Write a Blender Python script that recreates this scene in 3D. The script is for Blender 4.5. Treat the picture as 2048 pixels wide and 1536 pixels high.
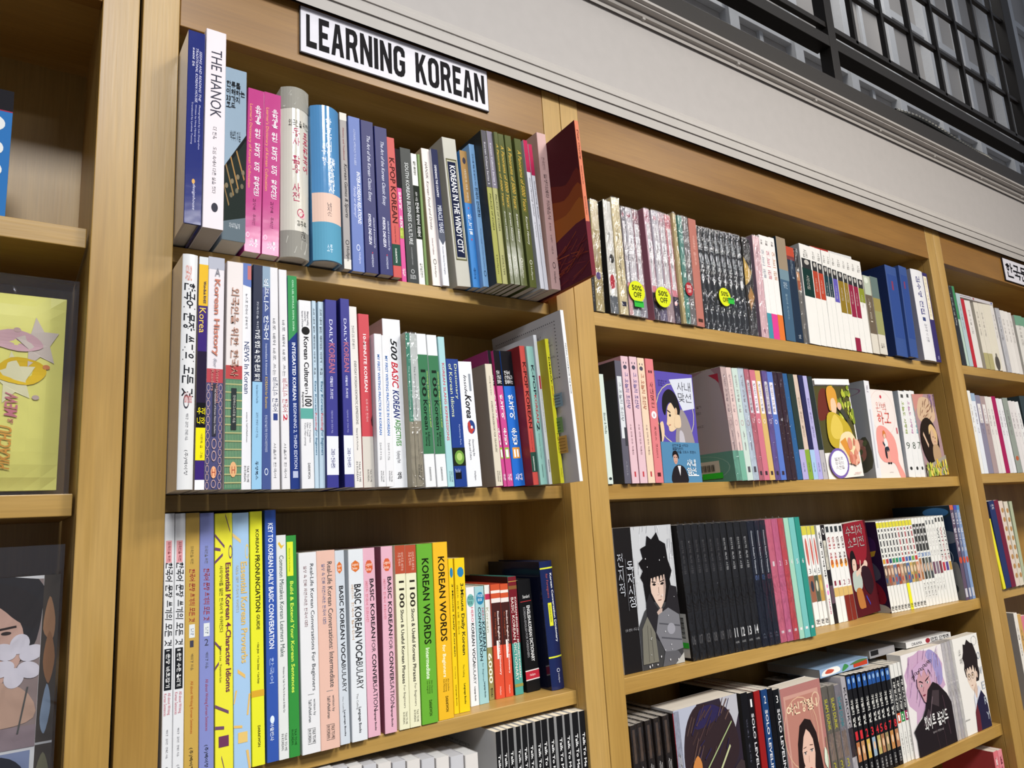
import bpy, math, random
from mathutils import Matrix, Vector
from mathutils.geometry import tessellate_polygon
random.seed(7)
SC = bpy.context.scene
COL = SC.collection
for o in list(bpy.data.objects):
    bpy.data.objects.remove(o, do_unlink=True)

# ------------------------------------------------------------------ camera
Z0 = 1.5                                     # eye height above the floor
cam = bpy.data.cameras.new('camera')
cam.sensor_width = 36.0
cam.lens = 36.0 * 1473.2 / 2048.0
cam.clip_start = 0.01
cam_o = bpy.data.objects.new('camera', cam)
COL.objects.link(cam_o)
SC.camera = cam_o
yw, pt, rl = 0.615101, 0.189784, -0.0599486
fwd = Vector((math.sin(yw) * math.cos(pt), math.cos(yw) * math.cos(pt), math.sin(pt)))
rgt = Vector((math.cos(yw), -math.sin(yw), 0))
upv = rgt.cross(fwd)
r2 = rgt * math.cos(rl) + upv * math.sin(rl)
u2 = upv * math.cos(rl) - rgt * math.sin(rl)
M = Matrix((r2, u2, -fwd)).transposed().to_4x4()
M.translation = Vector((0, -0.86, Z0))
cam_o.matrix_world = M

# ------------------------------------------------------------------ light and exposure
SC.view_settings.view_transform = 'Standard'
SC.view_settings.look = 'None'
SC.view_settings.gamma = 1.0
SC.view_settings.use_curve_mapping = False
SC.view_settings.exposure = 0.0
SC.cycles.transparent_max_bounces = 24
w = bpy.data.worlds.new('room_air'); SC.world = w
w.use_nodes = True
w.node_tree.nodes['Background'].inputs[0].default_value = (0.80, 0.86, 1.0, 1)
w.node_tree.nodes['Background'].inputs[1].default_value = 0.20


def ceiling_or_fill_lamp(x, y, z, sx, sy, watts, col, aim=None, spread=180):
    l = bpy.data.lights.new('ceiling_or_fill_light', 'AREA')
    l.shape = 'RECTANGLE'; l.size = sx; l.size_y = sy; l.energy = watts; l.color = col; l.spread = math.radians(spread)
    o = bpy.data.objects.new('ceiling_or_fill_light', l)
    o.location = (x, y, Z0 + z)
    d = Vector(aim or (x, y + 0.25, z - 1)) - Vector((x, y, z))
    o.rotation_euler = d.to_track_quat('-Z', 'Y').to_euler()
    COL.objects.link(o)


ceiling_or_fill_lamp(-0.10, -2.2, 2.00, 0.6, 0.5, 17, (0.96, 0.98, 1.0), (0.25, 0, -0.75), 84)
ceiling_or_fill_lamp(1.50, -2.2, 2.00, 0.6, 0.5, 19, (1.0, 0.94, 0.84), (1.4, 0, -0.80), 84)
ceiling_or_fill_lamp(3.00, -2.1, 2.00, 0.6, 0.5, 12, (1.0, 0.92, 0.81), (2.5, 0, -0.80), 84)
ceiling_or_fill_lamp(1.9, -3.3, 1.75, 2.8, 0.12, 12, (1.0, 0.98, 0.96), (1.0, 0, -0.2), 110)
ceiling_or_fill_lamp(0.4, -0.9, 2.30, 0.5, 0.4, 2, (1.0, 0.95, 0.88), (0.5, 0.05, 0), 90)
ceiling_or_fill_lamp(2.4, 0.40, 3.3, 3.0, 0.2, 30, (1.0, 0.98, 0.96), (2.6, 0.75, 1.6), 150)  # added fill to brighten the mezzanine partition, not a fixture that is seen


# ------------------------------------------------------------------ materials
def lin(hx, k=1.0):
    out = []
    for i in (0, 2, 4):
        c = int(hx[i:i + 2], 16) / 255.0
        c = c / 12.92 if c <= 0.04045 else ((c + 0.055) / 1.055) ** 2.4
        out.append(min(1.0, c * k))
    return tuple(out) + (1.0,)


MATS = {}


def new_mat(key):
    m = bpy.data.materials.new(key)
    m.use_nodes = True
    MATS[key] = m
    return m, m.node_tree.nodes, m.node_tree.links, m.node_tree.nodes['Principled BSDF']


def ink(hx):
    """flat printing ink or laminated card of one colour"""
    k = 'ink_' + hx
    if k in MATS: return MATS[k]
    m, n, l, p = new_mat(k)
    p.inputs['Base Color'].default_value = lin(hx)
    p.inputs['Roughness'].default_value = 0.6
    p.inputs['Specular IOR Level'].default_value = 0.08
    return m


def card(hx, gloss=0):
    k = 'card_%s_%d' % (hx, gloss)
    if k in MATS: return MATS[k]
    m, n, l, p = new_mat(k)
    tc = n.new('ShaderNodeTexCoord'); no = n.new('ShaderNodeTexNoise'); no.inputs['Scale'].default_value = 38
    l.new(tc.outputs['Object'], no.inputs['Vector'])
    mr = n.new('ShaderNodeMapRange'); mr.inputs[3].default_value = 0.955; mr.inputs[4].default_value = 1.03
    l.new(no.outputs['Fac'], mr.inputs[0])
    mx = n.new('ShaderNodeVectorMath'); mx.operation = 'SCALE'; mx.inputs[0].default_value = lin(hx)[:3]
    l.new(mr.outputs[0], mx.inputs['Scale']); l.new(mx.outputs[0], p.inputs['Base Color'])
    p.inputs['Roughness'].default_value = (0.40, 0.13)[gloss]
    p.inputs['Specular IOR Level'].default_value = (0.18, 0.5)[gloss]
    if gloss:
        b = n.new('ShaderNodeBump'); b.inputs['Strength'].default_value = 0.12; b.inputs['Distance'].default_value = 0.002
        l.new(no.outputs['Fac'], b.inputs['Height']); l.new(b.outputs[0], p.inputs['Normal'])
    return m


def paper(hx):
    """edge of a page block: fine sheet lines"""
    k = 'paper_' + hx
    if k in MATS: return MATS[k]
    m, n, l, p = new_mat(k)
    tc = n.new('ShaderNodeTexCoord'); mp = n.new('ShaderNodeMapping'); mp.inputs['Scale'].default_value = (2600, 3, 3)
    no = n.new('ShaderNodeTexNoise'); no.inputs['Scale'].default_value = 1.0; no.inputs['Detail'].default_value = 3
    l.new(tc.outputs['Object'], mp.inputs[0]); l.new(mp.outputs[0], no.inputs['Vector'])
    mr = n.new('ShaderNodeMapRange'); mr.inputs[3].default_value = 0.72; mr.inputs[4].default_value = 1.08
    l.new(no.outputs['Fac'], mr.inputs[0])
    mx = n.new('ShaderNodeVectorMath'); mx.operation = 'SCALE'; mx.inputs[0].default_value = lin(hx)[:3]
    l.new(mr.outputs[0], mx.inputs['Scale']); l.new(mx.outputs[0], p.inputs['Base Color'])
    p.inputs['Roughness'].default_value = 0.8
    return m


def wood(axis, tone='light'):
    """honey maple veneer with grain along the axis"""
    k = 'maple_%s_%s' % (tone, axis)
    if k in MATS: return MATS[k]
    m, n, l, p = new_mat(k)
    tc = n.new('ShaderNodeTexCoord')
    oi = n.new('ShaderNodeObjectInfo')
    off = n.new('ShaderNodeVectorMath'); off.operation = 'MULTIPLY_ADD'
    l.new(oi.outputs['Random'], off.inputs[0]); off.inputs[1].default_value = (7, 5, 9)
    l.new(tc.outputs['Object'], off.inputs[2])
    s = {'x': (1.2, 7, 7), 'y': (7, 1.2, 7), 'z': (7, 7, 1.1)}[axis]
    mp = n.new('ShaderNodeMapping'); mp.inputs['Scale'].default_value = s
    l.new(off.outputs[0], mp.inputs[0])
    big = n.new('ShaderNodeTexNoise'); big.inputs['Scale'].default_value = 1.3; big.inputs['Detail'].default_value = 5; big.inputs['Distortion'].default_value = 0.9
    l.new(mp.outputs[0], big.inputs['Vector'])
    mp2 = n.new('ShaderNodeMapping'); mp2.inputs['Scale'].default_value = tuple(a * b for a, b in zip(s, {'x': (6, 26, 26), 'y': (26, 6, 26), 'z': (26, 26, 6)}[axis]))
    l.new(off.outputs[0], mp2.inputs[0])
    fine = n.new('ShaderNodeTexNoise'); fine.inputs['Scale'].default_value = 2.0; fine.inputs['Detail'].default_value = 6
    l.new(mp2.outputs[0], fine.inputs['Vector'])
    cr = n.new('ShaderNodeValToRGB'); l.new(big.outputs['Fac'], cr.inputs[0])
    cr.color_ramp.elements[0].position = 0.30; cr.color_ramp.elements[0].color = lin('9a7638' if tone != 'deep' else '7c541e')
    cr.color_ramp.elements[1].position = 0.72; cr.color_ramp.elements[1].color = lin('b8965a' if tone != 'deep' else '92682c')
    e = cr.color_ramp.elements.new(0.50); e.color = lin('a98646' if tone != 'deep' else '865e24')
    mr = n.new('ShaderNodeMapRange'); mr.inputs[1].default_value = 0.3; mr.inputs[2].default_value = 0.7
    mr.inputs[3].default_value = 0.90; mr.inputs[4].default_value = 1.06; l.new(fine.outputs['Fac'], mr.inputs[0])
    mx = n.new('ShaderNodeVectorMath'); mx.operation = 'SCALE'
    l.new(cr.outputs[0], mx.inputs[0]); l.new(mr.outputs[0], mx.inputs['Scale'])
    # dark mineral flecks along the grain
    fl = n.new('ShaderNodeTexNoise'); fl.inputs['Scale'].default_value = 0.9; fl.inputs['Detail'].default_value = 8; fl.inputs['Roughness'].default_value = 0.7
    mp3 = n.new('ShaderNodeMapping'); mp3.inputs['Scale'].default_value = tuple(a * 2.4 for a in s)
    l.new(off.outputs[0], mp3.inputs[0]); l.new(mp3.outputs[0], fl.inputs['Vector'])
    fr = n.new('ShaderNodeMapRange'); fr.inputs[1].default_value = 0.70; fr.inputs[2].default_value = 0.80
    fr.inputs[3].default_value = 0.0; fr.inputs[4].default_value = 0.30; l.new(fl.outputs['Fac'], fr.inputs[0])
    m2 = n.new('ShaderNodeMixRGB'); m2.inputs[2].default_value = lin('6e4a20')
    l.new(fr.outputs[0], m2.inputs[0]); l.new(mx.outputs[0], m2.inputs[1]); l.new(m2.outputs[0], p.inputs['Base Color'])
    p.inputs['Roughness'].default_value = 0.36
    p.inputs['Specular IOR Level'].default_value = 0.45
    b = n.new('ShaderNodeBump'); b.inputs['Strength'].default_value = 0.08; b.inputs['Distance'].default_value = 0.001
    l.new(fine.outputs['Fac'], b.inputs['Height']); l.new(b.outputs[0], p.inputs['Normal'])
    return m


def plain(key, hx, rough=0.5, metal=0.0, bump=0.0, scale=60, spec=0.4):
    if key in MATS: return MATS[key]
    m, n, l, p = new_mat(key)
    tc = n.new('ShaderNodeTexCoord'); no = n.new('ShaderNodeTexNoise'); no.inputs['Scale'].default_value = scale
    no.inputs['Detail'].default_value = 4
    l.new(tc.outputs['Object'], no.inputs['Vector'])
    mr = n.new('ShaderNodeMapRange'); mr.inputs[3].default_value = 0.93; mr.inputs[4].default_value = 1.05
    l.new(no.outputs['Fac'], mr.inputs[0])
    mx = n.new('ShaderNodeVectorMath'); mx.operation = 'SCALE'; mx.inputs[0].default_value = lin(hx)[:3]
    l.new(mr.outputs[0], mx.inputs['Scale']); l.new(mx.outputs[0], p.inputs['Base Color'])
    p.inputs['Roughness'].default_value = rough; p.inputs['Metallic'].default_value = metal
    p.inputs['Specular IOR Level'].default_value = spec
    if bump:
        b = n.new('ShaderNodeBump'); b.inputs['Strength'].default_value = bump; b.inputs['Distance'].default_value = 0.003
        l.new(no.outputs['Fac'], b.inputs['Height']); l.new(b.outputs[0], p.inputs['Normal'])
    return m


def plastic(big=False):
    """clear crinkled wrapping film"""
    k = 'clear_film_smooth' if big else 'clear_film'
    if k in MATS: return MATS[k]
    m = bpy.data.materials.new(k); m.use_nodes = True; MATS[k] = m
    n, l = m.node_tree.nodes, m.node_tree.links
    n.clear()
    out = n.new('ShaderNodeOutputMaterial'); mix = n.new('ShaderNodeMixShader')
    tr = n.new('ShaderNodeBsdfTransparent'); tr.inputs[0].default_value = (0.95, 0.95, 0.96, 1)
    gl = n.new('ShaderNodeBsdfGlossy'); gl.inputs['Roughness'].default_value = 0.07
    gl.inputs['Color'].default_value = (0.9, 0.92, 0.95, 1)
    lw = n.new('ShaderNodeLayerWeight'); lw.inputs['Blend'].default_value = 0.25
    mr = n.new('ShaderNodeMapRange'); mr.inputs[3].default_value = 0.09; mr.inputs[4].default_value = 0.55
    tc = n.new('ShaderNodeTexCoord')
    mp = n.new('ShaderNodeMapping'); mp.inputs['Scale'].default_value = (9, 9, 6) if big else (75, 75, 26); mp.inputs['Rotation'].default_value = (0, 0.35, 0)
    no = n.new('ShaderNodeTexNoise'); no.inputs['Scale'].default_value = 1.2; no.inputs['Detail'].default_value = 3; no.inputs['Distortion'].default_value = 1.2
    b = n.new('ShaderNodeBump'); b.inputs['Strength'].default_value = 0.9; b.inputs['Distance'].default_value = 0.006
    l.new(tc.outputs['Object'], mp.inputs[0]); l.new(mp.outputs[0], no.inputs['Vector']); l.new(no.outputs['Fac'], b.inputs['Height'])
    l.new(b.outputs[0], gl.inputs['Normal']); l.new(b.outputs[0], lw.inputs['Normal'])
    l.new(lw.outputs['Fresnel'], mr.inputs[0]); l.new(mr.outputs[0], mix.inputs[0])
    l.new(tr.outputs[0], mix.inputs[1]); l.new(gl.outputs[0], mix.inputs[2]); l.new(mix.outputs[0], out.inputs[0])
    return m


# ------------------------------------------------------------------ mesh helpers
class MB:
    """collects polygons of several materials, then links them as one mesh object"""
    def __init__(self): self.v, self.f, self.mi, self.mats = [], [], [], []
    def mat(self, m):
        if m not in self.mats: self.mats.append(m)
        return self.mats.index(m)
    def add(self, verts, faces, m):
        b = len(self.v); self.v += [tuple(q) for q in verts]; i = self.mat(m)
        for f in faces:
            self.f.append(tuple(b + a for a in f)); self.mi.append(i)
    def box(self, a, b, m):
        x0, y0, z0 = a; x1, y1, z1 = b
        self.add([(x0, y0, z0), (x1, y0, z0), (x1, y1, z0), (x0, y1, z0), (x0, y0, z1), (x1, y0, z1), (x1, y1, z1), (x0, y1, z1)],
                 [(0, 3, 2, 1), (4, 5, 6, 7), (0, 1, 5, 4), (1, 2, 6, 5), (2, 3, 7, 6), (3, 0, 4, 7)], m)
    def build(self, name, parent=None, bevel=0, smooth=False):
        me = bpy.data.meshes.new(name)
        me.from_pydata(self.v, [], self.f)
        for m in self.mats: me.materials.append(m)
        me.polygons.foreach_set('material_index', self.mi)
        if smooth: me.polygons.foreach_set('use_smooth', [True] * len(me.polygons))
        me.update()
        o = bpy.data.objects.new(name, me); COL.objects.link(o)
        if parent is not None: o.parent = parent
        if bevel:
            md = o.modifiers.new('edge', 'BEVEL'); md.width = bevel; md.segments = 2; md.limit_method = 'ANGLE'
        return o


def empty(name, loc, rot=(0, 0, 0)):
    o = bpy.data.objects.new(name, None); o.location = loc; o.rotation_euler = rot
    o.empty_display_size = 0.02; COL.objects.link(o)
    return o


def tag(o, label=None, cat=None, group=None, kind=None):
    if label: o['label'] = label
    if cat: o['category'] = cat
    if group: o['group'] = group
    if kind: o['kind'] = kind
    return o


def block(name, a, b, m, parent=None, bevel=0.0012):
    mb = MB(); mb.box(a, b, m)
    return mb.build(name, parent, bevel)


# ------------------------------------------------------------------ lettering
# Latin letters come from the built-in font; Hangul syllables are composed here from strokes
TEXTS = {}
JAMO = {
 'g': ['0,1 1,1 .82,0'], 'n': ['0,1 0,0 1,0'], 'd': ['1,1 0,1 0,0 1,0'], 'r': ['0,1 1,1 1,.5 0,.5 0,0 1,0'],
 'm': ['0,1 1,1 1,0 0,0 0,1'], 'b': ['0,1 0,0 1,0 1,1', '0,.52 1,.52'], 's': ['.5,1 .42,.6 0,0', '.47,.68 1,0'], 'o': ['O.5,.5,.5'],
 'j': ['0,1 1,1', '.5,1 .42,.55 0,0', '.47,.62 1,0'], 'c': ['.32,1 .68,1', '0,.78 1,.78', '.5,.78 .42,.42 0,0', '.47,.5 1,0'],
 'k': ['0,1 1,1 .82,0', '0,.52 .93,.52'], 't': ['1,1 0,1 0,0 1,0', '0,.5 .95,.5'], 'p': ['0,1 1,1', '0,0 1,0', '.28,1 .28,0', '.72,1 .72,0'],
 'h': ['.34,1 .66,1', '0,.78 1,.78', 'O.5,.3,.3'], '': [],
}
LEAD = ['g', 'gg', 'n', 'd', 'dd', 'r', 'm', 'b', 'bb', 's', 'ss', 'o', 'j', 'jj', 'c', 'k', 't', 'p', 'h']
TAIL = ['', 'g', 'gg', 'gs', 'n', 'nj', 'nh', 'd', 'r', 'rg', 'rm', 'rb', 'rs', 'rt', 'rp', 'rh', 'm', 'b', 'bs', 's', 'ss', 'o', 'j', 'c', 'k', 't', 'p', 'h']
VV = {'a': ['.4,0 .4,1', '.4,.52 1,.52'], 'ya': ['.4,0 .4,1', '.4,.64 1,.64', '.4,.38 1,.38'], 'eo': ['.7,0 .7,1', '0,.52 .7,.52'], 'yeo': ['.7,0 .7,1', '0,.64 .7,.64', '0,.38 .7,.38'], 'i': ['.55,0 .55,1'],
      'ae': ['.2,.03 .2,.97', '.85,0 .85,1', '.2,.52 .85,.52'], 'yae': ['.2,.03 .2,.97', '.85,0 .85,1', '.2,.64 .85,.64', '.2,.38 .85,.38'], 'e': ['.42,.03 .42,.97', '.9,0 .9,1', '-.1,.52 .42,.52'], 'ye': ['.42,.03 .42,.97', '.9,0 .9,1', '-.1,.64 .42,.64', '-.1,.38 .42,.38']}
VH = {'o': ['0,0 1,0', '.5,0 .5,1'], 'yo': ['0,0 1,0', '.34,0 .34,1', '.66,0 .66,1'], 'u': ['0,1 1,1', '.5,1 .5,0'], 'yu': ['0,1 1,1', '.34,1 .34,0', '.66,1 .66,0'], 'eu': ['0,.5 1,.5']}
VOW = [('a',), ('ae',), ('ya',), ('yae',), ('eo',), ('e',), ('yeo',), ('ye',), (None, 'o'), ('a', 'o'), ('ae', 'o'), ('i', 'o'), (None, 'yo'), (None, 'u'), ('eo', 'u'), ('e', 'u'), ('i', 'u'), (None, 'yu'), (None, 'eu'), ('i', 'eu'), ('i',)]


def stroke_set(specs, box, wt, out):
    x0, x1, y0, y1 = box
    for sp in specs:
        if sp[0] == 'O':
            cx, cy, r = map(float, sp[1:].split(','))
            n = 14; ox, oy = x0 + cx * (x1 - x0), y0 + cy * (y1 - y0); rx, ry = r * (x1 - x0), r * (y1 - y0)
            rx = ry = min(rx, ry) * 1.05
            b = len(out[0])
            for s_ in (1, 0):
                for k in range(n):
                    t = 2 * math.pi * k / n; q = wt / 2 if s_ else -wt / 2
                    out[0].append((ox + (rx + q) * math.cos(t), oy + (ry + q) * math.sin(t)))
            out[1].extend([(b + k, b + (k + 1) % n, b + n + (k + 1) % n, b + n + k) for k in range(n)])
            continue
        P = [tuple(map(float, a.split(','))) for a in sp.split()]
        P = [(x0 + a * (x1 - x0), y0 + c * (y1 - y0)) for a, c in P]
        for (ax, ay), (bx, by) in zip(P[:-1], P[1:]):
            L = math.hypot(bx - ax, by - ay) or 1; ux, uy = (bx - ax) / L * wt / 2, (by - ay) / L * wt / 2
            b = len(out[0])
            out[0].extend([(ax - ux - uy, ay - uy + ux), (bx + ux - uy, by + uy + ux), (bx + ux + uy, by + uy - ux), (ax - ux + uy, ay - uy - ux)])
            out[1].append((b + 3, b + 2, b + 1, b))


def jamo_in(code, box, wt, out):
    x0, x1, y0, y1 = box
    if len(code) == 2:
        m = (x0 + x1) / 2; g = (x1 - x0) * .07
        stroke_set(JAMO[code[0]], (x0, m - g, y0, y1), wt, out); stroke_set(JAMO[code[1]], (m + g, x1, y0, y1), wt, out)
    elif code: stroke_set(JAMO[code], box, wt, out)


def syllable(ch, wt):
    n = ord(ch) - 0xAC00; L, V, T = n // 588, (n % 588) // 28, n % 28
    v = VOW[V]; vv = v[0]; vh = v[1] if len(v) > 1 else None; tail = TAIL[T]; out = ([], [])
    if vv and not vh:
        wide = vv in ('ae', 'yae', 'e', 'ye')
        jamo_in(LEAD[L], (.08, .50 if wide else .56, (.50 if tail else .18), (.90 if tail else .84)), wt, out)
        stroke_set(VV[vv], (.60 if wide else .66, .96, (.42 if tail else .02), .97), wt, out)
    elif vh and not vv:
        down = vh in ('u', 'yu')
        jamo_in(LEAD[L], (.22, .78, (.68 if tail else .56), .95), wt, out)
        stroke_set(VH[vh], (.04, .96, (.36 if tail else .06) if down else (.40 if tail else .16), (.54 if tail else .38) if down else (.58 if tail else .44)), wt, out)
    else:
        jamo_in(LEAD[L], (.08, .54, (.66 if tail else .56), .93), wt, out)
        stroke_set(VH[vh], (.02, .62, (.38 if tail else .14), (.56 if tail else .42)), wt, out)
        stroke_set(VV[vv], (.70, .97, (.38 if tail else .02), .97), wt, out)
    if tail: jamo_in(tail, (.20, .92, .03, (.26 if vh and not vv else .30)), wt, out)
    return out


def is_h(c): return 0xAC00 <= ord(c) <= 0xD7A3


def want(s, st):
    k = (s, 'b' in st, 'i' in st, 'v' in st)
    TEXTS.setdefault(k, None)
    return k


def font_batch(keys, adv=False):
    """meshes of strings set in the built-in font"""
    jobs = []; res = {}
    for k in keys:
        s, b, i, v = k
        c = bpy.data.curves.new('lettering', 'FONT'); c.body = s
        c.resolution_u = 2; c.fill_mode = 'FRONT'
        if b: c.offset = 0.018
        if i: c.shear = 0.28
        if v: c.align_x = 'CENTER'; c.space_line = 0.9
        o = bpy.data.objects.new('lettering', c); COL.objects.link(o); jobs.append((k, o, c))
    bpy.context.view_layer.update()
    dg = bpy.context.evaluated_depsgraph_get()
    for k, o, c in jobs:
        me = bpy.data.meshes.new_from_object(o.evaluated_get(dg))
        res[k] = ([(q.co.x, q.co.y) for q in me.vertices], [tuple(p.vertices) for p in me.polygons])
        bpy.data.meshes.remove(me)
    for k, o, c in jobs:
        bpy.data.objects.remove(o); bpy.data.curves.remove(c)
    return res


def norm(vs, fs):
    if not vs: return ([], [])
    x0 = min(a for a, _ in vs); x1 = max(a for a, _ in vs); y0 = min(b for _, b in vs); y1 = max(b for _, b in vs)
    dx = (x1 - x0) or 1; dy = (y1 - y0) or 1
    return ([((a - x0) / dx, (b - y0) / dy) for a, b in vs], fs)


def make_glyphs():
    latin = [k for k in TEXTS if not any(is_h(c) for c in k[0])]
    mixed = [k for k in TEXTS if k not in set(latin)]
    single = set()
    for s, b, i, v in mixed:
        for c in s:
            if not is_h(c) and c not in ' \n': single.add((c, b, i, False))
    res = font_batch(latin + sorted(single))
    for k in latin: TEXTS[k] = norm(*res[k])
    for k in mixed:
        s, b, i, v = k
        wt = .125 if b else .082; lines = s.split('\n'); vs, fs = [], []
        rows = []
        for li, line in enumerate(lines):
            x = 0.0; lv, lf = [], []
            for c in line:
                if c == ' ': x += .42; continue
                if is_h(c): gv, gf = syllable(c, wt); adv = 1.08
                else:
                    gv, gf = res[(c, b, i, False)]
                    mx = min(a for a, _ in gv) if gv else 0; gv = [((a - mx) * 1.1, q * 1.15 + .08) for a, q in gv]
                    adv = (max(a for a, _ in gv) if gv else .3) + .12
                sh = .16 if i and is_h(c) else 0
                n0 = len(lv); lv += [(x + a + sh * q, q) for a, q in gv]; lf += [tuple(n0 + t for t in f) for f in gf]; x += adv
            rows.append((lv, lf, x))
        wmax = max(r[2] for r in rows)
        for li, (lv, lf, x) in enumerate(rows):
            off = (wmax - x) / 2 if v else 0; n0 = len(vs)
            dy = -li * (1.10 if v else 1.22)
            vs += [(off + a, q + dy) for a, q in lv]; fs += [tuple(n0 + t for t in f) for f in lf]
        TEXTS[k] = norm(vs, fs)


def put_text(mb, s, st, box, fn, hx):
    """box = (a0, a1, b0, b1): a runs left to right, b bottom to top in unit surface space; fn maps (a, b) to 3D"""
    vs, fs = TEXTS[want(s, st)]
    if not vs: return
    a0, a1, b0, b1 = box
    if 'h' in st or 'v' in st or 'H' in st:
        pts = [fn(a0 + x * (a1 - a0), b0 + y * (b1 - b0)) for x, y in vs]
    else:                                        # turned a quarter clockwise, reads downwards
        pts = [fn(a0 + y * (a1 - a0), b1 - x * (b1 - b0)) for x, y in vs]
    mb.add(pts, fs, ink(hx))


def ring_pts(cx, cy, rx, ry, n=22, a0=0.0):
    return [(cx + rx * math.cos(a0 + 2 * math.pi * i / n), cy + ry * math.sin(a0 + 2 * math.pi * i / n)) for i in range(n)]


def smooth_poly(pts, sub=4):
    out = []; n = len(pts)
    for i in range(n):
        p0, p1, p2, p3 = pts[i - 1], pts[i], pts[(i + 1) % n], pts[(i + 2) % n]
        for j in range(sub):
            t = j / sub; t2 = t * t; t3 = t2 * t
            out.append(tuple(0.5 * (2 * p1[c] + (p2[c] - p0[c]) * t + (2 * p0[c] - 5 * p1[c] + 4 * p2[c] - p3[c]) * t2 +
                                    (3 * p1[c] - p0[c] - 3 * p2[c] + p3[c]) * t3) for c in (0, 1)))
    return out


def put_poly(mb, pts, fn, hx):
    pts = [(min(1, max(0, a)), min(1, max(0, b))) for a, b in pts]
    tri = tessellate_polygon([[Vector((a, b, 0)) for a, b in pts]])
    mb.add([fn(a, b) for a, b in pts], [tuple(t) for t in tri], ink(hx))


def put_ring(mb, cx, cy, rx, ry, fn, hx, th=0.25, n=20):
    o = ring_pts(cx, cy, rx, ry, n); i_ = ring_pts(cx, cy, rx * (1 - th), ry * (1 - th), n)
    mb.add([fn(*q) for q in o + i_], [(k, (k + 1) % n, n + (k + 1) % n, n + k) for k in range(n)], ink(hx))


def put_rect(mb, a0, a1, b0, b1, fn, hx, seg=1):
    vs = []; fs = []
    for k in range(seg + 1):
        a = a0 + (a1 - a0) * k / seg
        vs += [fn(a, b0), fn(a, b1)]
    for k in range(seg): fs.append((2 * k, 2 * k + 2, 2 * k + 3, 2 * k + 1))
    mb.add(vs, fs, ink(hx))


def paint(parent, shapes, face, name='cover_art', base=0.00014):
    """flat printed artwork: shapes laid over one another on a surface; face(k) gives the mapping for layer k"""
    mb = MB()
    for k, s in enumerate(shapes):
        fn = face(base + 0.00005 * k)
        if s[0] == 'p': put_poly(mb, s[1], fn, s[2])
        elif s[0] == 's': put_poly(mb, smooth_poly(s[1]), fn, s[2])
        elif s[0] == 'e':
            rot = math.radians(s[6]) if len(s) > 6 else 0
            q = [(s[1] + x * math.cos(rot) - y * math.sin(rot), s[2] + x * math.sin(rot) + y * math.cos(rot)) for x, y in ring_pts(0, 0, s[3], s[4])]
            put_poly(mb, q, fn, s[5])
        elif s[0] == 'r': put_rect(mb, s[1], s[2], s[3], s[4], fn, s[5])
        elif s[0] == 'o': put_ring(mb, s[1], s[2], s[3], s[4], fn, s[5], s[6] if len(s) > 6 else 0.15)
        elif s[0] == 't': put_text(mb, s[1], s[7], (s[2], s[3], s[4], s[5]), fn, s[6])
        elif s[0] == 'l':                            # stroke between two points of given width
            (x0, y0), (x1, y1) = s[1], s[2]; wd = s[3]; L = math.hypot(x1 - x0, y1 - y0) or 1
            nx, ny = -(y1 - y0) / L * wd / 2, (x1 - x0) / L * wd / 2
            put_poly(mb, [(x0 + nx, y0 + ny), (x1 + nx, y1 + ny), (x1 - nx, y1 - ny), (x0 - nx, y0 - ny)], fn, s[4])
    return mb.build(name, parent)

# ------------------------------------------------------------------ printed artwork (unit squares: a left to right, b bottom to top)
def scatter(n, a0, a1, b0, b1, r0, r1, cols, seed):
    rr = random.Random(seed); out = []
    for _ in range(n):
        r = rr.uniform(r0, r1)
        out.append(('e', rr.uniform(a0, a1), rr.uniform(b0, b1), r, r * rr.uniform(.5, 1.1), rr.choice(cols), rr.uniform(0, 90)))
    return out


def strokes(n, a0, a1, b0, b1, ln, wd, ang, cols, seed):
    rr = random.Random(seed); out = []
    for _ in range(n):
        a, b = rr.uniform(a0, a1), rr.uniform(b0, b1); t = math.radians(ang + rr.uniform(-16, 16)); L = ln * rr.uniform(.5, 1.2)
        out.append(('l', (a, b), (a + L * math.cos(t), b + L * math.sin(t)), wd * rr.uniform(.5, 1.2), rr.choice(cols)))
    return out


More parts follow.
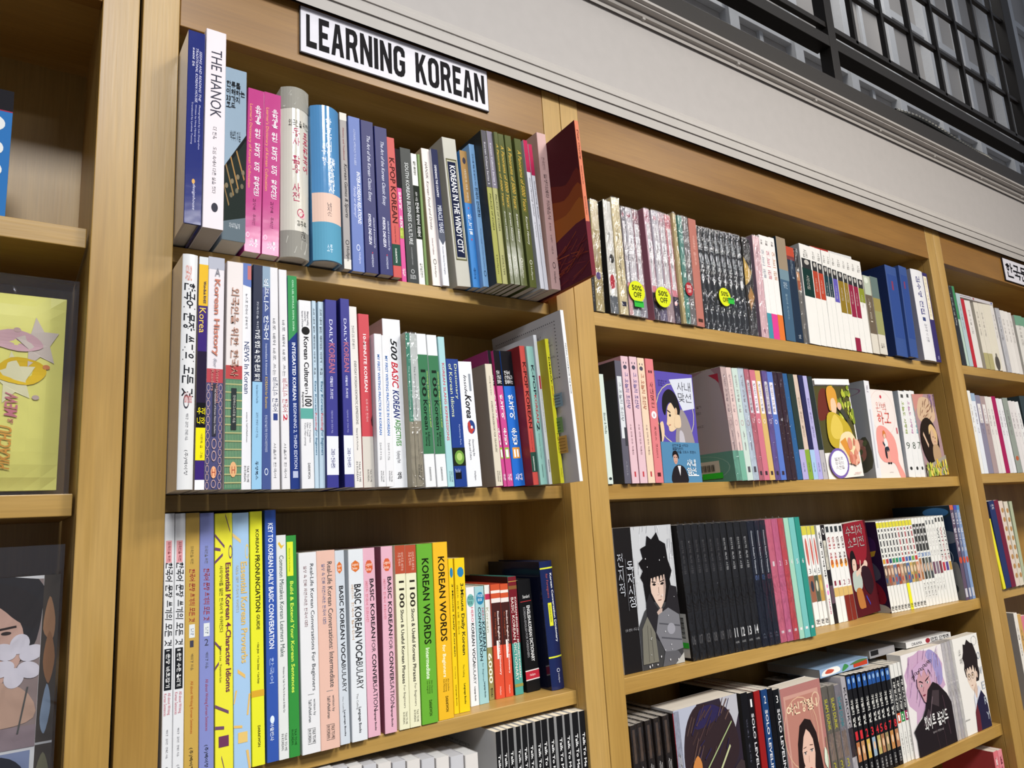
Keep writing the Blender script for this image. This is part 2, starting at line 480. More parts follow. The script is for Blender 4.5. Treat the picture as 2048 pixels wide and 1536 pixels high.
ART = {
 'sunset': [('r', 0, 1, 0, 1, '4e1a20'), ('s', [(0, .0), (0, .62), (.2, .66), (.45, .70), (.75, .64), (1, .66), (1, 0)], '6a2820'), ('s', [(0, 0), (0, .52), (.35, .6), (.7, .55), (1, .57), (1, 0)], '8c4420'),
   ('s', [(0, 0), (0, .42), (.3, .47), (.7, .45), (1, .48), (1, 0)], 'a05824'), ('p', [(0, 0), (0, .30), (.3, .29), (.6, .33), (.85, .36), (1, .36), (1, 0)], '58202e')] +
   strokes(60, .05, .85, .02, .24, .22, .005, 8, ['a04c28', '8c3c28', '7c2c2c'], 3),
 'workbook': [('r', 0, 1, 0, 1, 'b6b2b2')] + [('e', .30 + .62 * i / 26, .90 + .04 * math.sin(i), .006, .004, '403c40') for i in range(0)] +
   [('e', .06 + .86 * i / 30, .945, .006, .0035, '3c383c') for i in range(31)] + [('e', .92, .945 - .335 * i / 16, .006, .0035, '3c383c') for i in range(17)] + [('e', .30 + .62 * i / 22, .61, .006, .0035, '3c383c') for i in range(23)] +
   [('t', 'this book!', .48, .74, .865, .885, '605c60', 'i' + 'h'), ('t', 'Korean food,\nwhere you can', .60, .88, .80, .84, '605c60', 'h'), ('t', 'do you want\nto make it, walk,\nyou can go\neverywhere', .66, .90, .69, .765, '605c60', 'h'),
    ('r', .62, .93, .44, .52, '78909c'), ('r', .62, .90, .29, .38, '6c8c58'), ('r', .66, .93, .17, .27, 'b8904c')] +
   [('r', .64, .90, .455 + .017 * i, .459 + .017 * i, '50606c') for i in range(4)] + [('r', .64, .87, .30 + .017 * i, .304 + .017 * i, '405c38') for i in range(4)] + [('r', .68, .91, .18 + .018 * i, .184 + .018 * i, '806030') for i in range(5)] +
   [('r', .70, .82, .06 + .012 * i, .062 + .012 * i, '807c80') for i in range(8)],
 'sea': [('r', 0, 1, 0, 1, '1c2c44'), ('s', [(0, .7), (.3, .85), (.6, .8), (1, .9), (1, 1), (0, 1)], '20303c'), ('e', .75, .93, .22, .05, '3c6c9c'), ('e', .55, .80, .25, .06, '4c4c54'), ('e', .85, .66, .22, .07, '545c68'),
   ('s', [(.55, .1), (.7, .3), (.95, .4), (1, .2), (1, 0), (.6, 0)], '6c6c6c'), ('o', .8, .45, .12, .09, '8c98a4', .1), ('e', .8, .12, .12, .06, '303438')],
 'roses': [('r', 0, 1, 0, 1, '8e9298'), ('o', .5, .9, .42, .05, '806078', .08), ('s', [(.1, .2), (.3, .38), (.6, .32), (.9, .42), (.95, .1), (.4, .05)], '4c4c40')] + scatter(9, .35, .9, .10, .36, .07, .12, ['b08078', 'c09888', 'a06c60'], 5) + scatter(8, .2, .9, .1, .45, .03, .05, ['606848', '706040'], 6),
 'obi': [('r', 0, 1, 0, 1, '8c7074'), ('s', [(.04, .06), (.04, .94), (.5, .96), (.92, .94), (.92, .06)], '9c9090'), ('p', [(.80, .95), (.95, .95), (.95, .86), (.9, .90)], '9c2c3c'),
   ('t', '새벽인사', .30, .52, .78, .80, 'a04c50', 'h'), ('t', '우리가 서로를 알기\n전의 이야기를\n조용히 들려주었다', .25, .62, .62, .70, '5c5054', 'h'), ('t', '너라서 좋았다고', .3, .62, .5, .52, '5c5054', 'h'),
   ('r', 0, 1, 0, .26, '5c8878'), ('o', .5, .13, .44, .11, '80a090', .03), ('r', .25, .78, .06, .19, 'b8b0a0')] + [('r', .30 + .021 * i, .30 + .021 * i + (.012, .006, .009)[i % 3], .10, .16, '2c2824') for i in range(20)] + [('r', .50, .82, .035, .085, '30b030')],
 'romance': [('r', 0, 1, 0, 1, '54489c'), ('o', .45, .62, .50, .28, 'c0bc88', .03), ('p', [(.36, .93), (.98, .97), (.98, .68), (.66, .65)], 'c4c8d4'),
   ('t', '사내\n맞선', .56, .92, .73, .92, '383840', 'h'), ('t', '연애지상\n오피스\n코믹', .06, .30, .86, .92, '201c50', 'h'),
   ('s', [(.42, .30), (.46, .52), (.60, .66), (.74, .60), (.86, .44), (.88, .28)], '8c8484'), ('s', [(.50, .30), (.52, .46), (.62, .44), (.64, .3)], 'b0acb4'),
   ('s', [(.22, .56), (.26, .68), (.40, .72), (.52, .64), (.50, .52), (.36, .46), (.26, .46), (.24, .50), (.20, .52)], 'd0b898'),
   ('s', [(.12, .66), (.16, .78), (.32, .84), (.50, .79), (.58, .66), (.52, .60), (.44, .66), (.34, .72), (.24, .68), (.18, .60)], '1c1a1c'), ('l', (.24, .645), (.32, .625), .012, '181418'), ('e', .30, .60, .025, .012, '201c20'), ('e', .47, .64, .03, .035, 'c8a888'), ('l', (.25, .51), (.30, .515), .008, '9c5c50'),
   ('s', [(.40, .50), (.44, .60), (.56, .60), (.56, .50)], 'd0b898'), ('s', [(.0, .36), (.0, .50), (.10, .54), (.12, .44), (.06, .36)], 'd0b898'), ('s', [(-.02, .30), (.04, .40), (.0, .60), (-.02, .6)], '201a20'),
   ('r', 0, 1, 0, .36, '4c7ca0'), ('t', '완전무결 사장과\n열혈직원의\n일촉즉발 오피스 로맨스', .28, .90, .26, .345, '202c40', 'bh'), ('s', [(.22, .0), (.26, .12), (.42, .16), (.58, .12), (.62, 0)], '201c20'), ('p', [(.38, .15), (.43, .06), (.46, .15)], 'd0d0d4'),
   ('e', .34, .215, .055, .052, 'b89080'), ('s', [(.26, .22), (.28, .27), (.36, .285), (.42, .25), (.42, .21), (.36, .25), (.29, .24)], '181416'), ('l', (.30, .225), (.33, .225), .006, '281c1c'), ('l', (.355, .225), (.385, .225), .006, '281c1c'), ('l', (.33, .185), (.355, .185), .005, '8c4c48'),
   ('t', '사내\n맞선', .62, .86, .07, .21, 'e8ecf0', 'bh'), ('l', (.64, .065), (.92, .065), .008, 'e8ecf0')],
 'golden': [('r', 0, 1, 0, 1, 'dcd8d4'), ('r', .0, .97, .26, .93, '4c4828'), ('s', [(0, .6), (.1, .85), (.3, .9), (.35, .7), (.2, .6)], '642c24')] + scatter(46, .45, .98, .55, .92, .02, .05, ['a8b03c', 'c8cc58', '7c8c30', '5c6c24'], 8) +
   [('s', [(.30, .70), (.30, .88), (.42, .93), (.56, .88), (.56, .74), (.48, .70), (.42, .76), (.36, .68)], 'c89038'), ('s', [(.36, .66), (.38, .78), (.48, .80), (.52, .72), (.46, .64)], 'd8b898'),
    ('s', [(.15, .4), (.2, .62), (.4, .66), (.75, .55), (.85, .4), (.7, .3), (.3, .3)], 'b49c30'), ('s', [(.25, .5), (.42, .64), (.6, .52), (.5, .4), (.3, .4)], 'ccb450'), ('l', (.58, .72), (.80, .58), .07, '404038'), ('e', .60, .72, .06, .04, 'd0a890'),
    ('s', [(.35, .2), (.5, .42), (.8, .45), (.95, .3), (.8, .16), (.5, .14)], 'd8c8a0'), ('p', [(.45, .36), (.62, .40), (.75, .18), (.68, .16)], 'c88838')] + scatter(12, .66, .96, .14, .36, .04, .07, ['c88470', 'd8a890', 'b86c58'], 9) +
   [('e', .32, .15, .27, .15, '6c58a0'), ('e', .32, .15, .23, .125, 'dcdce0'), ('t', '빌보르\n왕국의\n스캔들', .20, .44, .09, .21, '60505c', 'h'), ('t', 'REDICE', .72, .90, .03, .045, '983c3c', 'h'), ('r', 0, 1, .94, 1, 'e0dede')],
 'pinkgirl': [('r', 0, 1, 0, 1, 'd8d0cc'), ('o', .45, .74, .50, .26, 'd0b8b4', .02), ('e', .46, .92, .04, .02, 'b83848'), ('t', '완벽', .20, .62, .74, .86, 'd08880', 'h'), ('t', '하고', .20, .74, .60, .74, 'c86058', 'bh'), ('t', '1', .90, .96, .50, .57, 'b86068', 'h'),
   ('s', [(.02, .30), (.10, .55), (.40, .58), (.75, .46), (.82, .30), (.80, .18), (.95, .06), (.98, 0), (.80, 0), (.62, .16), (.2, .18)], 'd89088'),
   ('s', [(.32, .40), (.34, .44), (.42, .44), (.46, .38), (.40, .32), (.32, .34)], 'd4d4d4'), ('s', [(.32, .34), (.34, .30), (.48, .30), (.46, .35)], '28303c'), ('l', (.37, .31), (.38, .18), .02, 'd0a890'), ('l', (.44, .31), (.46, .18), .02, 'd0a890'), ('e', .38, .165, .04, .012, '201c20'), ('e', .47, .165, .04, .012, '201c20'),
   ('e', .36, .475, .045, .035, 'd4b098'), ('s', [(.30, .46), (.31, .52), (.37, .535), (.42, .50), (.42, .45), (.40, .49), (.34, .49)], 'c07038'), ('l', (.26, .40), (.33, .36), .03, '303840'), ('s', [(.30, .24), (.30, .32), (.36, .32), (.36, .22)], '28242c'), ('t', '네이버', .36, .50, .06, .07, '505050', 'h')],
 'cat': [('r', 0, 1, 0, 1, '9c8084'), ('p', [(0, 1), (.55, 1), (.0, .78)], 'b88078'), ('s', [(.1, .72), (.3, .95), (.8, .92), (.9, .7), (.5, .62)], 'c0a488')] + strokes(26, .2, .7, .68, .88, .12, .012, 30, ['7c5440', 'd0b898', '8c6450'], 4) + strokes(14, .7, 1, .75, 1, .2, .015, 80, ['6c4c8c', '8c70a0', '5c4848'], 14) +
   [('e', .42, .42, .40, .29, '241a14'), ('e', .62, .46, .15, .12, 'c0a084'), ('s', [(.42, .50), (.46, .60), (.62, .62), (.78, .52), (.74, .40), (.68, .46), (.6, .56), (.5, .54)], 'c8a878'), ('l', (.56, .47), (.60, .465), .012, '5c4030'), ('l', (.65, .455), (.69, .45), .012, '5c4030'), ('l', (.60, .41), (.65, .405), .008, 'a05c50'), ('l', (.15, .52), (.30, .36), .05, 'c8a890'), ('s', [(.44, .2), (.5, .36), (.74, .36), (.8, .22), (.6, .14)], 'a88c6c'), ('p', [(0, 0), (1, 0), (1, .24), (.0, .12)], '948c80')] + scatter(50, .0, 1, 0, .16, .02, .05, ['b8b848', 'c8a838', '8ca040', 'd8c860'], 12),
 'webtoon': [('r', 0, 1, 0, 1, '1a1819'), ('r', .29, 1, .0, 1, 'b4b6ba')] + strokes(22, .32, .98, .55, .98, .12, .006, 85, ['8c8e94', 'c8cad0', 'd4d6da'], 21) +
   [('p', [(.29, .0), (.29, .30), (.40, .40), (.55, .46), (.80, .50), (1.0, .40), (1.0, 0)], '3a3a3c'),
    ('p', [(.44, .46), (.42, .60), (.38, .64), (.43, .68), (.37, .74), (.45, .77), (.42, .84), (.52, .86), (.55, .93), (.62, .90), (.72, .95), (.76, .89), (.86, .86), (.88, .74), (.93, .66), (.88, .60), (.90, .50), (.80, .44)], '121012'),
    ('p', [(.53, .62), (.54, .52), (.60, .455), (.665, .405), (.69, .405), (.76, .46), (.80, .55), (.80, .64)], 'c8b0a2'), ('p', [(.73, .43), (.80, .55), (.80, .64), (.76, .62), (.75, .50)], 'a08c84'),
    ('p', [(.50, .60), (.50, .76), (.86, .76), (.86, .58), (.825, .64), (.81, .57), (.785, .66), (.75, .595), (.735, .67), (.70, .585), (.675, .67), (.64, .59), (.62, .675), (.58, .58), (.565, .66), (.535, .575)], '121012'),
    ('p', [(.565, .575), (.60, .588), (.635, .573), (.60, .566)], '1c1616'), ('p', [(.70, .573), (.74, .588), (.775, .578), (.74, .566)], '1c1616'), ('l', (.56, .597), (.63, .590), .007, '1c1414'), ('l', (.70, .590), (.78, .600), .007, '1c1414'),
    ('l', (.672, .555), (.668, .500), .005, '8c7468'), ('l', (.645, .462), (.700, .463), .006, '7c544c'),
    ('p', [(.42, .28), (.44, .46), (.50, .52), (.58, .44), (.66, .38), (.76, .42), (.86, .56), (.98, .54), (1, .36), (.9, .22), (.6, .18)], '242226'), ('p', [(.60, .38), (.665, .30), (.70, .40), (.665, .405)], 'b09a90'),
    ('p', [(.56, .24), (.62, .36), (.80, .40), (.98, .34), (1, .10), (.7, .08)], '6e6e74'), ('l', (.62, .30), (.98, .26), .01, '4a4a50'), ('l', (.64, .20), (.99, .16), .01, '4a4a50'), ('e', .82, .25, .07, .04, '8c8c94'),
    ('p', [(.30, .04), (.33, .28), (.43, .36), (.54, .24), (.56, .04)], '6c6a60'), ('l', (.40, .05), (.42, .30), .008, '4c4a44'), ('l', (.48, .05), (.47, .28), .008, '4c4a44'), ('p', [(.62, .0), (.68, .10), (.9, .09), (1, .02), (1, 0)], '55555a'), ('p', [(.84, 0), (1, 0), (1, .07)], 'a8a8a4'),
    ('t', '전\n지\n적', .02, .11, .52, .82, 'b0b4bc', 'v'), ('t', '독\n자\n시\n점', .16, .27, .44, .76, 'd0d4dc', 'v'), ('l', (.145, .42), (.145, .78), .004, '6c6e74'), ('l', (.285, .42), (.285, .78), .004, '6c6e74'), ('t', '싱숑 원작 / 추공 글', .05, .27, .28, .30, 'a0a0a4', 'h')] + scatter(26, .3, 1, .0, .8, .004, .009, ['d0d0d4'], 22),
 'redcomic': [('r', 0, 1, 0, 1, '4c141c'), ('s', [(.0, .7), (.1, 1), (.9, 1), (.8, .6), (.3, .55)], '84202c'), ('t', '수희자\n소희전', .08, .84, .72, .97, '20181c', 'bh'), ('t', '수희자\n소희전', .10, .82, .725, .965, 'b0a8a4', 'h'),
   ('s', [(.10, .50), (.12, .66), (.26, .70), (.34, .60), (.32, .50)], '181418'), ('s', [(.14, .50), (.18, .60), (.30, .60), (.31, .52), (.24, .47)], 'd0b4a4'), ('l', (.20, .55), (.23, .55), .01, '201c1c'), ('s', [(.06, .30), (.10, .46), (.30, .48), (.44, .42), (.42, .30), (.2, .26)], 'a8b4ac'), ('l', (.24, .44), (.66, .52), .05, 'd0b4a4'), ('e', .70, .53, .08, .04, 'd0b4a4'), ('l', (.4, .40), (.5, .58), .03, 'd0b4a4'), ('s', [(.16, .10), (.14, .28), (.36, .28), (.42, .10), (.34, .08)], 'a86c38'), ('l', (.5, .2), (.62, .1), .03, '3c3c90'), ('s', [(.5, .3), (.5, .5), (.8, .48), (.9, .3), (.7, .2)], '2c1820')],
 'darkhair': [('r', 0, 1, 0, 1, '2c2430'), ('p', [(0, 1), (.35, 1), (.15, .62), (0, .5)], 'a4a8b8'), ('p', [(.72, 1), (1, 1), (1, .86), (.88, .70), (.80, .8)], 'a8a8b0'), ('s', [(.10, .62), (.16, .86), (.34, .99), (.60, .97), (.84, .90), (.96, .66), (.84, .5), (.5, .44), (.2, .46)], '2e2226'), ('s', [(.3, .84), (.4, .96), (.6, .97), (.74, .9), (.5, .84)], '2a2448')] +
   strokes(30, .15, .8, .55, .9, .16, .012, 40, ['3c2c2c', '4c3838', '2a2444', '584440'], 31) + [('s', [(.20, .58), (.28, .66), (.34, .60), (.31, .52)], 'b87840'), ('l', (.34, .50), (.86, .82), .012, '98a878'), ('l', (.5, .42), (.8, .66), .02, 'b0b48c'), ('s', [(.0, .1), (.06, .42), (.3, .46), (.7, .44), (1, .52), (1, 0), (0, 0)], '382e30'), ('s', [(.42, .0), (.52, .34), (.7, .30), (.86, .0)], 'b4a488'), ('s', [(0, .2), (.1, .38), (.25, .3), (.2, .1), (0, .1)], 'a87058'), ('s', [(0, .0), (.1, .18), (.25, .1), (.2, 0)], '3c5c90')],
 'pinklady': [('r', 0, 1, 0, 1, 'a06c68'), ('r', .06, .92, .0, .93, 'b88c80'), ('r', .10, .88, .0, .90, 'a87468'), ('o', .84, .84, .10, .06, 'c8a890', .2), ('o', .4, .60, .42, .30, 'c8a488', .03), ('l', (.86, .1), (.66, .8), .006, 'c09a84'), ('l', (.76, .0), (.72, .8), .006, 'c09a84'), ('t', '여신강림 1', .10, .86, .76, .86, 'dcc8a8', 'bh'),
   ('p', [(.20, .0), (.22, .30), (.27, .52), (.36, .66), (.50, .705), (.64, .68), (.75, .56), (.80, .36), (.84, .16), (.92, 0)], '221818'),
   ('p', [(.35, .50), (.36, .36), (.42, .26), (.49, .205), (.53, .205), (.61, .28), (.66, .40), (.65, .54), (.52, .62), (.42, .60)], 'd0ac9c'), ('p', [(.44, .24), (.44, .12), (.62, .10), (.62, .29)], 'b89080'), ('p', [(.335, .42), (.33, .60), (.47, .67), (.50, .62), (.42, .56), (.37, .48)], '221818'), ('p', [(.50, .62), (.47, .67), (.66, .64), (.70, .48), (.665, .40), (.64, .52), (.58, .58)], '221818'),
   ('p', [(.385, .425), (.42, .445), (.455, .425), (.42, .410)], 'd8d0cc'), ('e', .422, .426, .014, .013, '2c1c1c'), ('p', [(.545, .432), (.585, .452), (.62, .430), (.585, .418)], 'd8d0cc'), ('e', .582, .434, .014, .013, '2c1c1c'), ('l', (.38, .435), (.46, .437), .006, '2c2020'), ('l', (.54, .443), (.625, .442), .006, '2c2020'), ('l', (.385, .470), (.455, .475), .006, '5c4038'), ('l', (.545, .482), (.62, .475), .006, '5c4038'),
   ('l', (.495, .40), (.485, .345), .005, 'b08c80'), ('p', [(.455, .290), (.50, .302), (.545, .292), (.50, .272)], 'b04c54'), ('p', [(.24, .0), (.27, .16), (.32, .26), (.36, .33), (.39, .31), (.37, .24), (.42, .27), (.43, .24), (.38, .16), (.44, .0)], 'd0ac9c'), ('l', (.33, .20), (.37, .30), .004, 'a88070'), ('p', [(.40, .0), (.46, .12), (.60, .12), (.72, .0)], '3a2430'), ('s', [(.86, .3), (.90, .42), (.96, .34), (.93, .24)], 'c8d0c0'), ('s', [(.9, .12), (.92, .24), (.98, .18), (.96, .08)], 'c8d0c0'), ('l', (.92, .1), (.96, .5), .01, '5c7c48')],
 'lilac': [('r', 0, 1, 0, 1, 'd6d2d2'),
   ('p', [(.04, .50), (.0, .62), (.05, .70), (.02, .80), (.12, .88), (.16, .96), (.30, .97), (.44, 1), (.58, .98), (.74, .97), (.88, .90), (.96, .80), (.92, .68), (.96, .58), (.84, .54), (.70, .56), (.5, .5), (.30, .36), (.14, .30), (.18, .42)], 'b898b4'), ('s', [(.58, .93), (.7, .98), (.9, .86), (.92, .66), (.80, .60), (.72, .80)], '9088b8')] + strokes(44, .06, .85, .42, .94, .16, .007, 62, ['c8a8c0', '906890', 'a080b0', 'd0b8d0', '7c5c88'], 41) +
   [('p', [(.26, .66), (.28, .78), (.42, .82), (.56, .76), (.60, .62), (.54, .54), (.43, .475), (.38, .49), (.33, .56)], 'b88c94'), ('p', [(.50, .52), (.60, .62), (.70, .60), (.66, .48)], 'a47880'),
    ('p', [(.29, .700), (.345, .690), (.40, .672), (.395, .686), (.34, .706)], '241820'), ('p', [(.455, .680), (.52, .700), (.575, .728), (.52, .716), (.455, .694)], '241820'), ('e', .355, .655, .026, .013, 'd4ccd0'), ('e', .358, .655, .012, .013, '2c2030'), ('e', .505, .672, .028, .014, 'd4ccd0'), ('e', .502, .672, .013, .014, '2c2030'),
    ('p', [(.345, .560), (.39, .568), (.43, .562), (.39, .545)], '742c40'), ('l', (.405, .64), (.375, .595), .006, '8c5c68'), ('p', [(.22, .72), (.20, .84), (.40, .90), (.62, .84), (.64, .72), (.56, .80), (.52, .73), (.46, .82), (.38, .74), (.34, .82), (.28, .74)], 'b898b8')] +
   [('o', .20 + .055 * i, .765 + .013 * i + (.012 if i % 2 else 0), .030, .015, '241a20', .35) for i in range(9)] + [('p', [(.08, 0), (.08, .18), (.04, .26), (.16, .32), (.28, .36), (.38, .44), (.48, .60), (.62, .66), (.74, .62), (.92, .50), (1, .40), (1, 0)], '201a1e'), ('p', [(.50, .46), (.58, .58), (.74, .56), (.68, .40)], '3e3438'), ('p', [(.26, .28), (.42, .42), (.48, .36), (.34, .24)], '40343a'),
    ('l', (.56, .52), (.40, .28), .012, '6c5c64'), ('l', (.8, .5), (.86, .1), .02, '3c2c34'), ('l', (.5, .3), (.56, .0), .01, '3a2c30'), ('l', (.7, .36), (.72, .0), .012, '382a30'), ('t', '화이트 블러드', .28, .86, .22, .36, 'd8d8d8', 'bh'), ('t', '임리나 장편소설', .44, .70, .17, .19, 'b0a8ac', 'h')],
 'boy': [('r', 0, 1, 0, 1, 'dad8d4'),
   ('p', [(.36, .58), (.33, .66), (.37, .72), (.33, .78), (.39, .84), (.42, .92), (.50, .91), (.58, .96), (.68, .92), (.78, .90), (.84, .82), (.88, .74), (.85, .66), (.87, .58), (.80, .50), (.5, .5)], '241e20'),
   ('p', [(.38, .66), (.39, .54), (.46, .46), (.54, .415), (.59, .42), (.68, .48), (.74, .58), (.74, .68)], 'd4c0b0'), ('e', .755, .57, .03, .035, 'c8b0a0'),
   ('p', [(.36, .62), (.36, .80), (.80, .80), (.80, .60), (.745, .66), (.70, .60), (.66, .69), (.60, .62), (.55, .70), (.50, .63), (.46, .70), (.41, .61), (.385, .68)], '241e20'),
   ('e', .46, .575, .018, .014, '6c5838'), ('e', .60, .580, .018, .014, '6c5838'), ('l', (.43, .595), (.49, .597), .006, '2c2020'), ('l', (.57, .602), (.63, .602), .006, '2c2020'), ('o', .46, .573, .055, .035, '585454', .10), ('o', .60, .578, .055, .035, '585454', .10), ('l', (.515, .578), (.545, .58), .005, '585454'),
   ('l', (.515, .555), (.505, .515), .004, 'a88c7c'), ('l', (.50, .478), (.55, .478), .006, '9c6c60'), ('p', [(.56, .43), (.57, .34), (.68, .34), (.68, .49)], 'c4ac9c'),
   ('p', [(.50, .22), (.52, .36), (.57, .40), (.60, .30), (.72, .46), (.80, .42), (.80, .28), (.60, .18)], 'c8ccd8'), ('p', [(.44, .0), (.48, .2), (.60, .30), (.80, .40), (.95, .30), (.99, .0)], '24223c'), ('p', [(.44, .0), (.48, .2), (.575, .285), (.62, .16), (.60, .0)], '602630')] +
   [('t', c, .86, .97, .08 + .16 * i, .16 + .16 * i, 'a8b0bc', 'h') for i, c in enumerate('YREVO')] + [('t', '너의\n이야기', .22, .32, .72, .88, '303030', 'h'), ('o', .84, .93, .10, .05, 'b8bcc0', .1), ('t', 'BANANA', .08, .24, .15, .165, '404040', 'h')],
 'barcode': [('r', 0, 1, 0, 1, '1c1a1a'), ('r', .80, .97, .02, .34, 'b8b8b4')] + [('r', .83, .93, .16 + .012 * i, .16 + .012 * i + (.007, .004, .005)[i % 3], '202020') for i in range(13)] + [('r', .80, .97, .09, .13, '38b038')],
 'mech': [('r', 0, 1, 0, 1, '2a1838'), ('s', [(.2, .62), (.5, .85), (.9, .80), (.8, .6)], '3c2050'), ('p', [(.1, .60), (.9, .68), (.85, .62), (.2, .54)], 'b89030'), ('s', [(.2, .40), (.4, .56), (.8, .54), (.9, .38), (.5, .32)], '4c4a5c'), ('e', .30, .36, .09, .025, 'b0a8a0'), ('e', .55, .36, .09, .025, 'b0a8a0'), ('e', .30, .36, .04, .012, '201820'), ('e', .55, .36, .04, .012, '201820'), ('s', [(.1, .1), (.2, .32), (.8, .33), (.9, .1)], '7c1c2c'), ('r', .2, .8, .12, .14, '541420'), ('r', .2, .8, .2, .22, '541420'), ('s', [(.3, .0), (.4, .1), (.9, .08), (.95, 0)], 'a8a4a0'), ('s', [(0, .3), (.1, .5), (.25, .44), (.15, .28)], '28407c')],
 'wbcover': [('r', 0, 1, 0, 1, 'cacaca'), ('t', 'About Korean and getting to\nKorean sentence, Workbook', .1, .62, .86, .90, '5c5c60', 'h')],
}


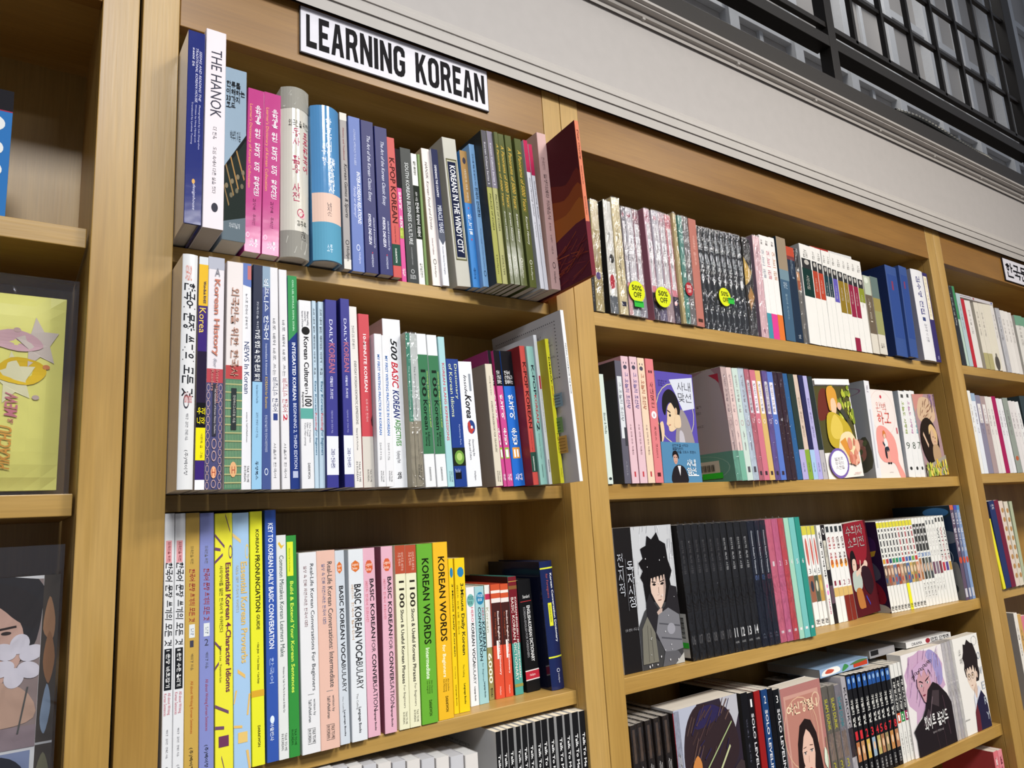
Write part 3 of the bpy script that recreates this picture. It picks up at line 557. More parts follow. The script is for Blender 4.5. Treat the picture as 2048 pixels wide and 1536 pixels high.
# ------------------------------------------------------------------ book tables, metres: x, y of the spine, shelf z, thickness, height, depth, lean, turn,
# colour, label, lettering (text, from top, to, from left, to, colour, style), spine print, options, group
BOOKS = [
 (0.1489,-0.0533,0.342,0.0181,0.2344,0.17,-0,0,'202a6e','navy slipcased hardcover with small white lettering, first book, top shelf, narrow bookcase',[('SEEING AND READING THE',0.1,0.37,0.68,0.82,'d8d8f0','i'),('TRADITIONAL KOREAN HOUSE.',0.09,0.38,0.47,0.61,'d8d8f0','i'),('HANOK 한옥',0.09,0.19,0.26,0.4,'f0f0ff','bi'),('Photographed by Lee Dong-chun',0.39,0.62,0.68,0.8,'c8c8e8',''),('Written by Hong Hyung-ock',0.39,0.59,0.47,0.58,'c8c8e8',''),('Translated by Lyndsey Twining',0.38,0.6,0.26,0.37,'c8c8e8',''),('designhouse',0.8,0.93,0.42,0.62,'d8d8e8','i')],[(0.775,0.8,0.4,0.58,'d9a860','o')],{'hard':1,'L':'b9b0ac','gloss':1},''),
 (0.1688,-0.0501,0.342,0.0221,0.2458,0.17,0,0,'e2d8dc','pale pink paperback reading THE HANOK in thin dark capitals, top shelf, narrow bookcase',[('THE HANOK',0.1,0.45,0.26,0.8,'3a3a48',''),('더 한옥',0.5,0.56,0.4,0.6,'444450',''),('도심 속에서 다른 삶을 짓다',0.6,0.83,0.42,0.6,'444450','')],[(0.875,0.92,0.4,0.72,'3a3a44','o')],{'pages':'b0a69c'},''),
 (0.1953,-0.0239,0.342,0.0264,0.2212,0.15,0,0,'8fa3b4','thick paperback with a pale blue top and a photo of dark green roof tiles',[('한류를\n이해하는\n33가지\n코드',0.08,0.24,0.1,0.92,'16181c','bh'),('박숙희 지음',0.37,0.43,0.3,0.75,'303840','h'),('지식의날개',0.9,0.93,0.3,0.75,'d8dce0','h')],[('poly',[(0.62,0),(0.4,1),(1,1),(1,0)],'1d2622'),('poly',[(0.6,0),(0.38,1),(0.41,1),(0.63,0)],'0c0f0e'),('poly',[(0.52,0.35),(0.7,0.7),(0.71,0.66),(0.53,0.31)],'a07a48'),('poly',[(0.48,0.6),(0.64,0.95),(0.65,0.91),(0.49,0.56)],'a07a48'),('poly',[(0.57,0.15),(0.74,0.5),(0.75,0.46),(0.58,0.11)],'8a7048'),('poly',[(0.66,0),(0.8,0.3),(0.81,0.26),(0.67,0)],'8a7048'),(0.68,0.71,0.1,0.24,'7c7058','o'),(0.65,0.68,0.34,0.48,'7c7058','o'),(0.62,0.65,0.58,0.72,'7c7058','o'),(0.59,0.62,0.8,0.94,'7c7058','o'),(0.73,0.76,0.3,0.44,'6a6450','o'),(0.7,0.73,0.54,0.68,'6a6450','o'),(0.67,0.7,0.76,0.9,'6a6450','o'),('poly',[(0.9,0),(0.86,1),(1,1),(1,0)],'5d6a72')],{'gloss':1},''),
 (0.227,0.0016,0.342,0.0199,0.2181,0.14,0.92,0,'b83f80','first of the two magenta Korean collocation dictionaries, behind the roof tile book',[("Learner's Dictionary of Korean Collocation",0.1,0.62,0.08,0.3,'f0b070',''),('유\n학\n생\n을\n\n위\n한\n\n한\n국\n어\n\n연\n어\n\n학\n습\n사\n전',0.1,0.66,0.46,0.82,'ffffff','bv'),('김성애 · 주지선',0.68,0.84,0.46,0.64,'3a1830',''),('소통',0.92,0.97,0.3,0.8,'ffe8f4','bh')],[(0.885,0.915,0.1,0.3,'f8d8e8','ring')],{'gloss':1},'magenta dictionaries'),
 (0.2479,0.0016,0.342,0.0213,0.2189,0.14,0.68,0,'b83f80','second of the two magenta Korean collocation dictionaries, touching the grey flowered dictionary',[("Learner's Dictionary of Korean Collocation",0.1,0.62,0.08,0.3,'f0b070',''),('유\n학\n생\n을\n\n위\n한\n\n한\n국\n어\n\n연\n어\n\n학\n습\n사\n전',0.1,0.66,0.46,0.82,'ffffff','bv'),('김성애 · 주지선',0.68,0.84,0.46,0.64,'3a1830',''),('소통',0.92,0.97,0.3,0.8,'ffe8f4','bh')],[(0.885,0.915,0.1,0.3,'f8d8e8','ring')],{'gloss':1},'magenta dictionaries'),
 (0.2713,0.0034,0.342,0.0364,0.2331,0.15,0.16,0,'cdc8bc','thick cream rounded-back dictionary with grey flower bands at both ends, top shelf, narrow bookcase',[('외국인을 위한',0.2,0.24,0.22,0.95,'30302c','h'),('표\n준\n한\n국\n어',0.26,0.5,0.72,0.93,'c02850','v'),('동\n사\n\n활\n용\n\n사\n전',0.25,0.68,0.34,0.6,'b03058','v'),('김종록',0.79,0.82,0.5,0.86,'404038','h'),('동양문고',0.845,0.9,0.66,0.82,'303030','')],[(0,0.13,0,1,'96938a'),(0.85,1,0,1,'8f8c84'),(0.72,0.77,0.5,0.76,'b03858','o'),(0.735,0.775,0.56,0.8,'e8b0b8','o'),('poly',[(0.02,0.3),(0.06,0.55),(0.11,0.42),(0.05,0.22)],'aeaba2'),('poly',[(0.03,0.62),(0.01,0.86),(0.07,0.95),(0.09,0.72)],'aeaba2'),('poly',[(0.12,0.05),(0.04,0.3),(0.05,0.32),(0.125,0.1)],'b8b5ac'),('poly',[(0.88,0.2),(0.94,0.5),(0.98,0.42),(0.92,0.15)],'b5b2a9'),('poly',[(0.87,0.7),(0.95,0.62),(0.98,0.8),(0.91,0.9)],'b5b2a9')],{'bulge':0.009,'hard':1,'gloss':1,'L':'cdc8bc'},''),
 (0.3106,-0.0028,0.342,0.0383,0.2146,0.15,-0.59,0,'5088b8','thick blue rounded-back dictionary with a peach band round its middle, top shelf, narrow bookcase',[('한\n국\n어',0.08,0.3,0.44,0.66,'f4f8ff','v'),('동사\n형용사',0.27,0.4,0.3,0.78,'f0f4ff','h'),('활\n용\n마\n법\n사',0.34,0.57,0.5,0.74,'f4f8ff','bv'),('남\n지\n순',0.635,0.72,0.44,0.6,'303848','v'),('소통',0.9,0.95,0.4,0.6,'d8e8f8','h')],[(0.575,0.76,0,1,'e0c0b0'),(0.76,1,0,1,'5a98b4')],{'bulge':0.009,'hard':1,'gloss':1},''),
 (0.3563,0.0076,0.342,0.0099,0.2236,0.14,-0.9,0,'9c9694','slim grey paperback reading Korean Games & Sports, top shelf, narrow bookcase',[('History and Traditional',0.1,0.31,0.3,0.6,'a05a58',''),('Korean Games & Sports',0.335,0.68,0.3,0.86,'22242a','i'),('Hollym',0.86,0.95,0.3,0.8,'303030','')],[(0,0.05,0,1,'dedad0'),(0.94,1,0,1,'d8d4cc'),(0.82,0.85,0.3,0.8,'2a2a2e','ring')],{},''),
 (0.3694,0.0104,0.342,0.0171,0.2237,0.14,-0.77,0,'6276b2','periwinkle paperback reading INTER-KOREAN RELATIONS in italics, top shelf, narrow bookcase',[('INTER-KOREAN RELATIONS:',0.36,0.7,0.56,0.86,'eef0ff','bi'),('Family or Enemy?',0.46,0.66,0.22,0.48,'dde2ff','i'),('A DYNAMIC APPROACH TO RUBBER',0.08,0.32,0.4,0.58,'c8d0f0','i'),('Hollym',0.88,0.95,0.5,0.7,'dde2ff','')],[(0.83,0.87,0.36,0.66,'dde2ff','ring')],{},''),
 (0.3867,0.0084,0.342,0.0187,0.2218,0.14,-0.79,0,'272a62','first of the two indigo books reading The Art of the Korean Classic Essay, taller looking',[('The Art of the Korean Classic Essay',0.1,0.54,0.36,0.7,'e4e6f6','i'),('selected & translated by',0.64,0.84,0.68,0.86,'d8daf0','i'),('KWEON, DAE-GEUN',0.62,0.82,0.3,0.56,'f0f0ff','bi'),('HADREAM',0.88,0.96,0.5,0.64,'d8daf0','')],[(0.865,0.875,0.54,0.62,'c04050','o')],{},'indigo essay books'),
 (0.4071,0.0067,0.342,0.019,0.2171,0.14,-1.03,0,'272a62','second of the two indigo Classic Essay books, beside the red one, top shelf, narrow bookcase',[('The Art of the Korean Classic Essay',0.1,0.54,0.36,0.7,'e4e6f6','i'),('selected & translated by',0.64,0.84,0.68,0.86,'d8daf0','i'),('KWEON, DAE-GEUN',0.62,0.82,0.3,0.56,'f0f0ff','bi'),('HADREAM',0.88,0.96,0.5,0.64,'d8daf0','')],[(0.865,0.875,0.54,0.62,'c04050','o')],{},'indigo essay books'),
 (0.4279,0.0095,0.342,0.0126,0.2072,0.14,-1.5,0,'c04c48','red book with doodled lettering and a green plaid patch, beside the charcoal paperback',[('K-POP KOREAN',0.15,0.62,0.22,0.86,'4a1c1c','b'),('Lee Soyoung / Ahn Yongjun',0.64,0.76,0.4,0.56,'5a2020',''),('DARAKWON',0.8,0.9,0.34,0.56,'e4e8e0','b')],[(0.77,0.92,0,1,'284c40')],{},''),
 (0.4476,0.0232,0.342,0.0073,0.2007,0.14,-1.46,0,'cc4a90','thin pink grammar book with a black top, top shelf, narrow bookcase',[('한\n국\n어\n\n문\n법',0.33,0.6,0.2,0.8,'ffffff','bv'),('Advanced',0.62,0.66,0.2,0.8,'e8f080',''),('혜다',0.9,0.96,0.2,0.8,'ffffff','v')],[(0,0.3,0,1,'1c181c'),(0.6,0.68,0.1,0.9,'98b040')],{},''),
 (0.4557,0.0228,0.342,0.0175,0.2048,0.14,-1.66,0,'2a3030','charcoal paperback reading SOUTH KOREAN BUSINESS CULTURE, top shelf, narrow bookcase',[('SOUTH KOREAN BUSINESS CULTURE',0.11,0.72,0.38,0.7,'e4e8e8',''),('A LUCA BUSCEMI STORY',0.74,0.87,0.5,0.6,'b0b4b4',''),('SEOUL SELECTION',0.94,0.97,0.28,0.78,'d8dcdc','h')],[(0.9,0.93,0.38,0.68,'c8cccc','ring')],{},''),
 (0.4742,0.0227,0.342,0.0096,0.1998,0.14,-1.92,0,'e2e2dc','thin white book with a black panel of brushy Korean lettering, top shelf, narrow bookcase',[('한국어 의성어 의태어',0.38,0.64,0.24,0.8,'f4f4f4','b'),('NEW 스타일',0.3,0.37,0.3,0.7,'e8e8e8','i'),('알면 재미있다',0.06,0.17,0.3,0.7,'303030','b'),('글로벌콘텐츠',0.84,0.95,0.3,0.7,'404040','')],[(0.25,0.66,0,1,'20261f')],{},''),
 (0.484,0.021,0.342,0.0042,0.2001,0.14,-1.92,0,'6f8a50','very thin olive green book beside the black and white lettered one, top shelf, narrow bookcase',[],[],{},''),
 (0.4936,0.0186,0.342,0.0131,0.2103,0.14,-2.97,0,'e6dcd6','cream pink paperback reading HANSIK: Korean Food and Drinks, top shelf, narrow bookcase',[('HANSIK: Korean Food and Drinks',0.1,0.6,0.3,0.62,'504850','i'),('Stories and Traditions',0.66,0.78,0.35,0.55,'807078',''),('Hollym',0.86,0.94,0.34,0.6,'303030','')],[(0.81,0.85,0.3,0.7,'303034','ring')],{'L':'cdb894'},''),
 (0.5069,0.0129,0.342,0.0106,0.2098,0.14,-3,0,'d8dae0','white book with a navy torn-edge top reading MIRACLE YEARS, top shelf, narrow bookcase',[('DEFENDING THE COUNTRY',0.12,0.36,0.3,0.62,'e8e8f0','b'),('MIRACLE YEARS',0.42,0.62,0.22,0.86,'c8ccd8','b'),('Korean History For English',0.72,0.92,0.35,0.6,'404860','')],[(0,0.62,0,1,'2c3050'),('poly',[(0.6,0),(0.6,1),(0.67,1),(0.71,0.55),(0.66,0)],'555a68')],{},''),
 (0.5265,0.006,0.342,0.0235,0.2299,0.16,-3.79,0,'b9b7ac','thick grey hardback with KOREANS IN THE WINDY CITY on a framed navy panel',[('KOREANS IN THE WINDY CITY',0.19,0.78,0.34,0.74,'f0f0f4','b')],[(0.145,0.83,0.12,0.9,'5c5a3c'),(0.155,0.82,0.17,0.85,'b8b6a0'),(0.165,0.81,0.21,0.81,'121a38')],{'L':'aaa698'},''),
 (0.5503,0.0014,0.342,0.0122,0.2129,0.14,-3.34,0,'3a7ec0','book with a gold upper half and blue lower half showing the Korean word 한글',[('대한민국 대표 브랜드',0.14,0.38,0.4,0.66,'f0e8d8',''),('한\n글',0.47,0.62,0.2,0.75,'f0f6ff','v'),('아름다운나날',0.86,0.94,0.3,0.6,'163060','')],[(0,0.39,0,1,'a88452'),(0.05,0.1,0.3,0.75,'3a3848','o'),(0.42,0.435,0.42,0.55,'d04030','o'),(0.65,0.665,0.42,0.55,'d04030','o')],{},''),
 (0.5627,-0.0076,0.342,0.0093,0.2219,0.14,-3.37,0,'84b0dc','pale blue paperback with dark Korean title letters, top shelf, narrow bookcase',[('한국어를 배울 때 알아야 하는',0.07,0.3,0.34,0.62,'283050',''),('한국의 언어문화',0.31,0.52,0.26,0.78,'101830','b'),('Korean Language and Culture for Learners',0.6,0.88,0.4,0.6,'304878','')],[(0.89,0.93,0.3,0.75,'203050','ring')],{},''),
 (0.5722,-0.0284,0.342,0.0091,0.2366,0.13,-3.34,0,'98984a','slim olive book reading PALACES OF KOREA below a dark grey box, top shelf, narrow bookcase',[('Korean Culture Series 3',0.08,0.36,0.34,0.66,'d8d8e0',''),('PALACES OF KOREA',0.42,0.66,0.34,0.66,'34361c','i'),('Hollym',0.82,0.94,0.34,0.62,'34361c','')],[(0,0.38,0,1,'58565c')],{'L':'2e3030'},''),
 (0.5815,-0.0295,0.342,0.0095,0.2371,0.13,-3.36,0,'a09f68','wider greyish olive book reading PALACES OF KOREA below a mauve box, top shelf, narrow bookcase',[('Korean Culture Series 3',0.08,0.36,0.34,0.66,'d8d8e0',''),('PALACES OF KOREA',0.42,0.66,0.34,0.66,'34361c','i'),('HOLLYM',0.82,0.94,0.34,0.62,'34361c','')],[(0,0.38,0,1,'807a88')],{'L':'6a6a50'},''),
 (0.5912,-0.0346,0.342,0.0069,0.2358,0.13,-3.39,0,'545a30','first of four dark olive history books with golden Panorama titles, top shelf, narrow bookcase',[('A Panorama of 5000 Years:',0.08,0.5,0.28,0.78,'d4ae48','i'),('Korean History',0.53,0.72,0.34,0.7,'e0e0d8','i'),('Hollym',0.86,0.95,0.34,0.62,'d0d0c0','')],[(0.82,0.85,0.34,0.7,'d8d8c8','ring')],{'gloss':1},'olive history books'),
 (0.5988,-0.0345,0.342,0.0102,0.2349,0.13,-3.52,0,'545a30','second of four dark olive history books with golden Panorama titles and a glossy lower half',[('A Panorama of 5000 Years:',0.08,0.5,0.28,0.78,'d4ae48','i'),('Korean History',0.53,0.72,0.34,0.7,'e0e0d8','i'),('Hollym',0.86,0.95,0.34,0.62,'d0d0c0','')],[(0.82,0.85,0.34,0.7,'d8d8c8','ring')],{'gloss':1},'olive history books'),
 (0.61,-0.0347,0.342,0.0118,0.2357,0.13,-3.26,0,'545a30','third of four dark olive history books with golden Panorama titles, top shelf, narrow bookcase',[('A Panorama of 5000 Years:',0.08,0.5,0.28,0.78,'d4ae48','i'),('Korean History',0.53,0.72,0.34,0.7,'e0e0d8','i'),('Hollym',0.86,0.95,0.34,0.62,'d0d0c0','')],[(0.82,0.85,0.34,0.7,'d8d8c8','ring')],{'gloss':1},'olive history books'),
 (0.6272,-0.0334,0.342,0.0126,0.236,0.13,-2.91,0,'545a30','fourth of four dark olive history books with golden Panorama titles; a gap before it',[('A Panorama of 5000 Years:',0.08,0.5,0.28,0.78,'d4ae48','i'),('Korean History',0.53,0.72,0.34,0.7,'e0e0d8','i'),('Hollym',0.86,0.95,0.34,0.62,'d0d0c0','')],[(0.82,0.85,0.34,0.7,'d8d8c8','ring')],{'gloss':1},'olive history books'),
 (0.6459,-0.0346,0.342,0.0075,0.237,0.13,-3.56,0,'dcdce4','thin white kimchi book with a crimson top, taller of the two, top shelf, narrow bookcase',[('Good Morning, Kimchi!',0.26,0.52,0.3,0.7,'3a3a44','i'),('by Yoon Sook-ja',0.56,0.66,0.4,0.66,'505058','')],[(0,0.22,0,1,'b02850')],{'L':'b8b8ba'},'white kimchi books'),
 (0.655,-0.0334,0.342,0.0067,0.2335,0.13,-3.36,0,'dcdce4','thin white kimchi book with a crimson top, shorter of the two, top shelf, narrow bookcase',[('Good Morning, Kimchi!',0.26,0.52,0.3,0.7,'3a3a44','i'),('by Yoon Sook-ja',0.56,0.66,0.4,0.66,'505058','')],[(0,0.22,0,1,'b02850')],{'L':'b8b8ba'},'white kimchi books'),
 (0.6623,-0.0403,0.342,0.0173,0.2531,0.13,-1.86,0,'c4a09c','dusty pink paperback with small dark Korean letters, top shelf, narrow bookcase',[('한국인의\n',0.16,0.24,0.3,0.6,'6a4c50',''),('일생의례와 의례음식',0.27,0.56,0.34,0.7,'3c2c30',''),('윤숙자 · 강재희 · 이순옥',0.58,0.78,0.4,0.6,'5a444a',''),('Hollym',0.89,0.96,0.34,0.6,'3c2c30','')],[(0.83,0.87,0.34,0.66,'3c2c30','ring')],{'L':'b49083'},''),
 (0.6761,-0.1154,0.342,0.0076,0.2384,0.15,-2.28,-4,'c66a48','tall orange picture book jutting past the shelf end, sunset over water on its cover',[('Dear Onyang',0.06,0.26,0.25,0.75,'3a1410','i'),('Written by Kim Sun',0.3,0.42,0.3,0.6,'5a2414','i'),('Illustrated by Sozo',0.5,0.62,0.3,0.6,'5a2414','')],[(0.66,1,0,1,'6a2430')],{'hard':1,'art':'sunset','L':'5a1c22'},''),
 (0.1489,-0.055,0.0548,0.0151,0.2509,0.17,-0,0,'dcdcdc','thick white paperback with big brush-written Korean letters, next to the wooden post',[('한국어 문장 쓰기의 모든 것',0.13,0.62,0.12,0.88,'1c1e24','bi'),('외국인을 위한',0.05,0.12,0.2,0.6,'d08070','bh'),('All about Writing Korean Sentences',0.6,0.66,0.3,0.8,'c86060','h'),('박미경 · 김지연 · 권제은 지음',0.69,0.8,0.42,0.6,'505058',''),('(주)박이정',0.84,0.94,0.36,0.62,'303038','')],[(0.61,0.67,0.25,0.62,'404048','ring')],{'L':'cdc4bf','gloss':1,'bulge':0.002},''),
 (0.1667,-0.05,0.0548,0.0093,0.2526,0.14,0,0,'3a2470','purple and yellow book reading Korea in gold letters, second shelf, narrow bookcase',[('Won-Bok RHEE',0.11,0.21,0.5,0.8,'2c2850','b'),('Korea',0.23,0.34,0.1,0.8,'e8c860',''),('우리',0.66,0.69,0.1,0.95,'f0e020','bh'),('나라',0.7,0.73,0.1,0.95,'f0e020','bh'),('이원복 글 · 그림',0.77,0.87,0.5,0.75,'282420','')],[(0,0.035,0,1,'d0d4d8'),(0.035,0.22,0,1,'dcb030'),(0.42,0.64,0,1,'241a34'),(0.64,0.745,0,1,'101014'),(0.745,0.88,0,1,'e8d818'),(0.96,1,0,1,'e8e8ec')],{'L':'c0b4a8','gloss':1},''),
 (0.1763,-0.05,0.0548,0.0166,0.2542,0.14,0,0,'dcd6da','white book reading A Korean History above a blue and pink flower-tile pattern',[('A',0.05,0.085,0.4,0.72,'7a7a84','h'),('Korean History',0.1,0.44,0.28,0.74,'c07a68','b'),('for',0.45,0.49,0.4,0.6,'8a8a98','i'),('International',0.5,0.64,0.56,0.76,'c08a80',''),('Readers',0.5,0.59,0.26,0.44,'c08a80',''),('The Association of Korean History Teachers',0.58,0.77,0.46,0.6,'d8d0d8','i'),('H',0.915,0.945,0.4,0.62,'a04838','h')],[(0,0.055,0,1,'aeb0bc'),(0.495,0.555,0,1,'b04850'),(0.555,1,0,1,'4a4a70'),(0.56,0.592,0.02,0.24,'b09498','ring'),(0.56,0.592,0.76,0.98,'b09498','ring'),(0.594,0.626,0.02,0.24,'b09498','ring'),(0.594,0.626,0.76,0.98,'b09498','ring'),(0.628,0.66,0.02,0.24,'b09498','ring'),(0.628,0.66,0.76,0.98,'b09498','ring'),(0.662,0.694,0.02,0.24,'b09498','ring'),(0.662,0.694,0.76,0.98,'b09498','ring'),(0.696,0.728,0.02,0.24,'b09498','ring'),(0.696,0.728,0.76,0.98,'b09498','ring'),(0.73,0.762,0.02,0.24,'b09498','ring'),(0.73,0.762,0.76,0.98,'b09498','ring'),(0.764,0.796,0.02,0.24,'b09498','ring'),(0.764,0.796,0.76,0.98,'b09498','ring'),(0.798,0.83,0.02,0.24,'b09498','ring'),(0.798,0.83,0.76,0.98,'b09498','ring'),(0.832,0.864,0.02,0.24,'b09498','ring'),(0.832,0.864,0.76,0.98,'b09498','ring'),(0.866,0.898,0.02,0.24,'b09498','ring'),(0.866,0.898,0.76,0.98,'b09498','ring'),(0.9,0.932,0.02,0.24,'b09498','ring'),(0.9,0.932,0.76,0.98,'b09498','ring'),(0.934,0.966,0.02,0.24,'b09498','ring'),(0.934,0.966,0.76,0.98,'b09498','ring'),(0.968,1,0.02,0.24,'b09498','ring'),(0.968,1,0.76,0.98,'b09498','ring'),(0.56,0.78,0.38,0.62,'34343e'),(0.79,0.835,0.36,0.66,'b09498','ring'),(0.84,0.885,0.36,0.66,'b09498','ring'),(0.905,0.955,0.34,0.68,'e8a880','o'),(0.96,0.995,0.36,0.66,'b09498','ring')],{},''),
 (0.1962,-0.048,0.0548,0.0174,0.2528,0.14,0,0,'dcd4d2','white book with brown outlined Korean letters above a green and gold grid pattern',[('외국인을 위한 한국사',0.12,0.52,0.26,0.76,'b08878','b'),('전국역사교사모임 지음',0.6,0.72,0.45,0.6,'d8d8d0',''),('H',0.905,0.935,0.42,0.62,'a04838','h')],[(0.47,0.53,0,1,'b04848'),(0.53,1,0,1,'4c7a60'),(0.535,0.995,0.08,0.1,'9aac80'),(0.535,0.995,0.17,0.19,'9aac80'),(0.535,0.995,0.26,0.28,'9aac80'),(0.535,0.995,0.35,0.37,'9aac80'),(0.535,0.995,0.44,0.46,'9aac80'),(0.535,0.995,0.53,0.55,'9aac80'),(0.535,0.995,0.62,0.64,'9aac80'),(0.535,0.995,0.71,0.73,'9aac80'),(0.535,0.995,0.8,0.82,'9aac80'),(0.535,0.995,0.89,0.91,'9aac80'),(0.55,0.556,0,1,'a8a878'),(0.585,0.591,0,1,'a8a878'),(0.62,0.626,0,1,'a8a878'),(0.655,0.661,0,1,'a8a878'),(0.69,0.696,0,1,'a8a878'),(0.725,0.731,0,1,'a8a878'),(0.76,0.766,0,1,'a8a878'),(0.795,0.801,0,1,'a8a878'),(0.83,0.836,0,1,'a8a878'),(0.865,0.871,0,1,'a8a878'),(0.9,0.906,0,1,'a8a878'),(0.935,0.941,0,1,'a8a878'),(0.97,0.976,0,1,'a8a878'),(0.57,0.75,0.34,0.66,'2c3234'),(0.885,0.95,0.3,0.72,'d8a878','o')],{'L':'c8c0c0'},''),
 (0.216,-0.04,0.0548,0.0104,0.2562,0.14,-0.41,0,'dcdce0','white book reading NEWS In Korean with a blue corner on top, second shelf, narrow bookcase',[('뉴스로 한국어 공부하기',0.14,0.3,0.36,0.62,'30303a',''),('NEWS In Korean',0.36,0.59,0.26,0.78,'30406a',''),('written by TalkToMeInKorean',0.67,0.8,0.44,0.62,'505058',''),('TALK TO ME\nIN KOREAN.',0.9,0.97,0.26,0.78,'404040','')],[('poly',[(0,0),(0,1),(0.11,1),(0.1,0)],'6478b0'),(0.01,0.075,0.6,1,'b87070')],{},''),
 (0.2267,-0.04,0.0548,0.0107,0.2562,0.14,0,0,'20263e','midnight blue book with white Korean titles above a sky blue lower part',[('외국인을 위한',0.17,0.3,0.4,0.6,'d8dce8',''),('TV와 영화 속 한국 문화 찾기',0.3,0.53,0.22,0.78,'f4f6fa','b'),('Korean Culture in TV and Film',0.55,0.63,0.4,0.6,'204060',''),('김현진 변재강 이소연 지음',0.67,0.78,0.4,0.62,'304060',''),('동양북스',0.88,0.96,0.34,0.66,'202c40','b')],[(0.535,1,0,1,'90bcda')],{},''),
 (0.2391,-0.035,0.0548,0.01,0.2579,0.14,-0.36,0,'46568c','steel blue glossy book reading KOREAN for Business, with a shiny silver top',[('비즈니스 한국어',0.06,0.34,0.24,0.8,'e8eef8','b'),('Intermediate & Advanced',0.36,0.5,0.42,0.64,'d0d8f0',''),('KOREAN for Business',0.51,0.65,0.38,0.66,'d8b860',''),('한국산업기술진흥원 한국어교재편찬위원회',0.68,0.84,0.36,0.62,'d8e0f4','')],[(0,0.1,0,1,'8ba0b4'),(0.91,0.94,0.3,0.7,'e0e8f4','ring')],{'gloss':1},''),  # pale band across the top paints the glare into the spine colour
 (0.251,-0.03,0.0548,0.0097,0.2598,0.14,-0.62,0,'dcdadc','white business Korean book with navy title, volume 1, second shelf, narrow bookcase',[('바로 배워 바로 쓰는',0.24,0.5,0.3,0.66,'4a4a54',''),('비즈니스 한국어',0.51,0.66,0.22,0.86,'20305c',''),('1',0.67,0.7,0.3,0.8,'304080','b'),('서울대 한국어',0.8,0.95,0.3,0.6,'404048','')],[],{},'white business Korean volumes'),
 (0.2629,-0.03,0.0548,0.0095,0.2588,0.14,-0.89,0,'dcdadc','white business Korean book with red title, volume 2, second shelf, narrow bookcase',[('바로 배워 바로 쓰는',0.24,0.5,0.3,0.66,'4a4a54',''),('비즈니스 한국어',0.51,0.66,0.22,0.86,'b02840',''),('2',0.67,0.7,0.3,0.8,'c02038','b'),('서울대 한국어',0.8,0.95,0.3,0.6,'404048','')],[],{},'white business Korean volumes'),
 (0.2728,-0.03,0.0548,0.0109,0.2528,0.14,-0.78,0,'24387a','navy book with a green slanting top reading INTEGRATED KOREAN, second shelf, narrow bookcase',[('CHO, LEE, SCHULZ, SOHN, SOHN.',0.02,0.27,0.44,0.66,'b8e0c0','b'),('INTEGRATED KOREAN:',0.325,0.6,0.36,0.74,'e8ecf8','b'),('BEGINNING 2, THIRD EDITION',0.61,0.91,0.36,0.74,'e0e6f8','')],[('poly',[(0,0),(0,1),(0.27,1),(0.32,0)],'3c8c54'),(0.92,0.95,0.26,0.8,'b0b8d0')],{'gloss':1},''),
 (0.2839,-0.035,0.0548,0.0147,0.2224,0.14,-0.7,0,'dcdcde','white book reading Korean Culture in 100 Keywords with a teal band, second shelf, narrow bookcase',[('Bilingual reading\nmaterial for\nlearners of Korean',0.06,0.15,0.2,0.8,'606068',''),('Korean Culture',0.2,0.47,0.34,0.74,'1c1c20','b'),('in',0.475,0.51,0.4,0.66,'404044',''),('100',0.52,0.575,0.34,0.92,'18181c','b'),('Keywords',0.5,0.58,0.08,0.3,'202024','b'),('Cho Yong-hee\nHan Yumi\nTcho Han-young',0.66,0.78,0.24,0.8,'606068',''),('DARAKWON',0.87,0.95,0.5,0.7,'303034','')],[(0.585,0.64,0,1,'5aa096'),(0.145,0.19,0.18,0.85,'202020','o')],{},''),
 (0.2991,-0.035,0.0548,0.005,0.2234,0.14,-0.54,0,'b4c8d6','thin powder blue book reading Easy Korean Reading, first of the pair, second shelf, narrow bookcase',[('소리 내어 읽는 재미있는 이야기 - 초급 -',0.04,0.42,0.26,0.66,'282c34','b'),('Easy Korean',0.44,0.61,0.24,0.76,'2a6080','b'),('Reading',0.61,0.7,0.24,0.76,'c05a60','b'),('For Beginners',0.7,0.83,0.24,0.76,'2a6080','b')],[],{},'powder blue readers'),
 (0.3046,-0.035,0.0548,0.0069,0.2235,0.14,0,0,'b4c8d6','thin powder blue book reading Easy Korean Reading, second of the pair, second shelf, narrow bookcase',[('소리 내어 읽는 재미있는 이야기 - 초급 -',0.04,0.42,0.26,0.66,'282c34','b'),('Easy Korean',0.44,0.61,0.24,0.76,'2a6080','b'),('Reading',0.61,0.7,0.24,0.76,'c05a60','b'),('For Beginners',0.7,0.83,0.24,0.76,'2a6080','b')],[],{},'powder blue readers'),
 (0.3117,-0.04,0.0548,0.0142,0.2257,0.14,0,0,'383884','ultramarine book with outlined KOREAN letters, touching the powder blue readers, second shelf, narrow bookcase',[('DAILY',0.11,0.24,0.34,0.62,'e0e0f8',''),('KOREAN',0.24,0.4,0.26,0.8,'b06880','b'),('데일리 코리안',0.42,0.54,0.36,0.6,'e8e8ff','b'),('국립국어원 감수 한국어 학습',0.6,0.72,0.4,0.56,'b8b8e8',''),('고려대 × 한국어문화',0.8,0.9,0.34,0.7,'40407c','b')],[(0.735,0.935,0,1,'dcdee6')],{'L':'2c2c6c'},'ultramarine daily books'),
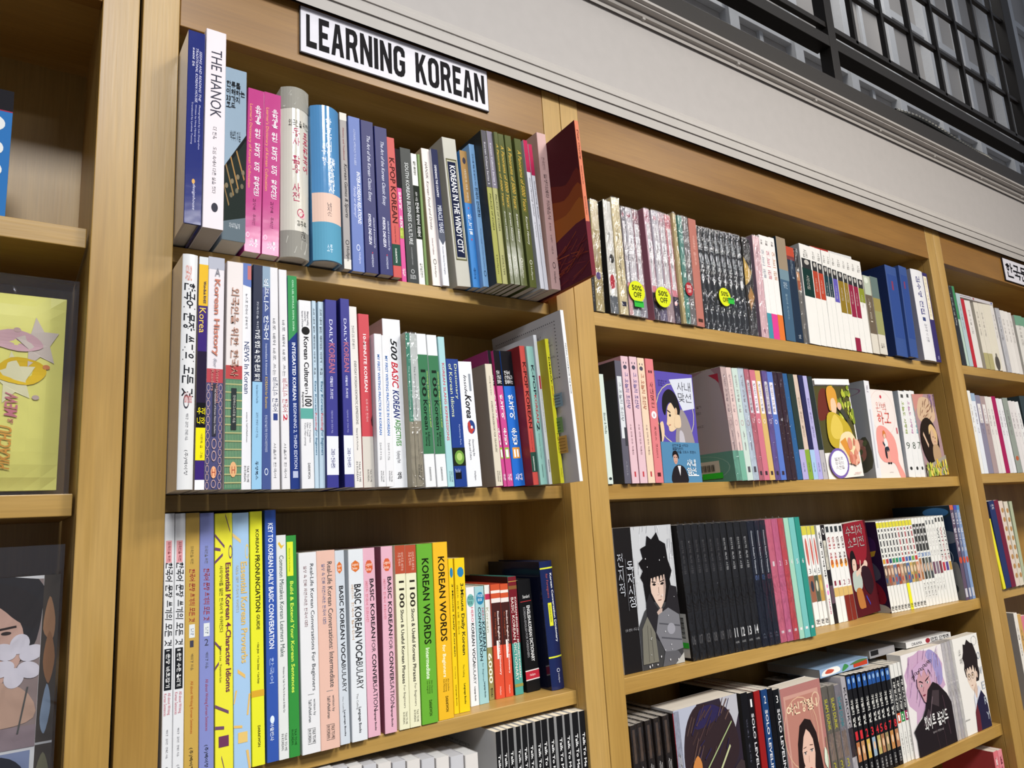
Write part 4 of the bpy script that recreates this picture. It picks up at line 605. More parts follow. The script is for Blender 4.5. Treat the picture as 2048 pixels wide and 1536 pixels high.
 (0.3311,-0.045,0.0548,0.0116,0.2276,0.14,-0.65,0,'383884','ultramarine book with outlined KOREAN letters, its blue side board showing, second shelf, narrow bookcase',[('DAILY',0.11,0.24,0.34,0.62,'e0e0f8',''),('KOREAN',0.24,0.4,0.26,0.8,'b06880','b'),('데일리 코리안',0.42,0.54,0.36,0.6,'e8e8ff','b'),('국립국어원 감수 한국어 학습',0.6,0.72,0.4,0.56,'b8b8e8',''),('고려대 × 한국어문화',0.8,0.9,0.34,0.7,'40407c','b')],[(0.735,0.935,0,1,'dcdee6')],{'L':'2c2c6c'},'ultramarine daily books'),
 (0.3495,-0.03,0.0548,0.0109,0.224,0.14,-1.13,0,'dcd8d2','white book reading EVERYDAY KOREAN IDIOMATIC EXPRESSIONS, second shelf, narrow bookcase',[('한국어로 관용 표현 배우기',0.11,0.24,0.3,0.62,'707070',''),('EVERYDAY KOREAN IDIOMATIC EXPRESSIONS',0.31,0.66,0.44,0.72,'404044',''),('Written by Talk To Me In Korean',0.68,0.8,0.34,0.6,'606060',''),('TALK TO ME\nIN KOREAN.',0.86,0.97,0.26,0.76,'404040','')],[],{},''),
 (0.3609,-0.03,0.0548,0.0143,0.216,0.14,-0.8,0,'c24850','red and off-white paperback reading 10-MINUTE KOREAN, second shelf, narrow bookcase',[('10-MINUTE KOREAN',0.12,0.46,0.38,0.66,'f8e8e8','b'),('하루 10분 한국어',0.5,0.63,0.42,0.62,'f0c8c8',''),('TALK TO ME\nIN KOREAN.',0.9,0.97,0.36,0.76,'404040','')],[(0.715,1,0,1,'ccc6bc'),('poly',[(0.62,0.85),(0.59,1),(0.66,1),(0.65,0.9)],'4a2428')],{},''),
 (0.3754,-0.04,0.0548,0.0101,0.1894,0.14,-0.39,0,'dcdcde','shorter white book reading MY FIRST WRITING PRACTICE, beside the red one, second shelf, narrow bookcase',[('MY FIRST WRITING PRACTICE IN KOREAN',0.14,0.67,0.34,0.66,'3068b0','b'),('한국어로 쓰기 연습',0.72,0.83,0.3,0.54,'505058',''),('TALK TO ME\nIN KOREAN.',0.9,0.97,0.34,0.76,'404040','')],[],{},'white writing practice books'),
 (0.3857,-0.04,0.0548,0.0108,0.1883,0.14,-0.42,0,'dcdcde','shorter white book reading MY FIRST WRITING PRACTICE, against the fat adjectives book',[('MY FIRST WRITING PRACTICE IN KOREAN',0.14,0.67,0.34,0.66,'3068b0','b'),('한국어로 쓰기 연습',0.72,0.83,0.3,0.54,'505058',''),('TALK TO ME\nIN KOREAN.',0.9,0.97,0.34,0.76,'404040','')],[],{},'white writing practice books'),
 (0.4029,-0.012,0.0548,0.0255,0.2193,0.15,-1.07,0,'dadce0','fat white book reading 500 BASIC KOREAN ADJECTIVES in black, red, blue and green',[('500',0.12,0.25,0.4,0.76,'18181c','bi'),('BASIC',0.26,0.42,0.4,0.76,'b82838','bi'),('KOREAN',0.43,0.6,0.4,0.76,'202c6c','bi'),('ADJECTIVES',0.605,0.76,0.4,0.76,'3c8434','b'),('Kyubyong Park',0.79,0.86,0.44,0.68,'505058',''),('역락',0.91,0.95,0.44,0.7,'303034','b')],[],{'L':'a89088'},''),
 (0.4286,-0.025,0.0548,0.0058,0.1992,0.14,-1.1,0,'9c9480','shrink-wrapped book with a green upper spine and tan lower part, second shelf, narrow bookcase',[('The Korean Verbs Guide Vol. 2',0.22,0.58,0.36,0.66,'d8f0e4','')],[(0,0.585,0,1,'4c8c74')],{'wrap':1},''),
 (0.4346,-0.025,0.0548,0.0105,0.1993,0.14,-1.13,0,'9c9480','shrink-wrapped book with a white upper spine and tan lower part, second shelf, narrow bookcase',[('The Korean Verbs Guide Vol. 1',0.22,0.56,0.36,0.62,'606468',''),('written & designed by TalkToMeInKorean',0.66,0.8,0.4,0.54,'505048',''),('TALK TO ME\nIN KOREAN.',0.86,0.96,0.3,0.8,'3c3c34','')],[(0,0.58,0,1,'c8ccc8')],{'wrap':1},''),
 (0.4541,-0.012,0.0548,0.0154,0.2041,0.14,-2.08,0,'dcdee0','bottle green book reading 100 Korean Idioms & Slang, beside the tan wrapped one',[('100',0.24,0.42,0.24,0.72,'14241a','b'),('Korean',0.44,0.635,0.3,0.7,'12201a','b'),('Idioms',0.65,0.74,0.52,0.74,'12201a','b'),('& Slang',0.65,0.74,0.26,0.46,'12201a','b'),('Unlocking the Delight of Phrases in K-POP',0.25,0.62,0.8,0.92,'d8e878',''),('DARAKWON',0.875,0.96,0.42,0.6,'303034','')],[(0.14,0.79,0,1,'3c7250'),(0.29,0.35,0.28,0.72,'e8ece8','ring')],{},'bottle green idiom books'),
 (0.4712,-0.012,0.0548,0.0151,0.204,0.14,-2.27,0,'dcdee0','bottle green book reading 100 Korean Idioms & Slang, beside the pale aqua one',[('100',0.24,0.42,0.24,0.72,'14241a','b'),('Korean',0.44,0.635,0.3,0.7,'12201a','b'),('Idioms',0.65,0.74,0.52,0.74,'12201a','b'),('& Slang',0.65,0.74,0.26,0.46,'12201a','b'),('Unlocking the Delight of Phrases in K-POP',0.25,0.62,0.8,0.92,'d8e878',''),('DARAKWON',0.875,0.96,0.42,0.6,'303034','')],[(0.14,0.79,0,1,'3c7250'),(0.29,0.35,0.28,0.72,'e8ece8','ring')],{},'bottle green idiom books'),
 (0.4881,-0.01,0.0548,0.01,0.2036,0.14,-1.86,0,'a0c8cc','thin pale aqua book reading KOREAN SLANG EXPRESSIONS in red, second shelf, narrow bookcase',[('KOREAN SLANG EXPRESSIONS',0.18,0.7,0.34,0.72,'c05060','b'),('TALK TO ME\nIN KOREAN.',0.9,0.97,0.3,0.8,'506870','')],[],{},''),
 (0.5046,0,0.0548,0.0195,0.1763,0.14,-1.92,0,'1e3a82','royal blue book reading Dictionary of Korean Idioms, with a cabbage photo, second shelf, narrow bookcase',[('Dictionary',0.04,0.32,0.56,0.82,'dce4b8',''),('of Korean Idioms',0.04,0.46,0.16,0.42,'dce4b8',''),('Kyubyong Park',0.52,0.68,0.62,0.76,'b0c0e8',''),('Most Used',0.86,0.89,0.1,0.5,'a8b8e0','h')],[(0.7,0.84,0,1,'1c2418'),(0.72,0.83,0.14,0.9,'6a9440','o'),(0.74,0.8,0.3,0.75,'a8c470','o'),(0.88,0.94,0.1,0.58,'101014')],{},''),
 (0.5272,0.005,0.0548,0.0238,0.1754,0.14,-2.68,0,'dcdee2','white book with brush lettering Inside Korea and a red and blue swirl',[('Inside',0.11,0.27,0.36,0.54,'34343c','i'),('Korea',0.27,0.46,0.34,0.76,'141418','bi'),('Discovering the',0.63,0.76,0.54,0.7,'505058',''),('People and Culture',0.63,0.79,0.3,0.46,'505058',''),('Hollym',0.88,0.95,0.5,0.64,'505058','')],[(0.475,0.585,0.34,0.86,'28407c','o'),('poly',[(0.5,0.36),(0.48,0.5),(0.53,0.6),(0.55,0.8),(0.585,0.6),(0.57,0.4)],'b03c38'),(0.52,0.545,0.56,0.7,'e0e0e4','o'),(0.1,0.24,0.7,0.84,'8a9098')],{},''),
 (0.5679,-0.004,0.0548,0.0117,0.173,0.12,-2.7,0,'cfc6b4','beige phrasebook for travellers, its speckled taupe cover facing sideways, second shelf, narrow bookcase',[('여행자를 위한 한국어',0.1,0.26,0.4,0.6,'807868',''),('KOREAN PHRASEBOOK FOR TRAVELERS',0.31,0.73,0.36,0.62,'5a5448','i'),('TALK TO ME\nIN KOREAN.',0.88,0.97,0.3,0.75,'4c4840','')],[],{'L':'8a7c70'},''),
 (0.5916,0.012,0.0548,0.0056,0.1982,0.14,-4.64,0,'c04888','thin pink grammar book with black top, half hidden by the beige phrasebook',[('한국어\n선생님과\n함께하는',0.15,0.25,0.15,0.85,'e8e8e8','bh'),('한\n국\n어\n\n문\n법',0.33,0.7,0.26,0.74,'ffffff','bv'),('I',0.735,0.79,0.3,0.7,'ffffff','bh'),('시대',0.91,0.96,0.2,0.8,'f8f0ff','bh')],[(0,0.265,0,1,'141216'),(0.72,0.8,0.18,0.82,'8ab040')],{'L':'8c3062'},'black-topped grammar books'),
 (0.598,0.012,0.0548,0.0105,0.1986,0.14,-3.56,0,'c04888','pink grammar book with black top and a green numeral I box, second shelf, narrow bookcase',[('한국어\n선생님과\n함께하는',0.15,0.25,0.15,0.85,'e8e8e8','bh'),('한\n국\n어\n\n문\n법',0.33,0.7,0.26,0.74,'ffffff','bv'),('I',0.735,0.79,0.3,0.7,'ffffff','bh'),('시대',0.91,0.96,0.2,0.8,'f8f0ff','bh')],[(0,0.265,0,1,'141216'),(0.72,0.8,0.18,0.82,'8ab040')],{},'black-topped grammar books'),
 (0.6092,0.012,0.0548,0.0199,0.1991,0.14,-3.23,0,'2468c4','bright blue grammar book with black top and an orange numeral II box',[('한국어\n선생님과\n함께하는',0.15,0.25,0.15,0.85,'e8e8e8','bh'),('한\n국\n어\n\n문\n법',0.33,0.7,0.26,0.74,'ffffff','bv'),('II',0.735,0.79,0.3,0.7,'ffffff','bh'),('시대',0.91,0.96,0.2,0.8,'f8f0ff','bh')],[(0,0.265,0,1,'141216'),(0.72,0.8,0.18,0.82,'dc9840')],{},'black-topped grammar books'),
 (0.6293,-0.008,0.0548,0.0097,0.204,0.14,-2.92,0,'bc4a44','red book with doodled lettering, between the bright blue and aqua books, second shelf, narrow bookcase',[('K-POP KOREAN',0.12,0.6,0.26,0.86,'401818','b'),('Lee Soyoung / Ahn Yongjun',0.62,0.76,0.4,0.54,'4c1c1c',''),('DARAKWON',0.8,0.9,0.36,0.56,'e0e8e0','b')],[(0.77,0.91,0,1,'28483e')],{'L':'8c2c30'},''),
 (0.6392,-0.012,0.0548,0.0122,0.2034,0.14,-2.95,0,'90beb6','aqua book reading K-POP KOREAN 2, second shelf, narrow bookcase',[('K-POP',0.14,0.36,0.4,0.78,'1c1c2c','b'),('KOREAN',0.36,0.56,0.4,0.76,'b83c44','b'),('2',0.56,0.62,0.3,0.75,'1c1c24','b'),('Park Sunyoung / Ahn Yongjun',0.64,0.82,0.42,0.56,'303c3c',''),('DARAKWON',0.86,0.95,0.4,0.56,'203030','')],[],{},''),
 (0.6516,-0.016,0.0548,0.0058,0.2207,0.14,-2.98,0,'dfe1e6','tall thin white book with a small red oval, behind the aqua one',[('Korean Grammar and Vocabulary',0.36,0.66,0.4,0.62,'505058',''),('DARAKWON',0.84,0.92,0.34,0.66,'303034','b')],[(0.28,0.37,0.3,0.8,'b83040')],{'L':'c8cad0'},''),
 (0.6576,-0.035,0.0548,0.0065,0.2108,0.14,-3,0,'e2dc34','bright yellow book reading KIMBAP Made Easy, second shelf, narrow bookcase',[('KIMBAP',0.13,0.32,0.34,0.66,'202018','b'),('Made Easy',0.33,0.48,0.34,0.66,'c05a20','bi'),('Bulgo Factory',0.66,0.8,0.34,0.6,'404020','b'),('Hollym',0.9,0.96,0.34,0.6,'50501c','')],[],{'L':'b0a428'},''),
 (0.6663,-0.066,0.0548,0.0063,0.2469,0.18,-3,0,'dededf','big thin white workbook jutting out, dotted line round its grey back cover',[('MAKING COOKBOOK THE BOOK',0.2,0.5,0.3,0.7,'404040','')],[],{'L':'bab6b6','art':'workbook'},''),
 (0.1528,0.004,-0.237,0.0098,0.271,0.14,-0.83,0,'dcdddf','white brush-lettered writing book with pink tag and black pill marked I, third shelf, narrow bookcase',[('외국인을 위한',0.11,0.185,0.35,0.62,'80383c','b'),('한국어 문장 쓰기의 모든 것',0.19,0.5,0.14,0.86,'1c1e22','bi'),('I 문장 바로잡기',0.515,0.65,0.3,0.7,'f0f0f0','b'),('All about Writing\nKorean Sentences',0.67,0.75,0.15,0.8,'c06070',''),('박미경 · 김지연 · 권제은 지음',0.8,0.9,0.4,0.6,'606068',''),('(주)박이정',0.93,1,0.34,0.66,'404048','')],[(0.105,0.19,0.16,0.74,'d8989c'),(0.51,0.66,0.14,0.86,'1e2024')],{'gloss':1},'white brush-lettered volumes'),
 (0.163,0.004,-0.237,0.0104,0.2706,0.14,-0.81,0,'dcdddf','white brush-lettered writing book with pink tag and black pill marked II, third shelf, narrow bookcase',[('외국인을 위한',0.11,0.185,0.35,0.62,'80383c','b'),('한국어 문장 쓰기의 모든 것',0.19,0.5,0.14,0.86,'1c1e22','bi'),('II 문장 수준 올리기',0.515,0.65,0.3,0.7,'f0f0f0','b'),('All about Writing\nKorean Sentences',0.67,0.75,0.15,0.8,'c06070',''),('박미경 · 김지연 · 권제은 지음',0.8,0.9,0.4,0.6,'606068',''),('(주)박이정',0.93,1,0.34,0.66,'404048','')],[(0.105,0.19,0.16,0.74,'d8989c'),(0.51,0.66,0.14,0.86,'1e2024')],{'gloss':1},'white brush-lettered volumes'),
 (0.1737,0.004,-0.237,0.014,0.2707,0.14,-0.83,0,'c09e4e','mustard book with red brush lettering and small white tag, volume 1, third shelf, narrow bookcase',[('외국인을 위한',0.13,0.2,0.36,0.58,'605838',''),('한국어 문장 쓰기의 모든 것',0.22,0.42,0.28,0.7,'a03838','bi'),('초급',0.445,0.47,0.4,0.62,'607090','h'),('1',0.49,0.515,0.36,0.62,'404050','h'),('박미경 지음',0.54,0.6,0.42,0.62,'505048',''),('All about Writing Korean Sentences',0.64,0.83,0.36,0.62,'b05828',''),('(주)박이정',0.88,0.96,0.34,0.62,'282828','b')],[(0.43,0.48,0.3,0.7,'d8dcdc')],{},'brush-lettered pair in mustard and periwinkle'),
 (0.1882,0.004,-0.237,0.0147,0.2701,0.14,-0.91,0,'8088c0','periwinkle book with red brush lettering and small white tag, volume 2, third shelf, narrow bookcase',[('외국인을 위한',0.13,0.2,0.36,0.58,'605838',''),('한국어 문장 쓰기의 모든 것',0.22,0.42,0.28,0.7,'a03838','bi'),('초급',0.445,0.47,0.4,0.62,'607090','h'),('2',0.49,0.515,0.36,0.62,'404050','h'),('박미경 지음',0.54,0.6,0.42,0.62,'505048',''),('All about Writing Korean Sentences',0.64,0.83,0.36,0.62,'a0404c',''),('(주)박이정',0.88,0.96,0.34,0.62,'282828','b')],[(0.43,0.48,0.3,0.7,'d8dcdc')],{},'brush-lettered pair in mustard and periwinkle'),
 (0.2041,0.004,-0.237,0.0184,0.269,0.14,-0.98,0,'e2dc3c','wide yellow book of four-character idioms with purple strokes, third shelf, narrow bookcase',[('Essential Korean 4-Character Idioms',0.2,0.7,0.6,0.9,'6a2c50','b'),('사자성어를 알면 한국어가 쉬워진다',0.21,0.47,0.26,0.46,'404028',''),('Jayeon Lee · Youseon Lee',0.52,0.66,0.22,0.38,'504828','')],[('poly',[(0,0.6),(0.012,0.6),(0.082,0.88),(0.07,0.88)],'6a4868'),('poly',[(0.08,0),(0.092,0),(0.142,0.55),(0.13,0.55)],'6a4868'),('poly',[(0.135,0),(0.147,0),(0.153,0.32),(0.141,0.32)],'6a4868'),('poly',[(0.19,0),(0.202,0),(0.172,0.45),(0.16,0.45)],'6a4868'),(0.13,0.185,0.78,1,'6a4868','ring'),('poly',[(0.5,0),(0.512,0),(0.542,0.35),(0.53,0.35)],'6a4868'),('poly',[(0.6,0),(0.612,0),(0.592,0.22),(0.58,0.22)],'6a4868'),('poly',[(0.74,0),(0.752,0),(0.782,0.75),(0.77,0.75)],'6a4868'),('poly',[(0.82,0),(0.832,0),(0.837,0.5),(0.825,0.5)],'6a4868'),('poly',[(0.93,0.35),(0.942,0.35),(1.002,0.55),(0.99,0.55)],'6a4868'),(0.86,0.9,0.2,0.75,'6a3858')],{},''),
 (0.2231,0.004,-0.237,0.0178,0.2688,0.14,-1.08,0,'a0c0de','wide pale blue proverbs book with orange strokes and faint orange title, third shelf, narrow bookcase',[('Essential Korean Proverbs',0.2,0.6,0.48,0.86,'dcb868','b'),('속담을 알면 한국어가 쉬워진다',0.21,0.4,0.2,0.36,'c8c0a0','')],[('poly',[(0.08,0),(0.095,0),(0.125,0.5),(0.11,0.5)],'dcc080'),(0.13,0.19,0.76,1,'dcc478','ring'),('poly',[(0.62,0.25),(0.635,0.25),(0.66,0.7),(0.645,0.7)],'dcb468'),('poly',[(0.7,0.12),(0.7,0.22),(0.75,0.06),(0.75,0)],'dcb468'),('poly',[(0.72,0.9),(0.72,1),(0.8,0.86),(0.8,0.76)],'dcb468'),('poly',[(0.83,0),(0.84,0),(0.845,0.5),(0.835,0.5)],'dcb468'),(0.86,0.9,0.25,0.8,'dcbc70'),('poly',[(0.93,0.7),(0.93,0.85),(1,0.98),(1,0.85)],'dcb468')],{},''),
 (0.2424,0.006,-0.237,0.0138,0.2698,0.14,-1.05,0,'dede30','lemon yellow book reading KOREAN PRONUNCIATION GUIDE, third shelf, narrow bookcase',[('KOREAN',0.075,0.17,0.46,0.72,'30301c','b'),('PRONUNCIATION',0.18,0.41,0.4,0.78,'1c1c14','b'),('GUIDE',0.42,0.48,0.46,0.72,'30301c','b'),('+ Kim Jimin   + Yoon Shinae   + Lee Eunju',0.53,0.69,0.44,0.64,'404020','b'),('DARAKWON',0.85,0.93,0.46,0.66,'282818','b')],[(0.715,0.74,0,1,'d0a030')],{},''),
 (0.2588,0.008,-0.237,0.0128,0.2709,0.14,-0.84,0,'3454a4','cobalt book reading KEY TO KOREAN DAILY BASIC CONVERSATION, third shelf, narrow bookcase',[('KEY TO KOREAN DAILY BASIC CONVERSATION',0.055,0.565,0.28,0.72,'e8ecf8','b'),('한국어',0.6,0.7,0.3,0.66,'b8ccf0',''),('기출판사',0.85,0.92,0.3,0.6,'e0e8f8','b')],[(0.825,0.855,0.3,0.66,'d8e4f8','o')],{},''),
 (0.2719,0.008,-0.237,0.0112,0.2418,0.14,-0.89,0,'d8dad8','white book reading Common Mistakes Korean Learners Make with a banana mark, third shelf, narrow bookcase',[('Common Mistakes Korean Learners Make',0.095,0.555,0.28,0.72,'3c504c',''),('Written by Talk To Me In Korean & Billy Go',0.6,0.8,0.44,0.66,'404848',''),('TALK TO ME\nIN KOREAN.',0.89,0.965,0.26,0.8,'404040','')],[('poly',[(0.03,0.3),(0.04,0.15),(0.065,0.5),(0.045,0.85),(0.05,0.55)],'dcb440')],{},''),
 (0.2835,0.008,-0.237,0.0118,0.2408,0.14,-0.93,0,'348a3c','green book reading Build & Extend Your Korean Sentences, third shelf, narrow bookcase',[('Build & Extend Your Korean Sentences',0.215,0.72,0.3,0.64,'d4ec58','b'),('Written by Talk To Me In Korean',0.06,0.17,0.2,0.36,'305820',''),('TALK TO ME\nIN KOREAN.',0.88,0.95,0.2,0.7,'18401c','')],[(0.03,0.19,0.06,0.66,'d8e038')],{},''),
 (0.2971,0.006,-0.237,0.0212,0.22,0.14,-0.94,0,'dcdcde','white book reading Real-Life Korean Conversations For Beginners, third shelf, narrow bookcase',[('Real-Life Korean Conversations For Beginners',0.06,0.7,0.56,0.82,'44484c',''),('일상 속 진짜 자연스러운 한국어 대화',0.07,0.38,0.26,0.44,'886064',''),('written by',0.74,0.82,0.62,0.78,'505458',''),('TalkToMeInKorean',0.74,0.85,0.38,0.54,'505458',''),('TALK TO ME\nIN KOREAN.',0.885,0.95,0.34,0.72,'404040','')],[(0.715,0.718,0.36,0.7,'808080'),(0.88,0.955,0.31,0.315,'505050'),(0.88,0.955,0.73,0.735,'505050'),(0.88,0.882,0.31,0.735,'505050'),(0.953,0.955,0.31,0.735,'505050')],{},''),
 (0.3185,0.006,-0.237,0.0226,0.2208,0.14,-0.96,0,'dcb4a4','salmon book reading Real-Life Korean Conversations: Intermediate, third shelf, narrow bookcase',[('Real-Life Korean Conversations: Intermediate',0.06,0.7,0.56,0.82,'44484c',''),('일상 속 진짜 자연스러운 한국어 대화',0.07,0.38,0.26,0.44,'506898',''),('written by',0.74,0.82,0.62,0.78,'505458',''),('TalkToMeInKorean',0.74,0.85,0.38,0.54,'505458',''),('TALK TO ME\nIN KOREAN.',0.885,0.95,0.34,0.72,'404040','')],[(0.715,0.718,0.36,0.7,'808080'),(0.88,0.955,0.31,0.315,'505050'),(0.88,0.955,0.73,0.735,'505050'),(0.88,0.882,0.31,0.735,'505050'),(0.953,0.955,0.31,0.735,'505050')],{},''),
 (0.344,0.012,-0.237,0.0119,0.2197,0.14,-1.15,0,'c4ccd4','pale grey-blue vocabulary book, partly tucked behind the salmon one, third shelf, narrow bookcase',[('BASIC KOREAN VOCA',0.19,0.6,0.34,0.8,'202024','b'),('BULARY',0.6,0.74,0.36,0.8,'303034',''),('Legend\nSeries',0.075,0.11,0.25,0.65,'f8e8d8','h'),('The Calling',0.76,0.84,0.3,0.45,'707070',''),('Language Books',0.83,0.96,0.4,0.62,'28282c','b')],[(0.06,0.125,0.16,0.76,'cc6c30','hex')],{},'vocabulary pair'),
 (0.3583,0.012,-0.237,0.0194,0.2198,0.14,-0.39,0,'d6dade','white vocabulary book with an orange hexagon, marbled at its top, third shelf, narrow bookcase',[('BASIC KOREAN VOCA',0.19,0.6,0.34,0.8,'202024','b'),('BULARY',0.6,0.74,0.36,0.8,'303034',''),('Legend\nSeries',0.075,0.11,0.25,0.65,'f8e8d8','h'),('The Calling',0.76,0.84,0.3,0.45,'707070',''),('Language Books',0.83,0.96,0.4,0.62,'28282c','b'),('레전드 한국어 필수단어',0.19,0.48,0.14,0.3,'c89860','')],[(0.06,0.125,0.16,0.76,'cc6c30','hex')],{},'vocabulary pair'),
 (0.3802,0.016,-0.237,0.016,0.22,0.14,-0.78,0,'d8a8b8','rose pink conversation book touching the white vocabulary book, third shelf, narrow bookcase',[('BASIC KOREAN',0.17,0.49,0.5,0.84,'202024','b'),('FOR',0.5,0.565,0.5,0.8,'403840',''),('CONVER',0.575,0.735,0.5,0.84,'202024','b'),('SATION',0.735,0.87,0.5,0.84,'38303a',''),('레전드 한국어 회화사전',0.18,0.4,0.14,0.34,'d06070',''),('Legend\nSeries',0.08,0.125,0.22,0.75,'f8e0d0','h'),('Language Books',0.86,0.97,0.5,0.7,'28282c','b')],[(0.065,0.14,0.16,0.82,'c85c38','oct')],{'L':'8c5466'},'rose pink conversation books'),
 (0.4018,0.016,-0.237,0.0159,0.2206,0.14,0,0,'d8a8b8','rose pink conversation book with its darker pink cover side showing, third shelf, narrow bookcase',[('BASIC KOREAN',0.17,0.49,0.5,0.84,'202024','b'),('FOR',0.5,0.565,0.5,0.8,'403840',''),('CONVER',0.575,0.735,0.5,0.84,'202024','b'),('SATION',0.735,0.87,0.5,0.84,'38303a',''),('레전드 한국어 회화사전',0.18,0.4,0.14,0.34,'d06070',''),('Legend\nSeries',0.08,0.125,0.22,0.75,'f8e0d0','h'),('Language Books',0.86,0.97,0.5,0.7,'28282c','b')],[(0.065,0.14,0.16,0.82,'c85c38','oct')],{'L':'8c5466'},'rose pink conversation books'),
 (0.4219,0.018,-0.237,0.0142,0.2205,0.14,0,0,'dedcbc','pale cream phrase book with rust top numbered 1100, beside the pink one',[('1100',0.2,0.35,0.32,0.82,'28241c','b'),('Short & Useful Korean Phrases',0.36,0.76,0.4,0.72,'34302c','b'),('For Beginners',0.77,0.89,0.42,0.68,'605850',''),('마인드로 배우는\n초급 한국어',0.04,0.145,0.3,0.82,'e8c8b8',''),('TALK TO ME\nIN KOREAN.',0.91,0.975,0.36,0.78,'484438','')],[(0,0.16,0,1,'ac4c34')],{},'cream phrase books'),
 (0.4365,0.018,-0.237,0.0151,0.2201,0.14,0,0,'dedcbc','pale cream phrase book with rust top numbered 1100, beside the green one',[('1100',0.2,0.35,0.32,0.82,'28241c','b'),('Short & Useful Korean Phrases',0.36,0.76,0.4,0.72,'34302c','b'),('For Beginners',0.77,0.89,0.42,0.68,'605850',''),('마인드로 배우는\n초급 한국어',0.04,0.145,0.3,0.82,'e8c8b8',''),('TALK TO ME\nIN KOREAN.',0.91,0.975,0.36,0.78,'484438','')],[(0,0.16,0,1,'ac4c34')],{},'cream phrase books'),
 (0.4529,0.018,-0.237,0.023,0.2204,0.14,0,0,'64a434','leaf green book reading KOREAN WORDS Intermediate, third shelf, narrow bookcase',[('KOREAN WORDS',0.085,0.57,0.3,0.74,'16200c','b'),('Intermediate',0.59,0.76,0.36,0.6,'e0f0d0','b'),('Shin Hyunmi\nLee Heejung\nLee Sangmin',0.77,0.84,0.34,0.72,'30481c',''),('DARAKWON',0.875,0.96,0.46,0.64,'20300c','b')],[],{},''),
 (0.4778,0.02,-0.237,0.0221,0.221,0.14,0,0,'e2b028','amber yellow book reading KOREAN WORDS for Beginners, third shelf, narrow bookcase',[('KOREAN WORDS',0.085,0.57,0.32,0.76,'201808','b'),('for Beginners',0.59,0.77,0.34,0.62,'f4ecc8','b'),('Ahn Seolhee\nMin Jinyoung\nKim Minsung',0.78,0.85,0.34,0.76,'504010',''),('DARAKWON',0.875,0.96,0.48,0.66,'281c08','b')],[],{},''),
 (0.5084,0.034,-0.237,0.0075,0.1981,0.14,0,0,'e2c21c','narrow-looking yellow book reading 3-Minute Daily Korean, against the amber one, third shelf, narrow bookcase',[('3-Minute Daily Korean',0.17,0.64,0.4,0.8,'38341c','b'),('The Calling',0.7,0.78,0.4,0.6,'605410',''),('Language Books',0.82,0.95,0.44,0.66,'282408','b')],[(0.06,0.13,0.22,0.88,'2878a8','oct')],{},'yellow 3-minute books'),
 (0.5166,0.034,-0.237,0.0161,0.1978,0.14,0.38,0,'e2c21c','yellow book reading 3-Minute Daily Korean, beside the white pocket book, third shelf, narrow bookcase',[('3-Minute Daily Korean',0.17,0.64,0.4,0.8,'38341c','b'),('The Calling',0.7,0.78,0.4,0.6,'605410',''),('Language Books',0.82,0.95,0.44,0.66,'282408','b'),('레전드 하루 3분 한국어',0.18,0.5,0.12,0.28,'706010','')],[(0.06,0.13,0.22,0.88,'2878a8','oct')],{},'yellow 3-minute books'),
 (0.5449,0.052,-0.237,0.0134,0.1561,0.135,0,0,'dcdee2','white pocket book with red HERO and black KOREAN VOCA lettering, third shelf, narrow bookcase',[('HERO',0.175,0.3,0.5,0.78,'c04058',''),('KOREAN VOCA',0.31,0.66,0.44,0.8,'1c1c20','b'),('BULARY',0.66,0.82,0.44,0.74,'38383c',''),('POCKET\nBOOK',0.08,0.15,0.2,0.9,'1c4a50','h'),('Language Books',0.84,0.96,0.44,0.66,'28282c','b')],[(0.06,0.17,0.06,0.94,'6ca8a4','o')],{},''),
 (0.5596,0.053,-0.237,0.0153,0.1557,0.134,0,0,'96bec4','teal pocket book reading HERO KOREAN CONVERSATION, third shelf, narrow bookcase',[('CONVERSATION',0.18,0.64,0.26,0.56,'14242c','b'),('HERO',0.19,0.3,0.66,0.9,'b04858',''),('KOREAN',0.31,0.56,0.62,0.94,'14242c','b'),('for Beginner',0.66,0.82,0.4,0.6,'385860',''),('Language Books',0.82,0.95,0.5,0.7,'182c30','b'),('POCKET\nBOOK',0.07,0.13,0.3,0.9,'e0f0f8','h')],[(0.05,0.16,0.14,0.96,'2878a0','o')],{},''),
 (0.5826,0.064,-0.237,0.0087,0.1554,0.123,0,0,'8e8450','olive pocket book with a white top reading Korean 6000, third shelf, narrow bookcase',[('Korean',0.2,0.42,0.14,0.6,'90906c',''),('6000',0.6,0.86,0.1,0.8,'e8e8d8','b'),('랭귀지북스',0.9,0.98,0.2,0.7,'383420','b')],[(0,0.55,0,1,'d8dad6'),(0.08,0.13,0.05,1,'b03050')],{},''),
 (0.5915,0.061,-0.237,0.0155,0.1554,0.126,0,0,'cc4c34','vermilion student dictionary with brown upper spine, beside the olive pocket book, third shelf, narrow bookcase',[('Student English-Korean Dictionary',0.24,0.8,0.52,0.76,'f0e0dc','b'),('for Foreigners',0.25,0.46,0.24,0.42,'b05838',''),('Hollym',0.9,0.97,0.4,0.6,'f0d8d0','')],[(0,0.13,0,1,'c05030'),(0.055,0.08,0,1,'e0d8d0'),(0.125,0.165,0,1,'dcd4d0'),(0.165,0.54,0,1,'40201e'),(0.5,0.66,0.36,0.56,'e8e0dc')],{'hard':1},'vermilion student dictionaries'),
